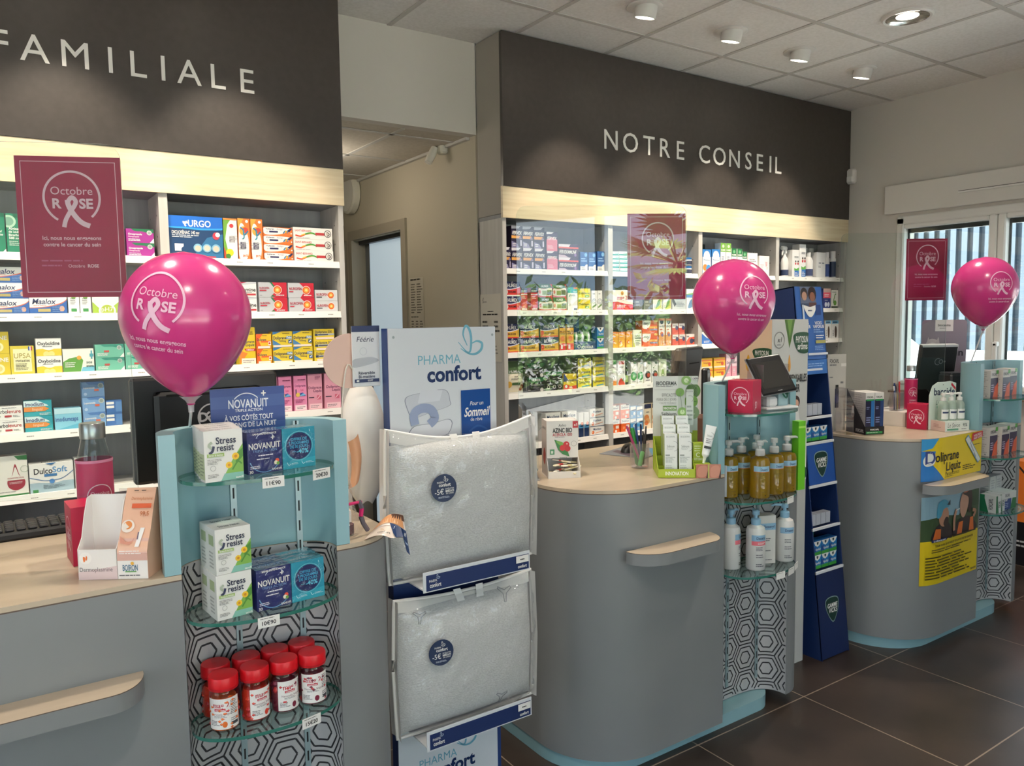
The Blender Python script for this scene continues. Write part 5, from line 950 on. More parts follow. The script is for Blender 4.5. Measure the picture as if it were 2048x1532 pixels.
# ================================================================== BALLOONS
def balloon(c, rad, hgt, base, rot, lean, label, up=0.10, lon0=0.0, tilt=0.0, sc_=1.0):
    """c centre of the widest part, base the stick foot"""
    t = thing('balloon', label, 'balloon', c)
    def prof(v):      # v 0 bottom .. 1 top
        z = -hgt*0.56+hgt*v; zz = (v-0.56)
        r = math.sqrt(max(0, 1-(zz/0.44)**2)) if zz >= 0 else (max(0, 1-abs(zz/0.56)**1.75))**0.72
        return rad*r, z
    PM = M('CC3A82', 0.22, coat=0.25, sub=0.15)
    b = MB(); ps = [prof(i/40) for i in range(41)]; ps[0] = (0.006, ps[0][1]); ps[-1] = (0.0, ps[-1][1]); b.lathe(ps, 56, PM, cap=False); b.build('skin', t)
    def on(u, v, l):  # u horizontal arc, v height from centre of print
        cl, sl2 = math.cos(math.radians(lean)), math.sin(math.radians(lean)); u, v = u*cl-v*sl2, u*sl2+v*cl
        zv = 0.56+(v+up)/hgt; r, z = prof(min(0.98, max(0.02, zv))); r2, _ = prof(min(.98, max(.02, 0.56+up/hgt)))
        a = rot+u/max(r2, .03); R = r+0.0012+l
        return (R*math.sin(a), -R*math.cos(a), z)
    b = MB(); F = Face(b, on, 1, 1, rough=0.4, step=0.0003); k = 0.055*sc_; c_ = 'F3C3DA'
    rose_logo(F, 0, 0, k, c_); F.text('Ici, nous nous engageons', 0.05*k, -1.5*k, 0.17*k, c_, 'b', 2.3*k); F.text('contre le cancer du sein', 0.05*k, -1.78*k, 0.17*k, c_, 'b', 2.1*k)
    b.build('printed_logo', t)
    z0 = -hgt*0.56
    b = MB(); b.lathe([(0.006, z0+.002),(0.0045, z0-.006),(0.009, z0-.012),(0.004, z0-.016)], 16, M('C22A78', 0.3)); b.build('knot', t)
    b = MB(); b.lathe([(0.024, z0+.006),(0.012, z0-.004),(0.007, z0-.012),(0.006, z0-.03)], 20, clear_mat('clear_cup', 'F2EDEE', 1.45, 0.1, haze=0.35, hazec='F4F0F2'), cap=False); b.build('cup', t)
    b = MB(); p0 = Vector((0, 0, z0-.014)); p1 = Vector(base)-Vector(c); b.tube([p0, (p0+p1)/2+Vector((0.001,0,0)), p1], 0.0032, 8, M('E6E3E2', 0.35)); b.build('stick', t)
balloon((0.368, 1.798, 1.513), 0.134, 0.318, (0.385, 1.905, 1.262), math.radians(-37), -8, 'big pink balloon with ribbon logo nearest the camera', 0.034, sc_=1.0)
balloon((2.200, 1.85, 1.548), 0.142, 0.338, (2.21, 1.905, 1.262), math.radians(-19), -3, 'pink balloon with ribbon logo above the middle counter display', 0.03, sc_=.95)
balloon((3.905, 1.80, 1.610), 0.139, 0.330, (3.93, 1.86, 1.262), math.radians(-36), 0, 'pink balloon with ribbon logo in front of the window', 0.02, sc_=.88)
# ================================================================== THINGS ON THE NEAR COUNTER
CT = 0.9503
def pack_mesh(b, w_, d_, h_, base, ops=(), left=(), top=(), right=(), r=0.4, T=None, coat=0.0):
    m = M(base, r, coat=coat); b.box(0, 0, 0, w_, d_, h_, m, T)
    if ops: Face(b, lambda u, v, l: (u, -l, v), w_, h_, rough=r, T=T, coat=coat).ops(ops)
    if left: Face(b, lambda u, v, l: (-l, d_-u, v), d_, h_, rough=r, T=T, coat=coat).ops(left)
    if right: Face(b, lambda u, v, l: (w_+l, u, v), d_, h_, rough=r, T=T, coat=coat).ops(right)
    if top: Face(b, lambda u, v, l: (u, v, h_+l), w_, d_, rough=r, T=T, coat=coat).ops(top)
def pack(name, label, cat, loc, rz, *a, group=None, **k):
    b = MB(); pack_mesh(b, *a, **k); o = b.build(name, None, loc, rz)
    return tag(o, label, cat, group)
STRESS = [('p',[(1,0),(1,.70),(.72,.40),(.42,.0)],'7DB04A'), ('p',[(1,0),(1,.14),(.5,.14),(.40,0)],'7FB7A6'), ('p',[(1,.45),(1,.62),(.8,.5),(.8,.3)],'4E8A34'), ('c',.80,.46,.07,'EBC02A'), ('c',.62,.3,.065,'EBC02A'), ('c',.8,.46,.03,'D08A1A'), ('c',.62,.3,.028,'D08A1A'), ('s',[(.7,.2),(.85,.35),(.95,.3)],.03,'4E8A34'),
  ('t','Stress',.30,.80,.13,'1F2440','lb',.52), ('t','resist',.32,.66,.13,'1F2440','lb',.44), ('s',[(.2,.78),(.12,.72),(.22,.64)],.05,'A9B4A0'), ('s',[(.24,.7),(.2,.6),(.12,.56)],.05,'2A3050'), ('r',.06,.49,.5,.555,'9DB86A'), ('t','Stress & fatigue',.28,.522,.036,'F1EFEA','b',.36), fine(.06,.34,.44,.45,4,'8A8A86'), ('o',.2,.27,.05,.008,'A0A09A'), fine(.06,.08,.4,.16,3,'8A8A86'), ('t','sanofi',.88,.05,.045,'F1EFEA','b',.2)]
STL = [('r',.0,.6,1,.98,'F0EFEA'), ('r',.0,.05,1,.55,'C8D2A8'), fine(.1,.1,.9,.5,6,'8F9A7A')]
def nova_ops(): return [('r',0,0,1,1,'1B2466'), ('o',.5,.42,.40,.02,'6FA8D8',200,330), ('o',.52,.72,.26,.015,'C8D4EA',30,150), ('t','NOVANUIT',.5,.66,.14,'F1EFEA','b',.92), ('t','TRIPLE ACTION',.5,.54,.06,'7FA4D8','',.8), ('r',.72,.79,.75,.89,'F1EFEA'), ('r',.68,.83,.79,.85,'F1EFEA'), ('t','SANS DEPENDANCE',.5,.95,.045,'F1EFEA','b',.7), fine(.3,.4,.8,.46,1,'E8E6F0'), fine(.25,.32,.7,.37,1,'E8E6F0'), fine(.06,.12,.4,.2,2,'E8E6F0'), ('c',.84,.27,.05,'D8503A'), ('c',.8,.22,.05,'E8E2C8'), ('c',.86,.2,.04,'6FA04A'), ('t','SANOFI',.82,.07,.05,'F1EFEA','b',.3), ('t','30',.08,.06,.07,'F1EFEA','b')]
def promo_ops(): return [('r',0,0,1,1,'1F93AE'), ('p',[(0,0),(1,0),(1,.25),(0,.15)],'2FA8BE'), ('o',.5,.55,.36,.012,'7FD0DC'), ('c',.5,.55,.335,'17245C'), ('t','OFFRE DE',.5,.72,.07,'3FA8D0','b',.5), ('t','2 PROGRAMMES',.5,.63,.07,'3FA8D0','b',.62), ('t','DE 30 JOURS',.5,.54,.07,'3FA8D0','b',.56), ('t','-40%',.6,.42,.11,'5FC4E0','b',.5), fine(.28,.4,.42,.43,1,'3FA8D0'), ('s',[(.12,.17),(.16,.1),(.24,.12)],.012,'C8ECF0'), fine(.26,.1,.48,.15,2,'C8ECF0'), ('s',[(.56,.17),(.6,.1),(.66,.12)],.012,'C8ECF0'), fine(.68,.1,.94,.15,2,'C8ECF0'), ('s',[(.82,.94),(.84,.88)],.01,'DFF4F6')]
FILM = clear_mat('shrink_film', 'FBFBFB', 1.42, 0.05, bump=0.5, bscale=26)
def near_display():
    z = 1.1605
    for k in range(4):
        pack('supplement_box', 'white and green stress relief carton, top glass shelf, %s of four' % ('front one','second','third','rearmost')[k], 'medicine box', (0.372+.003*k, 1.713+0.0335*k, z), 0.08, 0.082, 0.0325, 0.110, 'ECEBE5', STRESS, STL, [('t','Stress resist',.5,.5,.25,'5A5A5E','b',.6)], group='stress relief cartons on the top glass shelf')
    def nova_pair(x, y, z, rz, lab, grp):
        t = thing('sleep_aid_twin_pack', lab, 'medicine box', (x, y, z), rz, group=grp)
        b = MB(); pack_mesh(b, 0.081, 0.048, 0.094, '1B2466', nova_ops(), [], [('t','NOVANUIT',.5,.5,.3,'8FA8D8','b',.8)]); b.build('navy_box', t)
        b = MB(); pack_mesh(b, 0.081, 0.048, 0.094, '1F93AE', promo_ops(), [], [('t','NOVANUIT',.5,.5,.3,'A8C8D8','b',.8)], T=Matrix.Translation((0.0825, 0, 0))); b.build('teal_offer_box', t)
        b = MB(); b.grid(lambda u, v: (-0.001+0.166*u, -0.0016-0.0006*math.sin(30*u), 0.0+0.0955*v), 6, 6, FILM); b.box(-.001, -.001, 0.0945, 0.165, 0.049, 0.0950, FILM); b.build('film', t)
    nova_pair(0.470, 1.745, z, 0.13, 'navy and teal film-wrapped sleep carton pair, on top glass shelf', None)
    b = MB(); b.box(0, 0, 0, 0.172, 0.003, 0.185, M('3A5A9A', 0.45))
    front(b, 0, 0, 0, 0.172, 0.185).ops([('r',0,.55,1,1,'2A468A'), ('r',0,.75,1,.9,'3A5696'), ('o',.62,.16,.42,.008,'8FA8D0',60,190), ('o',.47,.74,.19,.012,'EDEFF4',40,140), ('t','NOVANUIT',.5,.80,.105,'EDEFF4','b',.54), ('t','TRIPLE ACTION',.5,.715,.034,'EDEFF4','b',.38), ('r',.70,.885,.715,.955,W), ('r',.675,.912,.74,.928,W), ('t','À VOS CÔTÉS TOUT',.5,.62,.062,'EDEFF4','b',.66), ('t','AU LONG DE LA NUIT',.5,.53,.062,'EDEFF4','b',.74)])
    tag(b.build('header_card', None, (0.424, 1.866, z), 0.0), 'dark blue card with moon arc behind boxes on the nearest display', 'display card')
    z = 0.8505
    for j in range(2):
        for k in range(2):
            pack('supplement_box', 'white and green stress relief carton, middle glass shelf, %s, %s' % (('lower','upper')[j], ('front stack','rear stack')[k]), 'medicine box', (0.387-.004*k+.002*j, 1.728+0.052*k, z+0.1012*j), 0.10, 0.078, 0.05, 0.1005, 'ECEBE5', STRESS, [('r',0,.0,1,.9,'E6E6DE'), ('r',.2,.62,.8,.85,'A8B88A'), fine(.2,.1,.8,.5,5,'B0B0A8')], [('t','Stress resist',.5,.5,.28,'5A5A5E','b',.6)], group='stress relief cartons on the middle glass shelf')
    nova_pair(0.474, 1.732, z, 0.10, 'navy and teal film-wrapped sleep carton pair, middle glass shelf, front', 'sleep cartons on the middle glass shelf')
    nova_pair(0.472, 1.784, z, 0.10, 'navy and teal film-wrapped sleep carton pair, middle glass shelf, rear', 'sleep cartons on the middle glass shelf')
    # gummy jars
    z = 0.5905
    GUM = [('E0702E','orange'), ('D8422E','mixed red'), ('7A1E3A','dark red'), ('7A1E3A','dark red')]
    xs = [0.402, 0.472, 0.540, 0.607]
    jc = clear_mat('jar_plastic', 'F4EDEC', 1.45, 0.03)
    def jar(x, y, rz, gc, lab):
        t = thing('gummies_jar', lab, 'jar', (x, y, z), rz, 'red-lidded gummies jars on the lowest glass shelf')
        b = MB(); b.lathe([(.029,0),(.0312,.004),(.0312,.080),(.029,.092),(.028,.096)], 32, jc); b.build('jar', t)
        b = MB(); q = random.Random(int(x*1000+y*100)); b.lathe([(.0,.003),(.0298,.005),(.0302,.06),(.026,.074),(.0,.078)], 20, M(gc, 0.35, sub=0.3))
        for i in range(26):
            a = q.random()*2*PI; zz = q.uniform(.01,.072); b.lathe([(0,-.008),(.006,-.006),(.0085,0),(.006,.006),(0,.008)], 8, M(gc if q.random() < .7 else 'C83A3A', 0.3, sub=0.3), Matrix.Translation((.0245*math.cos(a), .0245*math.sin(a), zz)))
        b.build('gummies', t)
        b = MB(); b.lathe([(.0318,.094),(.0324,.097),(.0324,.119),(.0308,.1225),(.0,.1235)], 40, M('D21420', 0.38)); b.lathe([(.0327,.096),(.0327,.100)], 40, M('B8101C', 0.4)); b.build('lid', t)
        b = MB(); F = Face(b, lambda u, v, l: (.0316*math.sin(u/.0316-0.9)*(1+l*20), -.0316*math.cos(u/.0316-0.9)*(1+l*20), .008+v), 0.074, 0.070, seg=14, step=0.00002)
        F.ops([('r',0,0,1,1,'EFECE8'), ('t','mag 2',.42,.80,.17,'B01A34','b',.5), ('r',.22,.60,.55,.68,'C0283C'), ('t','gommes',.385,.64,.06,W,'b',.28), ('t','Nervosité, fatigue',.42,.50,.07,'7A4A5A','',.6), fine(.2,.38,.6,.45,2), fine(.06,.12,.4,.3,4,'4A4A50'), ('c',.52,.16,.10,gc,.8), fine(.7,.45,.96,.93,9,'4A4A50'), fine(.7,.1,.96,.35,4), ('r',.74,.1,.95,.2,'2A2A2E')])
        b.build('label', t)
    for i, x in enumerate(xs):
        jar(x, 1.7695+(.003 if i in (1, 2) else 0), (-.55, .25, .1, -.35)[i], GUM[i][0], 'red-lidded %s gummies jar, front row %s from left' % (GUM[i][1], ORD[i]))
        jar(x+(.0, .0, .0, -.001)[i], 1.8405, .8, GUM[(i+1) % 3][0], 'red-lidded gummies jar, back row %s from left' % ORD[i])
near_display()

PINKC = 'B5123F'
def donation_box(c, rz, s, h, lab):
    t = thing('donation_box', lab, 'box', (c[0], c[1], c[2]), rz, 'pink cardboard ribbon boxes')
    b = MB(); pk = PINKC; b.box(-s/2, -s/2, 0, s/2, s/2, h, M(pk, 0.42)); b.box(-s*.16, -s*.05, h, s*.16, s*.07, h+.0004, M('3A0A18', 0.8)); b.build('carton', t)
    b = MB(); Face(b, lambda u, v, l: (-s/2+u, -s/2-.0002-l, v), s, h).ops([('logo',.5,.52,.27,'EBC4CE'), ('o',.5,.52,.31,.008,'D88A9E',150,200), ('o',.5,.52,.31,.008,'D88A9E',-20,30)]); b.build('printed_logo', t)
    b = MB(); Face(b, lambda u, v, l: (s/2+.0002+l, -s/2+u, v), s, h).ops([('rib',.33,.22,.14,'F4DCE2')]); Face(b, lambda u, v, l: (-s/2-.0002-l, s/2-u, v), s, h).ops([('rib',.5,.22,.14,'F4DCE2')]); b.build('printed_ribbon', t)
donation_box((0.187, 2.048, CT), -1.52, 0.098, 0.135, 'pink ribbon donation box behind the white lip balm tray, near counter')
donation_box((2.205, 1.80, 1.1605), -1.22, 0.088, 0.112, 'pink ribbon donation box on the glass shelf beside the tablet')
donation_box((3.664, 1.960, CT), -1.38, 0.086, 0.118, 'pink ribbon donation box on the far counter before pump dispensers')
def water_bottle(c, lab, rz, s=1.0):
    t = thing('water_bottle', lab, 'bottle', c, rz, 'glass bottles with pink sleeve'); t.scale = (s, s, s)
    b = MB(); b.lathe([(.030,0),(.034,.003),(.034,.182),(.033,.195),(.026,.222),(.0235,.235),(.0235,.24)], 36, clear_mat('bottle_glass', 'F0F6F5', 1.5)); b.build('glass', t)
    b = MB(); b.lathe([(.0365,.001),(.0372,.005),(.0368,.185),(.0360,.190)], 36, M('C2175A', 0.45, sub=.2), cap=False); b.lathe([(.0376,.184),(.0379,.187),(.0376,.19)], 36, M('E88AB0', 0.5), cap=False); b.build('sleeve', t)
    b = MB(); F = Face(b, lambda u, v, l: (.0378*math.sin(u/.0378-.8)*(1+l*30), -.0378*math.cos(u/.0378-.8)*(1+l*30), .03+v), .06, .13, seg=0, step=.00003); F.ops([('logo',.5,.62,.20,'F2D2DE'), ('t','PHARMACIE',.5,.22,.06,'F2D2DE','b',.7), ('t','DU MOULIN',.5,.12,.06,'F2D2DE','b',.7)]); b.build('printed_logo', t)
    b = MB(); b.lathe([(.0255,.236),(.026,.238),(.026,.268),(.0245,.270),(.0,.270)], 36, M('B9B9B8', 0.28, 0.95)); b.build('cap', t)
water_bottle((0.212, 2.185, CT), 'glass bottle in pink sleeve behind the clear screen, near counter', 0.15, 1.13)
water_bottle((3.79, 2.075, 1.0222), 'glass bottle in pink sleeve standing on the white box, far counter', -0.65, 0.80)
def near_items():
    # acrylic sign holder beside the bottle
    ac = clear_mat('acrylic', 'F6F4F4', 1.49, haze=0.06)
    t = thing('acrylic_sign_holder', 'small clear acrylic sign holder by the pink bottle, near counter', 'sign holder', (0.246, 2.098, CT), -0.6)
    b = MB(); b.box(0, 0, 0.0, 0.06, 0.003, 0.125, ac); b.build('front_sheet', t)
    b = MB(); b.box(0, 0.018, 0.0, 0.06, 0.021, 0.145, ac); b.box(0, 0.003, 0, 0.003, 0.018, 0.125, ac); b.box(0.057, 0.003, 0, 0.06, 0.018, 0.125, ac); b.build('back_sheet', t)
    b = MB(); b.box(0.006, 0.012, 0.004, 0.054, 0.0128, 0.12, M('A81848', 0.5)); b.build('insert_card', t)
    # lip balm counter tray
    a = PZ(158, 1160, CT); e = PZ(297, 1157, CT); rz = math.atan2(e.y-a.y, e.x-a.x); w_ = (e-a).length
    t = thing('lip_balm_tray', 'white and peach cardboard tray of lip balms on the near counter', 'display tray', a, rz)
    cm = M('EDE7E2', 0.5); d = 0.070; wl = w_*0.56
    b = MB(); b.box(0, 0, 0, wl, 0.0015, 0.066, cm); F = front(b, 0, 0, 0, wl, .066); F.ops([('p',[(0,0),(.4,0),(1,.35),(1,0)],'E2CFCC'), ('p',[(0,0),(1,0),(1,.45),(0,.25)],'DCC6C6'), ('t','Dermoplasmine',.46,.34,.14,'5E5458','',.84), ('c',.2,.72,.2,'F4EEE8'), ('sp',[(.14,.76),(.2,.74),(.19,.62),(.15,.6)],'E0763A'), ('sp',[(.22,.80),(.25,.76),(.24,.66),(.21,.66)],'E0763A')]); b.build('front_panel', t)
    b = MB(); sp = [(0,0),(d,0),(d,.172),(d*.72,.168),(d*.5,.135),(d*.28,.088),(0,.066)]
    TT = Matrix(((0,0,1,0),(1,0,0,0),(0,1,0,0),(0,0,0,1))); b.prism(sp, 0.0, 0.0015, cm, T=TT); b.prism(sp, wl-.0015, wl, cm, T=TT); b.build('side_panel', t)
    b = MB(); b.box(0.0016, d-.0016, 0, wl-.0016, d-.0002, .172, cm); b.box(.0016, .0016, 0, wl-.0016, d-.0017, .0015, cm); b.build('back_panel', t)
    b = MB(); pr = [(0,0),(d,0),(d,.185),(d*.9,.186),(d*.62,.15),(d*.35,.105),(d*.08,.075),(0,.06)]; b.prism(pr, wl+.001, w_, M('E7B79A', 0.3), T=TT, smooth=True); b.build('peach_wedge', t)
    b = MB(); n = [(0,0),(0,.06),(d*.08,.075),(d*.35,.105),(d*.62,.15),(d*.9,.186)]; cl = [0]
    for i in range(1, len(n)): cl.append(cl[-1]+math.hypot(n[i][0]-n[i-1][0], n[i][1]-n[i-1][1]))
    def onw(u, v, l):
        i = 1
        while i < len(n)-1 and cl[i] < v: i += 1
        q = (v-cl[i-1])/(cl[i]-cl[i-1]); return (wl+.001+u, n[i-1][0]+(n[i][0]-n[i-1][0])*q-l*.7-.0003, n[i-1][1]+(n[i][1]-n[i-1][1])*q+l*.7)
    ww = w_-wl-.001; HH = cl[-1]; F = Face(b, onw, ww, HH, rough=.35, step=.0003)
    F.ops([('r',0,0,1,.20,'EFEAE6'), ('r',0,.20,1,.28,'D2A596'), ('r',0,.28,1,.44,'DDB2A4'), ('t','BOIRON',.42,.12,.065,'3E6A8A','b',.5), ('r',.25,.07,.62,.082,'5E9A4A'), fine(.05,.02,.8,.05,1), ('c',.5,.165,.018,'E0A83A'), fine(.08,.26,.9,.31,2,'F6EAE4'), ('c',.24,.57,.07,'F2E4D8'), ('c',.24,.58,.045,'E08A4A'), ('p',[(.58,.34),(.72,.34),(.82,.55),(.68,.55)],'F4F0EC'), ('r',.62,.42,.66,.5,'6A5A70'), ('p',[(.05,.46),(.4,.36),(.55,.45),(.5,.4),(.1,.38)],'CE8E7A'), ('t','Dermoplasmine',.6,.87,.035,'C0724A','',.7), ('p',[(.3,.76),(.95,.76),(.95,.81),(.3,.81)],'D8603A'), ('t','99,5',.75,.70,.045,'B8663A','b',.3), ('r',.3,.95,.45,.96,'4A3A34'), ('r',.55,.95,.7,.96,'4A3A34')])
    b.build('printed_slope', t)
    for k in range(5):
        b = MB(); T = Matrix.Translation((0.012+.017*k, .06, .012)) @ Matrix.Rotation(1.25, 4, 'X') @ Matrix.Rotation(.5*k, 4, 'Z'); b.lathe([(.0,0),(.0075,.001),(.0075,.06),(.0,.061)], 12, M('F0EAE4', .35), T); b.lathe([(.0077,.02),(.0077,.055)], 12, M('D88A8A', .4), T, cap=False); b.build('lip_balm', t)
    # monitor, seen from behind
    t = thing('computer_monitor', 'black monitor seen from behind at the near counter, round maker logo', 'monitor', (0.528, 2.34, CT), 0.06)
    bk = M('121214', 0.35)
    b = MB(); b.cbox(-.205, 0, .105, .205, .035, .400, bk, .008); b.cbox(-.15, -.022, .14, .15, .002, .36, M('161618', 0.4), .014); b.build('housing', t)
    b = MB(); b.box(-.12, -.0225, .345, .12, -.0222, .352, M('050506', .9)); b.build('vent_slot', t)
    b = MB(); F = front(b, -.045, -.0228, .235, .09, .09, step=.0003); F.ops([('o',.5,.5,.42,.045,'B9BABC'), ('t','D',.24,.52,.28,'B9BABC','B'), ('t','E',.43,.52,.28,'B9BABC','B',None,35), ('t','LL',.69,.52,.28,'B9BABC','B')]); b.build('logo', t)
    b = MB(); b.cbox(-.03, -.045, .012, .03, -.023, .25, bk, .006); b.build('neck', t)
    b = MB(); b.cbox(-.11, -.115, 0, .11, .055, .012, bk, .006); b.build('base', t)
    # black keyboard tray at the far edge
    t = thing('keyboard', 'black keyboard at the far edge of the near counter', 'keyboard', (-.12, 2.33, CT), 0.02)
    b = MB(); b.cbox(0, 0, 0, .40, .135, .022, M('17171A', .45), .006); b.build('case', t)
    b = MB()
    for r_ in range(5):
        for c_ in range(15): b.cbox(.012+c_*.0252, .012+r_*.0235, .022, .012+c_*.0252+.021, .012+r_*.0235+.0195, .028, M('222226', .5), .003)
    b.build('keys', t)
    # nail polish gift bag
    t = thing('gift_bag', 'cellophane gift bag with pink and grey ribbon, near counter right end', 'gift bag', (0.749, 1.868, CT), 0.3)
    b = MB(); b.lathe([(.013,.002),(.015,.004),(.015,.028),(.006,.034)], 20, M('4A0F24', 0.15)); b.build('polish_bottle', t)
    b = MB(); b.lathe([(.0085,.034),(.0085,.062),(.007,.064),(.0,.064)], 18, M('EDEBE8', .35)); b.build('polish_cap', t)
    fm = clear_mat('cellophane', 'FAF8F6', 1.46, 0.03, bump=0.9, bscale=22, haze=0.05)
    b = MB(); b.grid(lambda u, v: ((.025+.008*math.sin(9*v))*math.cos(2*PI*u)*(1-.75*max(0, (v-.45))/.55*(1 if v < .62 else .9)), .026*math.sin(2*PI*u)*(1-.7*max(0, v-.45)/.55)+.01*v, .001+.16*v), 18, 14, fm); b.build('film', t)
    b = MB(); pts = [(.012,-.03,.09),(.020,-.032,.07),(.014,-.034,.05),(.022,-.034,.03),(.034,-.036,.01)]
    for k in range(4):
        p0, p1 = Vector(pts[k]), Vector(pts[k+1]); b.tube([p0, p1], .0062, 6, M('5A5560', .5) if k % 2 == 0 or k == 3 else M('C21862', .4))
    b.tube([(-.028,-.02,.085),(0,-.032,.088),(.02,-.03,.086)], .004, 6, M('C21862', .4)); b.build('ribbon', t)
    # leaflet bending over the counter end
    c00, c10 = PZ(728, 1080, .951), PY(820, 1112, 1.750); c01, c11 = Vector((.828, 1.880, .9515)), PY(806, 1030, 1.765)
    def lf(u, v):
        p = (c00*(1-u)+c10*u)*(1-v)+(c01*(1-u)+c11*u)*v; p.z = max(p.z+.030*math.sin(PI*min(1,u*1.0))*(1-.4*v)-.0*u, .9512 if p.x < .85 else 0); return p
    b = MB(); b.grid(lf, 14, 8, M('E9D9CB', .32))
    def onl(u, v, l): p = lf(u, v); return (p.x-.0004, p.y-l-.0006, p.z+l+.0008)
    F = Face(b, onl, 1, 1, rough=.3, seg=14, step=.0002)
    F.ops([('r',0,.62,.95,.98,'D89A6A'), ('sp',[(.1,.66),(.4,.84),(.7,.8),(.8,.68),(.5,.62)],'E8BC92'), ('r',.6,.82,1,.98,'5A3E34'), ('p',[(.55,.60),(1,.60),(1,0),(.70,0)],'243A62'), ('r',0,.5,.55,.56,'E8E0D8'), ('t','Pour un',.8,.54,.05,W,'i',.2), ('t','Sommeil',.8,.46,.10,W,'bi',.3), ('t','de rêve',.82,.39,.05,W,'',.16), ('t','confort',.42,.16,.09,'2A2A30','b',.3), ('bfly',.36,.28,.06,'C8A060'), ('r',.76,.2,.98,.25,'8FA0BC'), fine(.8,.06,.95,.12,1,W)])
    o = b.build('leaflet'); tag(o, 'glossy sleep leaflet curling over the end of the near counter', 'leaflet')
near_items()

# ================================================================== PILLOW STAND BETWEEN THE COUNTERS
def conf_logo(F, cx, cy, s, c1, c2):
    F.text('PHARMA', cx-.30*s, cy+.20*s, .19*s, c1, '', 1.0*s); F.k += 1; F.text('confort', cx+.05*s, cy-.10*s, .30*s, c2, 'B', 1.30*s); F.k += 1; butterfly(F, cx+.42*s, cy+.50*s, .36*s, c1)
def pillow_stand():
    x0, x1, y0, y1, H = 0.912, 1.262, 1.955, 1.990, 1.476
    t = thing('floor_display_stand', 'tall white and navy pillow display stand between the two near counters', 'display stand')
    b = MB(); b.box(x0, y0, 0.0, x1, y1, H, M('1E3A72', .45)); b.build('column', t)
    b = MB(); b.box(x0+.002, y0-.004, 1.0, x1, y0-.0005, H, M('D3D8DE', .22)); F = front(b, x0+.002, y0-.004, 1.0, x1-x0-.002, H-1.0, rough=.25, step=.0003)
    conf_logo(F, .200, .358, .138, '6FA9BE', '1F335E')
    # printed pillows
    def pill(pts, c, e): F.poly(smooth_path(pts, 5, True), e); F.k += 1; F.poly([(x*.97+.03*sum(p[0] for p in pts)/len(pts), y*.97+.03*sum(p[1] for p in pts)/len(pts)) for x, y in smooth_path(pts, 5, True)], c); F.k += 1
    pill([(.05,.255),(.05,.285),(.11,.295),(.175,.298),(.19,.265),(.185,.250),(.12,.235),(.07,.225)], 'C4C9D2', '8A90A0'); F.poly([(.085,.265),(.155,.268),(.165,.298),(.095,.302)], 'D2D6DE'); F.k += 1
    pill([(.05,.17),(.06,.155),(.10,.150),(.14,.163),(.18,.17),(.195,.20),(.18,.213),(.13,.205),(.07,.20)], 'D6D9E0', '6A7284')
    F.strip(smooth_path([(.075,.205),(.072,.235),(.095,.250),(.125,.245),(.138,.22),(.12,.203)], 6), .026, '8E9BB8'); F.k += 1
    F.poly([(.225,.0),(.325,.0),(.325,.293),(.225,.293)], '16488E'); F.k += 1
    F.text('Pour un', .277, .253, .012, W, 'i', .045); F.text('Sommeil', .276, .228, .026, W, 'bi', .084); F.text('de rêve', .276, .206, .011, W, '', .04); F.k += 1
    F.strip(smooth_path([(.235,.13),(.27,.12),(.31,.14),(.312,.17),(.28,.185),(.25,.17)], 6), .006, '2A5AA0'); F.k += 1
    F.poly([(.245,.10),(.347,.10),(.347,.135),(.245,.135)], '7FA9BC'); F.k += 1; F.text('Bien-être & Plaisir', .296, .118, .011, W, 'b', .085)
    F.poly([(.0,.0),(.215,.0),(.215,.125),(.08,.118)], 'D8B8A4'); F.k += 1; F.poly(smooth_path([(.12,.10),(.2,.118),(.21,.06),(.13,.05)], 5, True), '5A3022')
    for px_, py_ in ((.014, .452), (.335, .452)): F.poly([(px_+.004*math.cos(a/8*2*PI), py_+.004*math.sin(a/8*2*PI)) for a in range(8)], '9AA4AA')
    b.build('header_panel', t)
    b = MB(); b.box(x0, y0-.004, 0.0, x1-.015, y0-.0005, 0.36, M('D5DADF', .25)); F = front(b, x0, y0-.004, 0, x1-x0-.015, .36, rough=.25, step=.0003); conf_logo(F, .165, .185, .125, '6FA9BE', '1F335E'); b.build('base_panel', t)
    for k, zc in enumerate((0.806, 0.368)):
        b = MB(); ya = 1.792
        b.box(.928, ya+.003, zc-.026, 1.262, ya+.163, zc-.022, M('D8DADC', .4))
        b.box(.922, ya+.001, zc-.027, 1.266, ya+.0035, zc+.028, M('D4D8DC', .3)); s = b.build('hanging_shelf', t)
        b = MB(); F = front(b, .922, ya+.001, zc-.025, .344, .045, rough=.4, step=.0004); F.ops([('r',.025,.02,.99,.98,'1B2E5C'), ('t','PHARMA',.085,.60,.16,W,'',.07), ('t','confort',.105,.34,.24,W,'b',.10), ('bfly',.125,.78,.16,'C8D8E8'), ('r',.86,.5,.985,.95,'E8E6E2'), fine(.9,.62,.96,.8,1,'3A3A3A'), ('t','confort',.92,.28,.2,W,'b',.09)]); b.build('blue_rail', s)
    return t
pillow_stand()
CLOTH = noise_mat('pillow_cloth', 'BEBEBB', 'D4D4D0', 160, 0.85, 2, (1, 1, 2.2), 0.5, 0.2, 0.3, 0.7)
BAGF = clear_mat('bag_film', 'FAFBFC', 1.45, 0.04, bump=0.55, bscale=11, haze=0.10, hazec='F4F4F4')
PIPE = M('E9E6E0', 0.55)
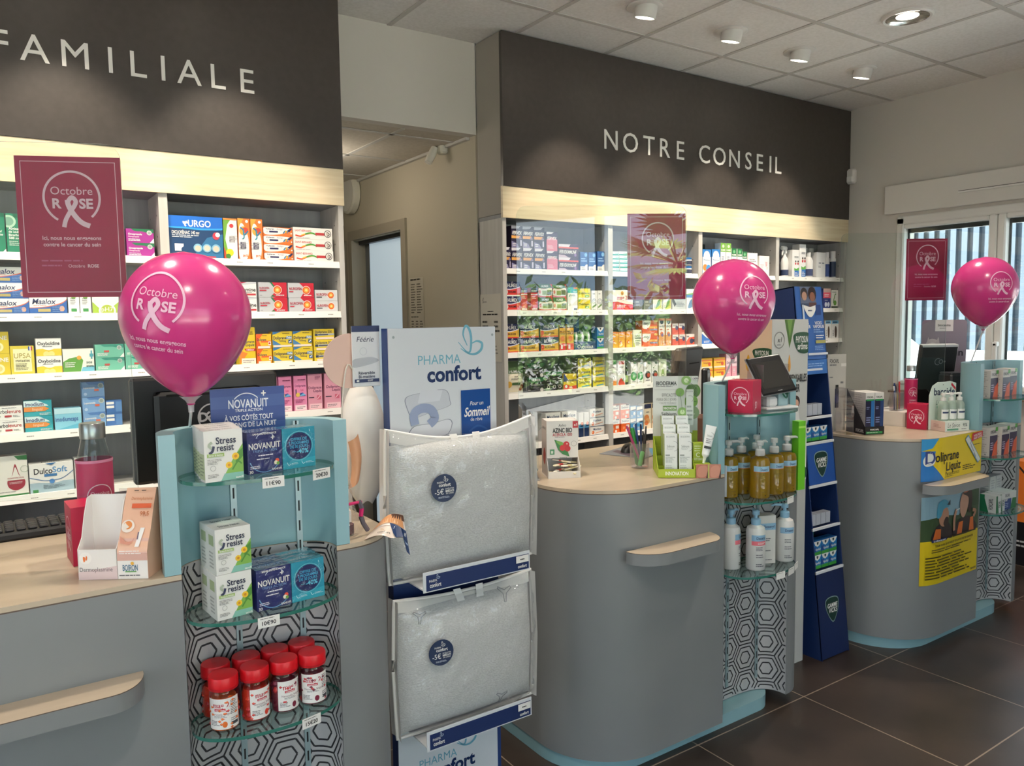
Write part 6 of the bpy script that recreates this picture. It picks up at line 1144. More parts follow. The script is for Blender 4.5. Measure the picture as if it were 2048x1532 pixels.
def pillow_bag(cx, y0, z0, w_, h_, lab, sag, stick, prints):
    """zipped clear bag w_ x h_ holding a white pillow; base front at y0"""
    t = thing('bagged_pillow', lab, 'pillow', (cx, y0, z0), 0.0)
    def shape(u, v, s, ins=0.0):
        a, c = 2*u-1, 2*v-1; e = max(0, (1-abs(a)**3.2))**0.5*max(0, (1-abs(c)**3.2))**0.5
        return ((w_/2-ins)*a*(1-.03*abs(c)), s*(.058-ins*.35)*e+.06, h_/2+(h_/2-ins*(1.0 if c < 0 else 2.0+sag*45))*c*(1-.02*abs(a)))
    b = MB(); b.grid(lambda u, v: shape(u, v, -1, .011), 26, 22, CLOTH); b.grid(lambda u, v: shape(u, v, 1, .011), 26, 22, CLOTH, flip=True); b.build('pillow', t)
    q = random.Random(int(cx*100+z0*77)); ph = [q.uniform(0, 6) for _ in range(6)]
    def film(u, v, s):
        x, y, z = shape(u, v, s, 0.0); wv = .004*math.sin(14*u+ph[0]+5*v)+.003*math.sin(23*v+ph[1]+9*u)+.0025*math.sin(31*(u-v)+ph[2])
        if v > .9: z += -sag*math.sin(PI*u)*(v-.9)/.1
        e = 1 if .02 < u < .98 and .02 < v < .98 else 0
        return (x, y+s*(.004+abs(wv))*e, z)
    b = MB(); b.grid(lambda u, v: film(u, v, -1), 34, 30, BAGF); b.grid(lambda u, v: film(u, v, 1), 16, 14, BAGF, flip=True); b.build('clear_film', t)
    gus = clear_mat('white_mesh', 'FFFFFF', 1.3, .4, haze=.72, hazec='E9E7E2')
    for uu, sx_ in ((0, -1), (1, 1)): b = MB(); b.grid(lambda u, v: (lambda p: (p[0]-sx_*.004*math.sin(PI*u), .035+.06*u, p[2]))(shape(uu, v, -1)), 4, 14, gus); b.build('side_gusset', t)
    b = MB(); per = [shape(u, 0, -1) for u in [i/12 for i in range(13)]] + [shape(1, v, -1) for v in [i/12 for i in range(1, 13)]] + [(lambda p: (p[0], p[1], p[2]-sag*math.sin(PI*u)))(shape(u, 1, -1)) for u in [1-i/12 for i in range(1, 13)]] + [shape(0, v, -1) for v in [1-i/12 for i in range(1, 12)]]
    b.tube(per, .0052, 7, PIPE, closed=True); b.build('piping', t)
    b = MB()
    b.grid(lambda u, v: (lambda p: (p[0], p[1]-.004-.002*v, p[2]-sag*math.sin(PI*u)-.004-.030*v))(shape(.02+.96*u, 1, -1)), 16, 1, M('E4E1DA', .5)); b.build('zip_band', t)
    b = MB(); zt = h_-sag
    for x in (-.045, .03): b.grid(lambda u, v: (x+.024*u+(.02*v if x < 0 else -.012*v), .055-.03*v, zt+.012-.085*v), 1, 4, M('EDEBE6', .6))
    b.grid(lambda u, v: (-.027+.06*u, .027-.004*math.sin(PI*u), zt-.085+.026*v-.01*math.sin(PI*u)), 6, 1, M('EDEBE6', .6)); b.build('carry_strap', t)
    sx, sz, sr = stick
    b = MB(); F = Face(b, lambda u, v, l: (sx-sr+u, .06-.068*((max(0, 1-abs((sx-sr+u)/(w_/2))**3.2))*(max(0, 1-abs((sz-sr+v-h_/2)/(h_/2))**3.2)))**.5-.004-l, sz-sr+v), 2*sr, 2*sr, step=.0004)
    F.ops([('c',.5,.5,.5,'14294C'), ('bfly',.56,.80,.11,W), ('t','PHARMA',.36,.71,.07,W,'',.26), ('t','confort',.52,.62,.12,W,'b',.46), ('t','-5€',.30,.38,.19,W,'',.34), ('t','DE RÉDUCTION',.70,.47,.055,W,'',.34), ('t','IMMÉDIATE',.70,.39,.07,W,'b',.34), ('t','EN CAISSE',.70,.31,.055,W,'',.3), fine(.25,.15,.75,.22,2,'C8D0DC')]); b.build('round_sticker', t)
    b = MB()
    for (x, z, r_) in prints:
        for k in range(3):
            a = k*2*PI/3+.4; pts = [(x+.25*r_*math.cos(a+1.05), z+.25*r_*math.sin(a+1.05)), (x+r_*math.cos(a)-.1*r_*math.sin(a), z+r_*math.sin(a)+.1*r_*math.cos(a)), (x+r_*math.cos(a)+.1*r_*math.sin(a), z+r_*math.sin(a)-.1*r_*math.cos(a)), (x+.25*r_*math.cos(a-1.05), z+.25*r_*math.sin(a-1.05))]
            P = [(px_, .06-.0615*((max(0, 1-abs(px_/(w_/2))**3.2))*(max(0, 1-abs((pz_-h_/2)/(h_/2))**3.2)))**.5+.0072, pz_) for px_, pz_ in pts]; b.tube(P, .0012, 5, M('8A8A8E', .7))
    if prints: b.build('stitched_motif', t)
pillow_bag(1.103, 1.825, 0.785, 0.486, 0.428, 'large white quilted pillow in clear zip bag, upper one on the stand', .045, (-.100, .262, .038), [])
pillow_bag(1.101, 1.818, 0.352, 0.466, 0.395, 'white memory foam pillow in clear zip bag, lower one on the stand', .02, (-.120, .245, .036), [(-.165, .345, .02), (.11, .355, .026), (.09, .05, .022)])
def side_pillow():
    t = thing('hanging_pillow', 'white soft pillow hanging at the left side of the pillow stand', 'pillow', (0.880, 2.06, 0.98))
    b = MB(); b.grid(lambda u, v: (.075*math.cos(2*PI*u)*math.sin(PI*(.04+.92*v))**.6*(1+.05*math.sin(7*v)), .05*math.sin(2*PI*u)*math.sin(PI*(.04+.92*v))**.6, .37*v*.93+.006*math.sin(2*PI*u*3)), 24, 18, noise_mat('soft_cotton', 'E9E4DC', 'F2EEE7', 12, .9, 2, bump=.3)); b.build('cushion', t)
    b = MB(); b.cbox(-.052, -.062, .338, .030, -.0585, .505, M('E6E7E9', .4), .002); F = front(b, -.052, -.062, .338, .082, .167, step=.0003)
    F.ops([('r',0,.90,1,1,'1D2E5A'), ('t','Féérie',.47,.78,.085,'20284A','i',.6), ('sp',[(.0,.40),(.1,.46),(.7,.48),(.95,.42),(.6,.36),(.05,.32)],'B4B8BE'), ('o',.4,.58,.06,.008,'D0D3D8'), ('t','Réversible',.5,.225,.048,'2A3050','b',.62), ('t','Bi-matière',.5,.165,.048,'2A3050','b',.62), ('r',.06,.07,.94,.125,'1D2E5A'), ('c',.17,.097,.016,W,1.6), ('t','SOFT',.62,.097,.028,W,'b',.4)]); b.build('header_card', t)
    b = MB(); b.lathe([(0,0),(.075,0),(.075,.002),(0,.002)], 36, M('E2BFB0', .5), Matrix.Translation((-.055, -.05, .41)) @ Matrix.Rotation(PI/2, 4, 'X')); b.build('peach_disc', t)
    b = MB(); pts = smooth_path([(-.03,-.06,.345),(-.065,-.06,.40),(-.085,-.06,.28),(-.09,-.06,.12),(-.075,-.06,.09),(-.098,-.06,.05),(-.085,-.06,.02),(-.072,-.06,.07),(-.09,-.06,.11),(-.1,-.06,-.0)], 5); b.tube(pts, .0022, 6, M('E4DDD0', .8)); b.build('cord', t)
    b = MB(); b.box(-.122, -.064, -.018, -.08, -.062, .027, M('EFEDEA', .5)); front(b, -.122, -.0642, -.018, .042, .045).ops([('t','€80',.62,.35,.26,'1C1B1E','bi',.5)]); b.build('price_tag', t)
    b = MB(); b.grid(lambda u, v: (-.075+.03*u+.01*math.sin(3*v), -.066-.012*math.sin(PI*u), .06+.13*v+.02*u), 6, 8, M('D8A07A', .4)); b.build('photo_tag', t)
side_pillow()
# ================================================================== MIDDLE COUNTER
def mid_items():
    # sachet dispenser box
    a = Vector((1.583, 2.132, CT)); rz = math.atan2(2.085-2.132, 1.684-1.583); w_ = .111; d = .085; h = .195
    t = thing('sachet_dispenser', 'white acerola dispenser box with open tray of sachets, middle counter left', 'box', a, rz)
    cm = M('E4E1DC', .5); b = MB()
    b.box(0, .0012, .0, .0012, d, h, cm); b.box(w_-.0012, .0012, .0, w_, d, h, cm); b.box(0, d-.0012, 0, w_, d, h, cm); b.box(0, 0, h-.001, w_, d, h, cm); b.box(0, 0, .066, w_, .0012, h, cm)
    F = front(b, 0, 0, .066, w_, h-.066); F.ops([('r',0,0,1,1,'E2E0DB'), ('t','Arko',.5,.88,.075,'3A3A3A','',.24), ('r',.83,.80,1,.98,'B8202E'), ('t','x1',.915,.89,.07,W,'b'), ('t','AZINC BIO',.5,.745,.115,'1E1E20','B',.62), ('t','ACEROLA 1000',.5,.63,.08,'B0263A','b',.62), fine(.26,.55,.78,.575,1), ('p',[(.24,.5),(.48,.43),(.62,.3),(.72,.03),(.5,.10),(.36,.22)],'2F7A3C'), ('sp',[(.3,.46),(.5,.42),(.54,.36),(.42,.34)],'6FA548'), ('c',.62,.36,.085,'C21F2C'), ('c',.5,.27,.08,'C8242E'), ('c',.66,.25,.08,'B81A28'), ('c',.64,.38,.02,'F0C8C0'), ('o',.86,.38,.07,.008,'8A8A86'), ('r',.1,.1,.24,.24,'3A8A5A'), ('r',.13,.13,.2,.2,'DDE8DC'), fine(.4,.0,.75,.03,1)])
    F = Face(b, lambda u, v, l: (-l, d-u, v), d, h); F.ops([('r',0,.0,1,1,'D8D0C8'), ('t','AZINC BIO',.5,.86,.04,'3A3A3A','b',.7), ('sp',[(.3,.3),(.5,.5),(.8,.4),(.6,.2)],'C0463A')]); b.build('box', t)
    b = MB(); TT = Matrix(((0,0,1,0),(1,0,0,0),(0,1,0,0),(0,0,0,1))); sd = [(0,.0),(0,.066),(-.02,.045),(-.028,.018),(-.02,.0)]
    b.prism(sd, -.001, .0005, cm, T=TT); b.prism(sd, w_-.0005, w_+.001, cm, T=TT); b.box(-.001, -.029, .0, w_+.001, -.0275, .024, cm); b.box(-.001, -.028, 0, w_+.001, d, .0012, cm); b.build('tray', t)
    q = random.Random(3)
    for k in range(9):
        b = MB(); T = Matrix.Translation((.02+.085*q.random(), -.006+.02*q.random(), .012+.005*k)) @ Matrix.Rotation(q.uniform(-.9, .9), 4, 'Z') @ Matrix.Rotation(q.uniform(-.2, .2), 4, 'Y'); b.cbox(-.034, -.006, 0, .034, .006, .005, M(('E6DDBE', 'DDD2AC', 'F0EADB')[k % 3], .4), .002, T); b.cbox(-.012, -.0062, .0003, .012, .0062, .0053, M('C8BC8A' if k % 2 else 'B0343A', .4), .002, T); b.build('sachet', t)
    # clear leaflet holder
    ac = clear_mat('acrylic', 'F6F4F4', 1.49, haze=0.06)
    t = thing('leaflet_holder', 'clear acrylic leaflet holder beside the acerola dispenser, middle counter', 'leaflet holder', (1.520, 2.125, CT), 1.05)
    b = MB(); b.box(-.02, -.0015, 0, .13, .0015, .225, ac); b.box(-.02, .035, 0, .13, .037, .245, ac); b.box(-.02, -.02, 0, .13, .037, .004, ac); b.box(-.02, .0015, 0, -.0175, .035, .225, ac); b.build('holder', t)
    for k in range(3): b = MB(); b.box(-.012, .008+.008*k, .006, .12, .012+.008*k, .19-.01*k, M(('E6D8D4', 'D8A8AA', 'E8E4E0')[k], .5)); b.build('leaflet', t)
    # pen cup
    t = thing('pen_cup', 'clear cup of pens and scissors on the middle counter', 'pen cup', (1.955, 2.066, CT))
    b = MB(); b.lathe([(.0,.002),(.030,.002),(.033,.004),(.036,.092),(.034,.092),(.031,.006)], 28, clear_mat('acrylic', 'F6F4F4')); b.build('cup', t)
    def rod(nm, p0, p1, r, c, tip=None):
        b = MB(); p0, p1 = Vector(p0), Vector(p1); b.tube([p0, p0+(p1-p0)*.06, p0+(p1-p0)*.94, p1], [r*.35, r, r, r*.7], 10, M(c, .35)); b.build(nm, t)
    rod('pen', (.01,.0,.006), (-.045,.02,.155), .0045, 'B8407A'); rod('highlighter', (.0,.01,.006), (-.018,.02,.145), .0085, '2E8A3A'); rod('pen', (.012,.008,.006), (.004,.026,.158), .0045, '2A4A8A'); rod('pen', (.0,-.01,.006), (.02,.015,.156), .004, '1E2A4A'); rod('glue_pen', (-.012,-.012,.008), (-.004,-.02,.062), .008, '4FBF5A')
    b = MB(); b.tube([(.01,-.005,.01),(.022,-.002,.08),(.036,.004,.148)], [.003,.006,.003], 8, M('3A3532', .4)); b.tube([(.014,-.005,.01),(.020,-.004,.08),(.026,.01,.13)], [.003,.006,.003], 8, M('2A2624', .4))
    for k in range(4): b.lathe([(0,.001),(.0015,0)], 8, M('D8D0C8', .3), Matrix.Translation((.0195+.0035*k, -.0125, .06+.014*k)) @ Matrix.Rotation(PI/2, 4, 'X'))
    b.build('scissors', t)
    # mouse and mat
    b = MB(); b.grid(lambda u, v: (lambda a, r_: (.058*r_*math.cos(a), .034*r_*math.sin(a), .034*(1-r_**2.4)**.6))(2*PI*u, v), 28, 10, M('1C1A1B', .3)); b.box(-.055, -.0008, .02, -.02, .0008, .0275, M('050505', .6)); o = b.build('computer_mouse', None, (2.155, 2.335, CT+.003), .5); tag(o, 'black computer mouse on the middle counter', 'mouse')
    b = MB(); b.box(-.115, -.10, 0, .115, .10, .0022, M('8E9296', .7)); F = Face(b, lambda u, v, l: (-.115+u, -.10+v, .0022+l), .23, .20); F.ops([('p',[(.3,0),(1,0),(1,.5)],'4A86A8'), ('p',[(.0,.3),(.3,.9),(.5,.9),(.2,.2)],'6A5A66')]); o = b.build('mouse_mat', None, (2.165, 2.315, CT), .35); tag(o, 'grey and blue mouse mat under the mouse', 'mouse mat')
    # monitor and terminal
    t = thing('computer_monitor', 'dark tilted monitor seen from behind on the middle counter', 'monitor', (2.52, 2.41, CT), .38)
    bk = M('2A2624', .38); b = MB(); T = Matrix.Rotation(.16, 4, 'X'); b.cbox(-.15, 0, .07, .12, .03, .415, bk, .008, T); b.box(-.03, -.0006, .345, .09, .0, .35, M('0A0908', .8), T); b.build('housing', t)
    b = MB(); b.cbox(-.03, .035, .01, .03, .06, .2, bk, .006); b.build('neck', t)
    b = MB(); b.cbox(-.09, -.05, 0, .08, .06, .012, bk, .005); b.build('base', t)
    t = thing('card_terminal', 'narrow dark upright terminal beside the tilted monitor, middle counter', 'card terminal', (2.545, 2.28, CT), .5)
    b = MB(); b.cbox(-.030, -.01, .012, .030, .016, .325, M('262221', .35), .007); b.build('body', t)
    b = MB(); b.cbox(-.045, -.035, 0, .04, .045, .012, M('262221', .35), .004); b.build('base', t)
    b = MB(); b.box(-.024, -.0106, .2, .024, -.0102, .305, M('3A3634', .15)); b.build('screen', t)
    b = MB(); pack_mesh(b, .13, .10, .14, '6E4E3E', [fine(.1,.5,.9,.9,5,'5A3E30')], []); tag(b.build('carton', None, (2.35, 2.12, CT), .1), 'brown cardboard carton behind the blue display back, middle counter', 'box')
    # serum counter display
    a = Vector((1.876, 1.888, CT+.0012)); rz = math.atan2(1.817-1.892, 1.999-1.903); t = thing('serum_display', 'white and lime cardboard serum display on the middle counter', 'display tray', a, rz)
    LM = 'A2B62C'; lm = M(LM, .45)
    b = MB(); W2 = .157; b.box(-.004, .1465, 0.0, W2-.004, .149, .335, M('D6DAD4', .4)); F = front(b, -.004, .1465, 0, W2, .335, step=.0003)
    F.ops([('r',0,0,1,.36,LM), ('r',.56,.0,1,1,'C2CAC0'), ('r',.56,0,1,.42,LM), ('t','BIODERMA',.30,.925,.04,'3A3E3C','b',.46), fine(.06,.885,.52,.9,1), ('r',.03,.855,.56,.858,'AFB4AE'), ('t','EFFICACITÉ',.52,.80,.034,'6A706C','r',.32), ('t','VISIBLE DÈS 2 JOURS',.52,.755,.028,'6A706C','r',.45), ('t','+ HAUTE TOLÉRANCE',.52,.715,.024,'9AA09A','r',.38), ('r',.22,.635,.53,.685,'5E8A3E'), ('t','INNOVATION',.375,.66,.028,W,'b',.28), ('t','Sébium',.52,.60,.038,'4A504C','r'), ('t','Kerato+',.52,.55,.034,'8A908C','r'), fine(.18,.48,.52,.52,2), ('c',.74,.955,.05,'7FA85A'), ('c',.74,.955,.025,'C8DCB0'), ('c',.60,.83,.045,'6F9A4A'), ('c',.655,.62,.05,'7FA85A'), ('c',.655,.62,.025,'BCD4A0'), ('s',[(.74,.955),(.98,.88)],.005,'7A8A74'), ('s',[(.6,.83),(.66,.62)],.005,'7A8A74'), ('r',.735,.48,.90,.86,'CDD4CC'), ('t','BIODERMA',.815,.84,.016,'8A928C','',.15), ('o',.82,.76,.035,.004,'8A928A',-60,120), fine(.75,.52,.88,.70,4,'9AA49C'), ('r',.75,.40,.88,.48,'B4BCB2'), fine(.62,.1,.96,.32,5,'C8D48A'), ('r',.86,.96,1,.995,'E8E8E4'), ('t','13€90',.94,.975,.022,K,'b',.12)])
    b.build('back_card', t)
    b = MB(); F = front(b, .108, .1462, .18, .068, .125, step=.0003)
    for cx, cy, r_, c in ((.42,.82,.21,'5E8A3E'), (.32,.52,.19,'6F9E3A'), (.40,.20,.19,'7A9466')): F.ops([('c',cx,cy,r_,c)])
    F.ops([fine(.24,.78,.6,.86,2,'C8D8A8'), ('r',.12,.51,.6,.53,'4A7030'), ('r',.31,.36,.33,.68,'4A7030'), fine(.25,.14,.55,.26,3,'C8D4B8')]); b.build('round_claims', t)
    b = MB(); TT = Matrix(((0,0,1,0),(1,0,0,0),(0,1,0,0),(0,0,0,1)))
    sd = [(0,0),(.146,0),(.146,.12),(.02,.028),(0,.028)]; b.prism(sd, -.002, 0, lm, T=TT); b.prism([(0,0),(.146,0),(.146,.1),(.0,.028)], .120, .122, lm, T=TT); b.box(-.002, -.0015, 0, .122, 0, .030, lm); b.box(0, 0, 0, .12, .146, .0015, lm)
    for k in range(3): b.box(0, .02+.04*k+.034, 0, .12, .02+.04*k+.036, .03+.03*k, lm)
    F = front(b, -.002, -.0015, 0, .124, .03); F.ops([('t','INNOVATION',.5,.5,.42,'F2F2E4','b',.62)]); b.build('lime_tray', t)
    for r_ in range(3):
        for c_ in range(2):
            b = MB(); T = Matrix.Translation((.022+.049*c_, .022+.040*r_, .004+.026*r_)) @ Matrix.Rotation(-.08, 4, 'X')
            pack_mesh(b, .043, .026, .142, 'DDE1DE', [('t','BIODERMA',.5,.93,.04,'8A9490','',.7), ('t','Sébium',.5,.70,.06,'7A8480','',.6), ('t','Kerato+',.45,.64,.04,'9AA4A0','',.5), ('o',.7,.70,.12,.006,'5A6460',-80,90), ('r',.08,.47,.42,.5,'8A928E'), fine(.08,.30,.85,.45,5,'9AA29E'), fine(.08,.1,.8,.25,4,'A8AEAA')], [('r',0,0,1,1,'8FA430')], T=T)
            o = b.build('serum_carton', t)
    b = MB(); b.box(.124, .012, 0, .178, .055, .042, lm); b.box(.124, .055, 0, .158, .085, .11, lm); F = front(b, .124, .0545, .042, .034, .068); F.ops([fine(.1,.55,.9,.9,3,'D8E0A8'), ('o',.5,.4,.1,.04,'E8EEC8',40,320), ('t','HAUTE TOLÉRANCE',.5,.18,.12,'EEF0D8','b',.86)]); b.build('lime_step', t)
    b = MB(); b.box(.124, -.006, .0, .206, -.004, .047, M('C88A70', .4)); F = front(b, .124, -.006, 0, .082, .047, step=.0003); F.ops([('r',0,0,.5,1,'B4705C'), ('r',.5,0,1,1,'BC7A66'), ('r',.47,0,.53,1,'B2B25A'), ('sp',[(.04,.2),(.1,.8),(.4,.9),(.45,.3),(.25,.05)],'C48670'), ('sp',[(.58,.2),(.62,.8),(.9,.9),(.96,.3),(.75,.05)],'C88A74'), ('p',[(.4,0),(.47,0),(.47,.6)],'4A2A24'), ('p',[(.9,0),(1,0),(1,.7)],'4A2A24')]); b.build('skin_photo_card', t)
    b = MB(); T = Matrix.Translation((.155, .034, .043)) @ Matrix.Rotation(.22, 4, 'Y') @ Matrix.Rotation(-.1, 4, 'X'); b.lathe([(.004,0),(.0055,.02),(.011,.026),(.0125,.032)], 18, M('E8EAE8', .35), T); b.grid(lambda u, v: ((.0125+.006*v)*math.cos(2*PI*u), (.0125*(1-.93*v))*math.sin(2*PI*u), .032+.10*v), 24, 8, M('E2E6E4', .35), T)
    F = Face(b, lambda u, v, l: (-.012+u, -.0128*(1-.85*v/.1)-.0008-l, .034+v), .024, .09, T=T, step=.0002); F.ops([('t','Sébium',.5,.7,.08,'7A8480','',.7), ('o',.65,.7,.13,.01,'5A6460',-80,90), ('r',.0,.2,1,.3,'2A2E2C'), fine(.1,.4,.9,.6,3)]); b.build('demo_tube', t)
mid_items()
def mid_display():
    z = 1.1605
    # customer tablet on its stand
    t = thing('tablet_terminal', 'black tilted tablet terminal on a clear stand, middle counter glass shelf', 'tablet', (2.355, 1.800, z), -.15)
    T = Matrix.Translation((0, -.045, .062)) @ Matrix.Rotation(-.09, 4, 'Y') @ Matrix.Rotation(-.56, 4, 'X')
    b = MB(); b.cbox(-.080, 0, 0, .080, .010, .150, M('1A1A1B', .3), .006, T); b.cbox(-.082, .006, -.002, .082, .0125, .152, M('B9BABA', .3, .5), .006, T); b.build('tablet_body', t)
    b = MB(); b.box(-.068, -.0006, .022, .068, 0, .126, M('34322F', .12), T); b.build('screen', t)
    b = MB(); F = Face(b, lambda u, v, l: (-.080+u, -.0008-l, v), .160, .150, T=T, step=.0003); F.ops([('f',.44,.04,.60,.07,1,'C8C8C6'), ('c',.5,.93,.012,'3A3A3E')]); b.build('bezel_print', t)
    b = MB(); ac = clear_mat('acrylic', 'F6F4F4'); b.box(-.062, -.02, .004, -.059, .06, .16, ac); b.box(.059, -.02, .004, .062, .06, .16, ac); b.box(-.06, .058, .004, .06, .061, .15, ac); b.build('clear_stand', t)
    b = MB(); b.cbox(-.072, -.055, 0, .078, .055, .010, M('DADCDB', .4), .004); b.cbox(-.05, -.035, .010, .0, .03, .045, M('D2D5D5', .45), .008); b.box(.012, -.02, .010, .057, .05, .075, M('A9C6CC', .3)); b.build('base', t)
    b = MB(); b.tube(smooth_path([(.015,-.03,.066),(.028,-.034,.045),(.040,-.032,.04),(.047,-.028,.06),(.046,-.02,.08)], 6), .003, 8, M('1E5A44', .4)); b.cbox(.038, -.034, .05, .05, -.024, .072, M('1E5A44', .4), .003); b.build('green_plug', t)
    pack('product_carton', 'bright green upright carton at the right lip of the middle display', 'box', (2.4485, 1.752, .8535), -.1, .036, .03, .255, '6CC02A', [('r',0,.9,1,.93,'A8E060')], [], [('r',0,0,1,1,'8ED84A')])
    # yellow pump bottles
    z = .8535
    liq = M('B89A28', .12, spec=.4, sub=.0); cl = clear_mat('jar_plastic', 'F4EDEC'); pc = clear_mat('pump_plastic', 'F4F4F2', 1.45, .15, haze=.55, hazec='F0F0EE')
    lq = bpy.data.materials.new('yellow_oil'); lq.use_nodes = True; n = lq.node_tree; n.nodes.clear(); o_ = n.nodes.new('ShaderNodeOutputMaterial'); tr = n.nodes.new('ShaderNodeBsdfTransparent'); tr.inputs[0].default_value = lin('EAD868'); df = n.nodes.new('ShaderNodeBsdfTranslucent'); df.inputs[0].default_value = lin('E0C84A'); d2 = n.nodes.new('ShaderNodeBsdfDiffuse'); d2.inputs[0].default_value = lin('CDB43E'); m1 = n.nodes.new('ShaderNodeMixShader'); m1.inputs[0].default_value = .5; m2 = n.nodes.new('ShaderNodeMixShader'); m2.inputs[0].default_value = .62
    n.links.new(df.outputs[0], m1.inputs[1]); n.links.new(d2.outputs[0], m1.inputs[2]); n.links.new(tr.outputs[0], m2.inputs[1]); n.links.new(m1.outputs[0], m2.inputs[2]); n.links.new(m2.outputs[0], o_.inputs[0])
    def pump(t, zz, mat, ang, s=1.0, nz=.055):
        T = Matrix.Translation((0, 0, zz)) @ Matrix.Rotation(ang, 4, 'Z')
        b = MB(); b.lathe([(.016,0),(.017,.002),(.017,.020),(.012,.024)], 20, mat, T); b.build('collar', t)
        b = MB(); b.lathe([(.006,.024),(.006,.034),(.0125,.036),(.013,.050),(.009,.053),(0,.053)], 18, mat, T); b.tube([T @ Vector((.0,0,.046)), T @ Vector((nz*.7,0,.047)), T @ Vector((nz,0,.042))], [.0062,.005,.0035], 10, mat); b.build('pump_head', t)
    spots = [(2.165,1.835,'front left'),(2.245,1.762,'front, second from left'),(2.333,1.770,'front, third from left'),(2.408,1.772,'front right'),(2.250,1.848,'back left'),(2.345,1.856,'back right')]
    for i, (x, y, lab) in enumerate(spots):
        t = thing('pump_bottle', 'clear pump bottle of yellow cleansing oil, %s, middle counter display' % lab, 'bottle', (x, y, z), 0, 'yellow pump bottles on the middle display')
        b = MB(); b.lathe([(.031,0),(.0345,.004),(.0345,.130),(.031,.142),(.018,.150),(.0155,.152),(.0155,.160)], 32, cl); b.build('bottle', t)
        b = MB(); b.lathe([(.0,.002),(.030,.003),(.0335,.006),(.0335,.128),(.029,.140),(.0,.143)], 28, lq); b.build('oil', t)
        r0 = (-.95, -1.12, -1.0, -.9, -1.0, -.95)[i]
        b = MB(); F = Face(b, lambda u, v, l: (.0349*math.sin(u/.0349-.85+r0+.45)*(1+l*30), -.0349*math.cos(u/.0349-.85+r0+.45)*(1+l*30), .008+v), .060, .112, seg=12, step=.00002)
        F.ops([('r',0,.80,1,.98,'8FB8CE'), ('r',0,.79,1,.81,'C8824A'), ('t','Dexeryl',.62,.88,.075,'1E2A5A','b',.42), fine(.4,.58,.85,.68,2,'8A7420'), fine(.4,.38,.85,.5,3,'8A7420'), fine(.45,.14,.8,.2,1,'8A7420'), ('c',.7,.06,.018,'2A2A1E')])
        if i == 0: F.ops([('r',0,.0,.2,1,'DDE2E4')])
        b.build('label', t); pump(t, .152, pc, -.3+.5*(i % 3), nz=.05)
    # white lotion bottles and carton
    z = .5905; wm = M('DAD8D4', .35); bl = M('8DB4CE', .4)
    for i, (x, y, r0, lab) in enumerate(((2.252, 1.782, -1.0, 'front, pink and blue label'), (2.190, 1.842, -.1, 'rear left, label turned away'), (2.419, 1.785, -1.05, 'right of the tall carton'))):
        t = thing('pump_bottle', 'white lotion pump bottle, %s, middle counter display' % lab, 'bottle', (x, y, z))
        b = MB(); b.lathe([(.031,0),(.034,.004),(.034,.138),(.030,.152),(.017,.160),(.015,.163)], 32, wm); b.build('bottle', t)
        b = MB(); F = Face(b, lambda u, v, l: (.0344*math.sin(u/.0344-.85+r0+.5)*(1+l*30), -.0344*math.cos(u/.0344-.85+r0+.5)*(1+l*30), .008+v), .058, .128, seg=12, step=.00002)
        F.ops([('r',.02,.78,1,.95,'8AB2CE'), ('t','Dexeryl',.62,.865,.075,'1E2A5A','b',.6)]+([('p',[(.02,.66),(1,.66),(1,.78),(.02,.78)],'E0707C'), fine(.4,.69,.95,.75,2,W)] if i < 2 else [])+[fine(.3,.5,.85,.62,3,'3A3E50'), fine(.3,.3,.85,.42,2), fine(.3,.05,.9,.15,2,'4A4A54')]); b.build('label', t)
        pump(t, .161, bl, (.9, .15, 2.4)[i], nz=.048)
    pack('lotion_carton', 'tall white and blue lotion carton between the white bottles, middle display', 'box', (2.300, 1.806, z), -.42, .066, .045, .178, 'D6D3CE', [('r',0,.70,1,.84,'8AB2CE'), ('t','Dexeryl',.6,.77,.055,'1E2A5A','b',.62), fine(.35,.46,.8,.54,2,'3A3E50'), fine(.4,.24,.8,.3,1), fine(.4,.06,.9,.1,1)], [('r',0,.70,1,.84,'8AB2CE')], [])
mid_display()

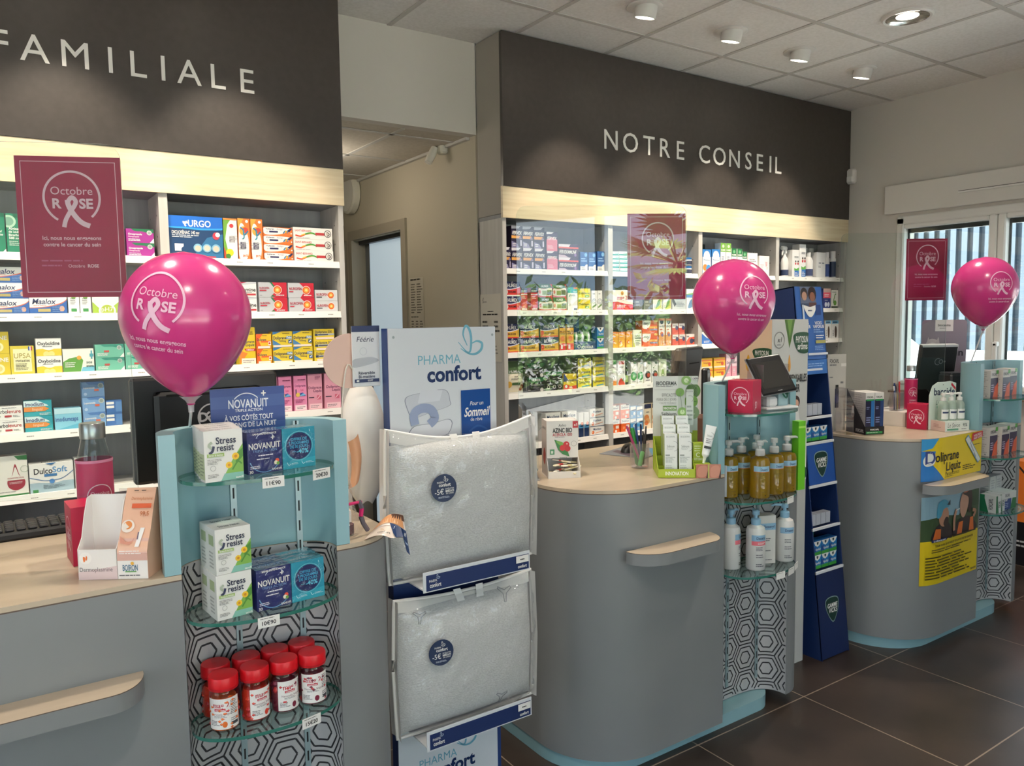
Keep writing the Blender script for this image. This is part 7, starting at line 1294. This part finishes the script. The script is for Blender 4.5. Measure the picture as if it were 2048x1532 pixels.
# ================================================================== FLOOR DISPLAYS
def floor_displays():
    x0, x1, y0, y1, H = 2.632, 2.868, 2.015, 2.175, 1.478
    t = thing('floor_display_stand', 'grey and peach cardboard essential oil stand behind the tablet', 'display stand')
    b = MB(); b.box(x0, y0, 0, x1, y1, H, M('C9C8C4', .5)); b.build('carton_body', t)
    b = MB(); F = front(b, x0, y0-.0003, 0, x1-x0, H, step=.0003); h = H
    def yy(z): return z/h
    F.ops([('r',0,0,1,1,'C6C6C2'), ('p',[(.33,1),(.62,1),(.52,yy(1.39)),(.47,yy(1.36)),(.43,yy(1.40))],'4A6E28'), ('p',[(.40,1),(.55,1),(.48,yy(1.40))],'6E9440'), ('sp',[(.475,yy(1.335)),(.515,yy(1.285)),(.475,yy(1.262)),(.435,yy(1.285))],'D89A3A'), ('o',.19,yy(1.395),.022,.0025,'7A7A76'), ('t','x1',.19,yy(1.397),.014,K,'i'), fine(.12,yy(1.372),.26,yy(1.380),1), ('sp',[(.60,yy(1.418)),(1.02,yy(1.418)),(1.02,yy(1.345)),(.78,yy(1.338)),(.63,yy(1.37))],'1E4A2C'), ('t','PHYTOSUN',.81,yy(1.395),.0175,W,'b',.34), ('t','arôms',.83,yy(1.367),.018,W,'b',.28), ('t','VOS INDISPENSABLES',.50,yy(1.235),.021,'2A2A2A','b',.93), ('t',"DE L'HIVER",.52,yy(1.193),.021,'2A2A2A','b',.5), ('c',.66,yy(1.135),.018,'3A221E'), ('c',.665,yy(1.128),.012,'D8A48C'), ('p',[(.55,yy(1.05)),(.78,yy(1.05)),(.72,yy(1.11)),(.6,yy(1.11))],'E8E8E4'), ('r',.74,yy(.80),.98,yy(.98),'E8E8E2'), fine(.76,yy(.86),.96,yy(.96),4,'3A5A3A'), ('c',.88,yy(.83),.02,'1E4A36')]); b.build('front_print', t)
    b = MB(); F = Face(b, lambda u, v, l: (x0-.0003-l, y1-u, v), y1-y0, H, step=.0003)
    F.ops([('r',0,0,1,1,'E2C3A4'), ('sp',[(.42,yy(1.355)),(.98,yy(1.36)),(.98,yy(1.31)),(.6,yy(1.305))],'1E4A2C'), ('t','PHYTOSUN',.7,yy(1.343),.013,W,'b',.42), ('t','arôms',.72,yy(1.322),.014,W,'b',.34), ('sp',[(.28,yy(1.335)),(.36,yy(1.29)),(.28,yy(1.265)),(.2,yy(1.29))],'E0A832'), ('r',.25,yy(1.1),.9,yy(1.2),'EBDDC8'), ('r',.45,yy(1.18),.65,yy(1.2),'4A5A34'), ('r',.30,yy(1.08),.34,yy(1.2),'3A322A'), ('o',.62,yy(1.13),.012,.004,'3A322A'), fine(.7,yy(1.13),.9,yy(1.15),1)]); b.build('side_print', t)
    # cough and cold floor display, sloped front
    X0, X1, YB_ = 2.922, 3.122, 2.30; sl = .107; yf = lambda z: 1.955+sl*z
    t = thing('floor_display_stand', 'tall navy blue sloped floor display between middle and far counters', 'display stand')
    nvy, roy, wt = M('10244F', .5), M('1C4C9A', .42), M('E6E8EC', .4)
    TT = Matrix(((0,0,1,0),(1,0,0,0),(0,1,0,0),(0,0,0,1)))
    for xx in (X0, X1-.006): b = MB(); b.prism([(yf(0),0),(YB_,0),(YB_,1.60),(yf(1.62),1.62)], xx, xx+.006, M('153063', .5), T=TT); b.build('side_wall', t)
    b = MB(); b.box(X0+.006, YB_-.006, 0, X1-.006, YB_, 1.60, nvy); b.build('back_wall', t)
    b = MB(); b.prism([(yf(1.62),1.615),(YB_,1.595),(YB_,1.6),(yf(1.62),1.62)], X0, X1, roy, T=TT); b.build('top', t)
    def panel(nm, za, zb, c, ops, dx=0.0):
        b = MB(); L = (zb-za)*math.sqrt(1+sl*sl); fn = lambda u, v, l: (X0+u, yf(za+(zb-za)*v/L)-.0005-l, za+(zb-za)*v/L)
        b.prism([(yf(za),za),(yf(za)+.004,za),(yf(zb)+.004,zb),(yf(zb),zb)], X0, X1, M(c, .42), T=TT); F = Face(b, fn, X1-X0, L, step=.0003, rough=.42); F.ops(ops); b.build(nm, t)
    sh = lambda cy, s: [('sp',[(.5-.24,cy+.20*s),(.5-.12,cy+.29*s),(.5+.12,cy+.29*s),(.5+.24,cy+.20*s),(.5+.20,cy-.05*s),(.5,cy-.33*s),(.5-.20,cy-.05*s)],'7F9A98'), ('sp',[(.5-.22,cy+.19*s),(.5-.11,cy+.27*s),(.5+.11,cy+.27*s),(.5+.22,cy+.19*s),(.5+.18,cy-.05*s),(.5,cy-.30*s),(.5-.18,cy-.05*s)],'14382E'), ('t','GAMME',.5,cy+.09*s,.10*s,W,'bi',.36), ('t','VICKS',.5,cy-.03*s,.11*s,W,'bi',.30)]
    panel('header_panel', 1.30, 1.62, '2C5FA8', [('r',.2,.72,.75,1,'5E6A80'), ('c',.34,.90,.085,'2A2422',.9), ('c',.34,.87,.06,'B08872',.9), ('c',.62,.90,.10,'2A1814',.9), ('c',.62,.86,.065,'8A5A44',.9), ('r',.2,.72,.48,.77,'3A4A64'), ('r',.48,.72,.75,.78,'5A3A34'), ('sp',[(.28,.74),(.5,.72),(.74,.74),(.62,.62),(.5,.58),(.38,.62)],W), fine(.42,.65,.6,.69,1,'4A5A7A'), ('r',.70,.61,.88,.75,'123A7A'), ('r',.22,.55,.28,.75,'C8D4E0'), ('t','VICKS',.28,.50,.04,W,'b',.28), ('t','INHALER',.28,.45,.04,W,'b',.36), ('t','VICKS',.74,.50,.04,W,'b',.28), ('t','VAPORUB',.74,.45,.04,W,'b',.40), fine(.55,.36,.92,.42,2,'8FB4E0'), fine(.62,.28,.92,.34,2,W), ('r',.60,.22,.95,.26,'A8A45A'), fine(.55,.12,.95,.19,3,'7FA4D8'), ('r',.3,.06,1,.09,'D8DDE6')])
    panel('lower_header', 1.235, 1.298, '2A68B4', [fine(.3,.5,.9,.8,2,'8FB4E0'), ('r',.2,.25,.8,.4,'D8DDE6')])
    panel('range_panel', .757, .930, '1D4F9E', sh(.50, 1.05)); panel('range_panel', .004, .374, '0F2350', sh(.55, .48))
    for z in (1.047, .937, .751, .567, .380):
        b = MB(); b.box(X0+.006, yf(z)+.005, z-.004, X1-.006, YB_-.007, z-.001, nvy); s = b.build('shelf', t); b = MB(); b.box(X0, yf(z)-.004, z-.007, X1, yf(z)+.004, z+.004, wt); b.build('white_lip', s)
    VK = [('r',0,0,1,1,'1E78B8'), ('p',[(0,0),(1,0),(1,.25),(0,.22)],'3C9A3E'), ('r',0,.25,.35,.6,'1B4A94'), ('p',[(0,1),(1,1),(.8,.72),(.5,.60),(.2,.72)],W), ('p',[(.38,.94),(.62,.94),(.6,.80),(.5,.72),(.4,.80)],'22323A'), ('t','VapoRub',.55,.42,.16,W,'bi',.7)]
    def vb(x, y, z, lab): pack('medicine_box', lab, 'medicine box', (x, y, z), .0, .054, .045, .062, '1E62A8', VK, group='blue balm cartons in the navy floor display')
    for r_, zz in ((0, .3845), (1, .447)):
        for c_ in range(3): vb(X0+.018+.057*c_, yf(.41)+.02, zz, 'small blue and green balm carton, %s row, %s, lowest shelf of navy display' % (('lower', 'upper')[r_], ('left', 'middle', 'right')[c_]))
    z = .9415
    for c_ in range(3): vb(X0+.016+.057*c_, yf(.95)+.02, z, 'small blue and green balm carton, front row %s, upper shelf of navy display' % ('left', 'middle', 'right')[c_])
    for c_ in range(2): pack('medicine_box', 'small blue and green balm carton, raised rear row, %s, upper shelf of navy display' % ('left', 'right')[c_], 'medicine box', (X0+.012+.057*c_, yf(.95)+.072, z), 0, .054, .045, .093, '1E62A8', VK, group='blue balm cartons in the navy floor display')
    for z, lab in ((1.0515, 'upper'), (.5715, 'lower')):
        b = MB(); gy = M('B6BAC4', .4)
        for c_ in range(4): b.box(X0+.03+.035*c_, yf(z)+.025, 0, X0+.062+.035*c_, yf(z)+.06, .05, gy)
        for c_ in range(3): b.lathe([(.008,.05),(.010,.055),(.010,.10),(.0,.105)], 12, M('E6E8EA', .3), Matrix.Translation((X0+.035+.022*c_, yf(z)+.075, 0)))
        b.box(X0+.028, yf(z)+.06, 0, X0+.09, yf(z)+.09, .05, gy)
        o = b.build('inhaler_pack', None, (0, 0, z)); tag(o, 'grey and white inhaler sticks in a tray, %s compartment of navy display' % lab, 'inhaler')
    pack('medicine_box', 'green pack lying behind balm cartons, lowest shelf of navy display', 'medicine box', (X0+.03, yf(.5)+.075, .3845), 0, .08, .06, .16, '1F7A3E', [fine(.2,.4,.8,.6,2,'7FC08A')])
    # orange display at the right edge
    t = thing('floor_display_stand', 'orange and black cardboard floor display at the right edge, by the window', 'display stand', (5.0, 1.90, 0))
    b = MB(); b.box(0, 0, 0, .26, .24, .26, M('17161A', .45)); F = Face(b, lambda u, v, l: (-l, .24-u, v), .24, .26); F.ops([fine(.2,.4,.8,.6,2,'C8C8C8')]); b.build('black_base', t)
    b = MB(); b.box(0, 0, .26, .26, .24, .62, M('E8792A', .45)); F = Face(b, lambda u, v, l: (-l, .24-u, .26+v), .24, .36); F.ops([('t','2',.3,.2,.1,W,'b'), ('s',[(.2,.95),(.5,.7),(.7,.3)],.03,'3A2A1E')]); b.build('orange_body', t)
floor_displays()

# ================================================================== FAR COUNTER
def far_items():
    a = Vector((3.279, 2.0, CT)); rz = math.atan2(1.966-2.0, 3.367-3.279)
    t = thing('supplement_display', 'black cardboard display of slim white and navy boxes, far counter left', 'display tray', a, rz)
    b = MB(); pack_mesh(b, .100, .130, .035, '17161C', [('t','FORCAPIL',.5,.62,.2,W,'b',.85), ('r',.05,.1,.9,.4,'2E8A4A'), ('f',.1,.18,.85,.32,1,'CFE4D2')], []); TT = Matrix(((0,0,1,0),(1,0,0,0),(0,1,0,0),(0,0,0,1)))
    b.prism([(0,.035),(.13,.035),(.13,.20)], -.0022, -.0006, M('17161C', .4), T=TT); F = Face(b, lambda u, v, l: (-.0024-l, .13-u, v), .13, .2, step=.0003); F.ops([('p',[(0,0),(1,0),(1,.19),(0,1)],'1B1920'), ('c',.35,.45,.10,'8A7A74',.6), ('r',.30,.45,.42,.62,'D8D4D0'), ('t','FORCAPIL',.75,.08,.07,'D8D8D8','b',.42)]); b.build('black_tray', t)
    for c_ in range(2):
        b = MB(); T = Matrix.Translation((.003+.048*c_, .004, .0355)); pack_mesh(b, .046, .118, .155, 'DAD7D2', [('r',0,.0,1,.80,'1B1A38'), ('r',.62,.0,1,.78,'2A6AA8' if c_ == 0 else '223A6A'), ('r',.06,.76,.9,.81,'2E8A4A'), ('t','FORCAPIL',.5,.87,.05,'2A2A30','b',.7), fine(.1,.1,.6,.3,3,'8A96C0'), fine(.1,.5,.5,.6,2,'8A96C0')], [('r',0,0,1,1,'CFC9C4'), fine(.15,.05,.9,.95,14,'B4ADA8')], T=T); b.build('slim_carton', t)
    pack('display_card', 'grey card with a navy bottle standing behind the black tray, far counter', 'display card', (3.255, 2.178, CT), -.35, .098, .004, .36, 'B8B4AC', [('t','FORCAPIL',.35,.91,.05,'3A3A3A','b',.5), fine(.1,.84,.6,.88,1), ('r',.42,.30,.62,.55,'1B1A38'), ('r',.44,.55,.60,.60,'101014'), ('c',.52,.42,.06,'2A2A5A',.5), fine(.1,.68,.4,.72,1), fine(.7,.6,.95,.66,1), ('r',.72,.84,1.0,.88,'D8D4CE')])
    ac = clear_mat('acrylic', 'F6F4F4')
    b = MB(); b.box(0, 0, 0, .12, .003, .21, ac); b.box(0, -.012, 0, .12, 0, .003, ac); b.box(.003, .003, 0, .117, .03, .003, ac); tag(b.build('acrylic_sign_holder', None, (3.238, 2.03, CT), 1.25), 'clear acrylic sheet stand beside the black tray, far counter left', 'sign holder')
    t = thing('sanitizer_bottle', 'clear hand sanitizer bottle with purple label, far counter left edge', 'bottle', (3.262, 2.205, CT))
    b = MB(); b.lathe([(.030,0),(.034,.004),(.034,.11),(.026,.128),(.014,.135),(.013,.145)], 26, clear_mat('jar_plastic', 'F4EDEC')); b.build('bottle', t)
    b = MB(); b.lathe([(.0,.003),(.031,.004),(.032,.075),(0,.0755)], 22, clear_mat('gel', 'E8ECF2', 1.36, .05, haze=.1)); b.build('gel', t)
    b = MB(); b.grid(lambda u, v: (.0345*math.sin(-1+1.6*u), -.0345*math.cos(-1+1.6*u), .03+.055*v), 10, 1, M('6A5A8A', .5)); b.build('label', t)
    b = MB(); b.lathe([(.015,.144),(.016,.165),(.010,.17),(.006,.18),(.013,.182),(.013,.195),(0,.196)], 18, M('E6E6E6', .35)); b.tube([(0,0,.19),(-.04,-.01,.19)], .005, 8, M('E6E6E6', .35)); b.build('pump', t)
    # white box with pens and bottle
    a = Vector((3.650, 2.022, CT)); pack('carton', 'long plain white box under the pink bottle, far counter', 'box', a, 0.12, .19, .165, .070, 'DCD5CC', [], [], [])
    t = thing('pen_holder', 'clear pen holder with pens on the white box, far counter', 'pen cup', (3.705, 2.095, CT+.0705))
    b = MB(); b.box(-.035, -.02, 0, .03, .02, .003, ac); b.box(-.035, -.02, .003, .03, -.017, .09, ac); b.box(-.035, .017, .003, .03, .02, .09, ac); b.box(-.035, -.017, .003, -.032, .017, .09, ac); b.box(.027, -.017, .003, .03, .017, .09, ac); b.build('holder', t)
    for k, (x, c, h) in enumerate(((-.024,'2A3A6A',.135),(-.012,'3A4A5A',.125),(.0,'C8B03A',.08),(.010,'8A7A7A',.13),(.019,'C02A34',.14),(-.018,'E8E8E8',.12))): b = MB(); b.tube([(x,0,.004),(x+.003,.002,.07),(x+.006*(-1)**k,.006,h)], .0042, 8, M(c, .4)); b.build('pen', t)
    # black till and printer, seen from behind
    t = thing('computer_monitor', 'black till screen seen from behind in front of the cat poster, far counter', 'monitor', (4.115, 2.145, CT), -.45)
    bk = M('151517', .35); T = Matrix.Rotation(.17, 4, 'X'); b = MB(); b.cbox(-.105, 0, .05, .105, .03, .385, bk, .006, T); b.box(-.1, -.001, .375, .1, .03, .3865, M('D8D8D8', .3), T); F = Face(b, lambda u, v, l: (-.105+u, -.0006-l, .05+v), .21, .335, T=T, step=.0003); F.ops([('o',.48,.74,.05,.012,'8A8A8E',60,300), ('o',.56,.74,.03,.012,'8A8A8E',0,360), ('c',.66,.74,.015,'8A8A8E')]); b.build('housing', t)
    b = MB(); b.cbox(-.07, -.03, 0, .07, .06, .05, bk, .006); b.build('base', t)
    t = thing('receipt_printer', 'dark grey receipt printer behind the soap display, far counter', 'printer', (4.098, 1.960, CT), -.45)
    b = MB(); b.cbox(-.085, 0, 0, .085, .10, .235, M('2A2C30', .35), .008); b.build('body', t)
    b = MB(); b.cbox(-.08, .004, .2352, .08, .096, .243, M('3A3C40', .3), .003); b.build('lid', t)
    b = MB(); F = front(b, -.05, -.0005, .18, .12, .03, step=.0003); F.ops([('c',.2,.5,.2,'6A7A8A'), ('c',.4,.5,.2,'6A7A8A'), ('c',.6,.5,.2,'6A7A8A')]); b.build('buttons', t)
    # soap display
    a = PZ(1890, 864, CT+.0005); e = PZ(1938, 861, CT+.0005); rz = math.atan2(e.y-a.y, e.x-a.x); w_ = (e-a).length
    t = thing('soap_display', 'white and mint soap display with pump bottles, far counter front', 'display tray', a, rz); d = .085
    b = MB(); pack_mesh(b, w_, d, .047, 'DCE2DA', [('t','Le Savon',.35,.62,.42,'4A5A54','i',.5), ('r',.08,.1,.55,.28,'5E9A80'), ('t','95%',.82,.6,.3,'4A5A54','b',.18), fine(.68,.15,.95,.28,1)], [('r',0,0,1,1,'D8BEB4'), fine(.2,.3,.8,.7,3,'B08A80')]); b.build('tray', t)
    hp = [(-.012,0),(w_+.004,0),(w_+.004,.215),(w_-.03,.225),(w_-.06,.222),(.035,.222),(.005,.205),(-.012,.16)]
    b = MB(); XZ = Matrix(((1,0,0,0),(0,0,1,0),(0,1,0,0),(0,0,0,1))); b.prism(hp, d+.001, d+.004, M('CBD8CF', .45), T=XZ); F = front(b, -.012, d+.0008, 0, w_+.016, .225, step=.0003); F.ops([('t','baccide',.56,.79,.15,'1D2A4A','b',.78), ('t','Le Savon',.5,.56,.10,'4A6A60','i',.5), ('r',.28,.44,.72,.49,'7FB09A'), ('p',[(.82,.97),(.98,.86),(.98,.80),(.80,.92)],'B82A3A'), ('c',.5,.93,.01,'4A5A5A')]); b.build('header', t)
    for k in range(3):
        x = .025+.046*k; gl = clear_mat('soap_bottle', 'E2EFE6', 1.46, .08, haze=.35, hazec='DCE8DC')
        b = MB(); T = Matrix.Translation((x, .042, .0475)); b.lathe([(.021,0),(.023,.003),(.023,.075),(.016,.088),(.011,.092)], 22, gl, T); bt = b.build('pump_bottle', t)
        b = MB(); b.lathe([(.012,.092),(.012,.106),(.005,.108),(.005,.116),(.010,.118),(.010,.128),(0,.129)], 16, M('E6E4DE', .4), T); b.tube([T @ Vector((0,0,.124)), T @ Vector((.034-.068*(k == 2),0,.122))], .0045, 8, M('E6E4DE', .4)); b.build('pump', bt)
        b = MB(); b.grid(lambda u, v: (x+.0234*math.sin(-1+2*u), .042-.0234*math.cos(-1+2*u), .055+.045*v), 8, 1, M('E6E8E2', .5)); b.grid(lambda u, v: (x+.0237*math.sin(-.8+1.4*u), .042-.0237*math.cos(-.8+1.4*u), .082+.008*v), 8, 1, M('2A3A5A', .5)); b.build('label', bt)
    # cat poster standing behind the till
    pa, pb = Vector((4.212, 2.255, 0)), Vector((4.317, 2.071, 0)); rz = math.atan2(pb.y-pa.y, pb.x-pa.x); w_ = (pb-pa).length
    t = thing('standing_poster', 'mauve poster with a white cat standing behind the till, far counter', 'poster', (pa.x, pa.y, CT), rz)
    h = .508; r_ = .015; ol = [(0,0),(w_,0),(w_,h-r_),(w_-.005,h-.004),(w_-r_,h),(r_,h),(.005,h-.004),(0,h-r_)]
    b = MB(); b.prism(ol, 0, .004, M('8A7F8E', .45), T=XZ); F = front(b, 0, -.0004, 0, w_, h, step=.0003)
    F.ops([('r',0,.0,1,.29,'B8B2BA'), ('r',.30,.88,.70,1.0,'E2DEE0'), ('t','biocanina',.5,.945,.025,'3A3A40','b',.28), fine(.4,.905,.6,.92,1), ('sp',[(.05,.52),(.08,.70),(.14,.78),(.26,.80),(.38,.77),(.45,.68),(.46,.52),(.25,.47)],'C9BFC2'), ('sp',[(.10,.60),(.12,.72),(.25,.76),(.38,.72),(.42,.60),(.26,.54)],'E6DEDE'), ('p',[(.11,.73),(.15,.82),(.2,.76)],'C0B6BA'), ('p',[(.32,.76),(.38,.82),(.42,.72)],'C0B6BA'), ('c',.19,.655,.012,'3A3236'), ('c',.33,.655,.012,'3A3236'), ('sp',[(.24,.62),(.28,.62),(.26,.60)],'6A5256'), ('s',[(.22,.59),(.26,.585),(.30,.59)],.005,'8A7478'), ('t','MON',.72,.74,.02,'4A4450','',.14), ('t','félin',.73,.66,.07,'241E2A','b',.42), fine(.6,.56,.85,.58,1,'5A5260'), fine(.55,.35,.9,.45,3,'6A626E')]); b.build('board', t)
    b = MB(); b.box(w_*.3, .004, 0, w_*.7, .08, .004, M('8A7F8E', .5)); b.build('foot', t)
far_items()
def far_display():
    WB = [('r',.0,.0,1,.72,'2A1E44'), ('p',[(.3,0),(1,0),(1,.55),(.6,.4)],'D85A34'), ('p',[(.2,.2),(.6,.5),(.5,.2)],'8A2E54'), ('t','FORCAPIL',.45,.85,.10,'3A3A44','b',.7), ('r',.7,.86,1,1,'4A9A3A'), fine(.08,.2,.5,.5,4,'C8C0D8')]
    SD = [('r',0,0,1,1,'CBC4BC'), fine(.12,.55,.88,.95,6,'A8A098'), fine(.12,.1,.88,.45,5,'A8A098'), ('c',.7,.06,.03,'8A8A86')]
    for k, (x, y) in enumerate(((3.882, 1.748), (3.964, 1.732), (4.075, 1.748))): pack('supplement_box', 'white supplement carton with dark purple front, %s on upper glass shelf, far display' % ORD[k], 'medicine box', (x, y, 1.0955), 0, .072 if k < 2 else .07, .06, .128, 'CFC8C0', WB, SD, group='supplement cartons, far display upper shelf')
    for k, (x, y) in enumerate(((3.872, 1.738), (3.953, 1.722), (4.065, 1.736))): pack('supplement_box', 'white supplement carton with dark purple front, %s on middle glass shelf, far display' % ORD[k], 'medicine box', (x, y, .8205), 0, .074, .062, .135, 'CFC8C0', WB, SD, group='supplement cartons, far display middle shelf')
    GB = [('r',0,0,.62,.62,'24407E'), ('p',[(.55,0),(1,0),(1,.6),(.7,.62)],'1E6A3A'), ('t','FORCAPIL',.28,.82,.16,'3A3A44','b',.4), ('t','FORT',.2,.55,.12,W,'b',.25), fine(.08,.1,.5,.4,3,'A8B4D8')]
    GS = [('r',0,0,.3,1,'1E6A44'), ('p',[(.3,0),(.55,0),(.3,.8)],'1E6A44'), ('t','FORCAPIL',.68,.5,.22,'3A3A44','b',.7,90)]
    for k in range(3): pack('supplement_box', 'white and green supplement carton, %s of three in a row on the lowest far shelf' % ('left','middle','right')[k], 'medicine box', (3.872+.050*k, 1.700+.006*k, .5555), -.06, .044 if k < 2 else .112, .075, .082, 'C9CCC8', GS if k < 2 else GB, GS, group='green supplement cartons, lowest far shelf')
    for k in range(2): pack('supplement_box', 'plain grey-white carton standing behind the green cartons, %s of two, lowest far shelf' % ('left','right')[k], 'medicine box', (3.990+.062*k, 1.782, .5555), 0, .056, .045, .145, 'B9BAB8', [fine(.15,.5,.85,.9,5,'96989A')], [fine(.15,.1,.85,.9,9,'96989A')], group='grey cartons, lowest far shelf')
    # yellow posters on the front of the far counter
    ox, oy = CR; RL = .27; pts = []
    for i in range(60): a = PI+PI/2*i/60; pts.append((RL+RL*math.cos(a), RL+RL*math.sin(a)))
    pts += [(RL+.38*i/20, 0) for i in range(21)]; cum = [0]
    for i in range(1, len(pts)): cum.append(cum[-1]+math.hypot(pts[i][0]-pts[i-1][0], pts[i][1]-pts[i-1][1]))
    def sl_at(slope): return min(range(len(pts)), key=lambda i: abs((ox+pts[i][0])/(oy+pts[i][1])-slope))
    def on_front(s0):
        def f(u, v, z0, l):
            s = s0+u; i = 1
            while i < len(cum)-1 and cum[i] < s: i += 1
            q = (s-cum[i-1])/(cum[i]-cum[i-1]); a, c = pts[i-1], pts[i]; nx, ny = -(c[1]-a[1]), (c[0]-a[0]); L = math.hypot(nx, ny)
            return (ox+a[0]+(c[0]-a[0])*q+nx/L*-(l+.0012)*-1*-1, oy+a[1]+(c[1]-a[1])*q-ny/L*(l+.0012), z0+v)
        return f
    s0 = cum[sl_at(1.882)]; w1 = .60+ (cum[-1]-cum[60])*0 - 0; w1 = (cum[60]-s0)+.335
    g = on_front(s0)
    b = MB(); b.grid(lambda u, v: g(w1*u, .188*v, .7605, 0), 24, 1, M('D8BE22', .4)); F = Face(b, lambda u, v, l: g(u, v, .7605, l), w1, .188, seg=20, step=.0003, rough=.4)
    F.ops([('r',0,0,1,1,'D9BE1E'), ('p',[(0,0),(.30,0),(.12,.4),(.16,.7),(.0,.72)],'2A74BC'), ('p',[(0,1),(0,.72),(.12,.78),(.2,1)],'3A94CC'), ('sp',[(.02,.5),(.08,.68),(.16,.6),(.14,.4),(.05,.36)],'E0E2D8'), ('t','D',.10,.56,.30,'3A4A8A','b'), ('t','oliprane',.355,.555,.22,'1C1C1C','b',.40), ('t','Liquiz',.46,.30,.20,'1C1C1C','b',.28), ('t','Paracétamol',.44,.13,.09,'4A4418','',.28), fine(.3,.04,.56,.07,1,'5A5220'), ('p',[(.66,.86),(.72,.97),(.98,.30),(.92,.22)],'5A8AA8'), ('p',[(.67,.86),(.72,.93),(.97,.30),(.925,.25)],'D8DAD4'), ('t','Doliprane Liquiz',.82,.58,.05,'2A3A6A','b',.36,-52), ('p',[(.78,.78),(1,.86),(1,1),(.80,.98)],'C01F32'), ('t','NOUVEAU',.90,.93,.055,W,'b',.17,6), ('t','SANS SUCRE',.90,.865,.05,W,'b',.17,6), fine(.82,.68,.98,.72,1,'5A5220'), fine(.62,.12,.88,.26,3,'3A3414')])
    tag(b.build('advert_poster'), 'yellow and blue painkiller poster at the top of the far counter front', 'poster')
    s1 = cum[sl_at(1.8845)]; w2 = (cum[60]-s1)+.325; g2 = on_front(s1); hh = .398
    b = MB(); b.grid(lambda u, v: g2(w2*u, hh*v, .292, 0), 24, 1, M('D8BE22', .4)); F = Face(b, lambda u, v, l: g2(u, v, .292, l), w2, hh, seg=20, step=.0003, rough=.4)
    F.ops([('r',0,0,1,.50,'D6BB1C'), ('r',0,.5,1,1,'8FB0BE'), ('p',[(0,.5),(1,.5),(1,.80),(.8,.86),(.6,.72),(.3,.77),(0,.74)],'3E5234'), ('p',[(.7,.8),(1,.78),(1,1),(.86,1)],'2E4A2A'), ('sp',[(.14,.5),(.16,.62),(.24,.68),(.38,.68),(.46,.60),(.48,.5)],'2A2022'), ('p',[(.14,.5),(.26,.5),(.26,.62),(.18,.63)],'D86A2A'), ('sp',[(.24,.68),(.22,.78),(.27,.85),(.36,.85),(.40,.78),(.38,.68),(.31,.64)],'B98468'), ('sp',[(.30,.68),(.34,.74),(.39,.73),(.39,.66),(.33,.64)],'3A2620'), ('sp',[(.19,.76),(.20,.90),(.27,.95),(.36,.93),(.40,.86),(.30,.84),(.25,.76)],'4A9AB4'), ('p',[(.36,.88),(.42,.93),(.42,.87)],'1E2A3A'), ('sp',[(.50,.5),(.56,.64),(.66,.68),(.8,.68),(.90,.62),(.94,.5)],'2A1E22'), ('p',[(.56,.5),(.66,.5),(.68,.64),(.60,.64)],'D86A2A'), ('p',[(.80,.5),(.90,.5),(.88,.66),(.82,.66)],'D86A2A'), ('sp',[(.62,.74),(.61,.88),(.66,.97),(.76,.97),(.78,.86),(.74,.74),(.68,.68)],'C09078'), ('sp',[(.66,.96),(.72,1.02),(.82,1.0),(.85,.86),(.82,.72),(.77,.76),(.77,.9)],'3A241E'), ('sp',[(.64,1.02),(.68,.97),(.78,.98),(.82,1.02)],'D8704A'), ('s',[(.50,.56),(.50,.70),(.54,.80)],.045,'B98468'), ('s',[(.53,.79),(.60,.80)],.012,'E8E4DC'), ('s',[(.88,.66),(.92,.72),(.86,.74)],.04,'B98468'), ('p',[(.12,.485),(.36,.485),(.36,.515),(.12,.515)],'1E2A5A'), ('t','Le réflexe bon usage',.24,.50,.018,W,'b',.21), fine(.4,.48,.95,.52,1,'3A3414'), ('t','TENIR HORS DE LA VUE ET DE LA PORTÉE DES ENFANTS',.52,.44,.022,'2A2610','b',.84), fine(.12,.36,.92,.41,2,'5A5220'), fine(.05,.06,.97,.33,8,'4A4418'), ('t','SANOFI',.9,.045,.025,'2A2A3A','b',.12)])
    tag(b.build('advert_poster'), 'yellow poster with two people in orange vests on the far counter front', 'poster')
far_display()
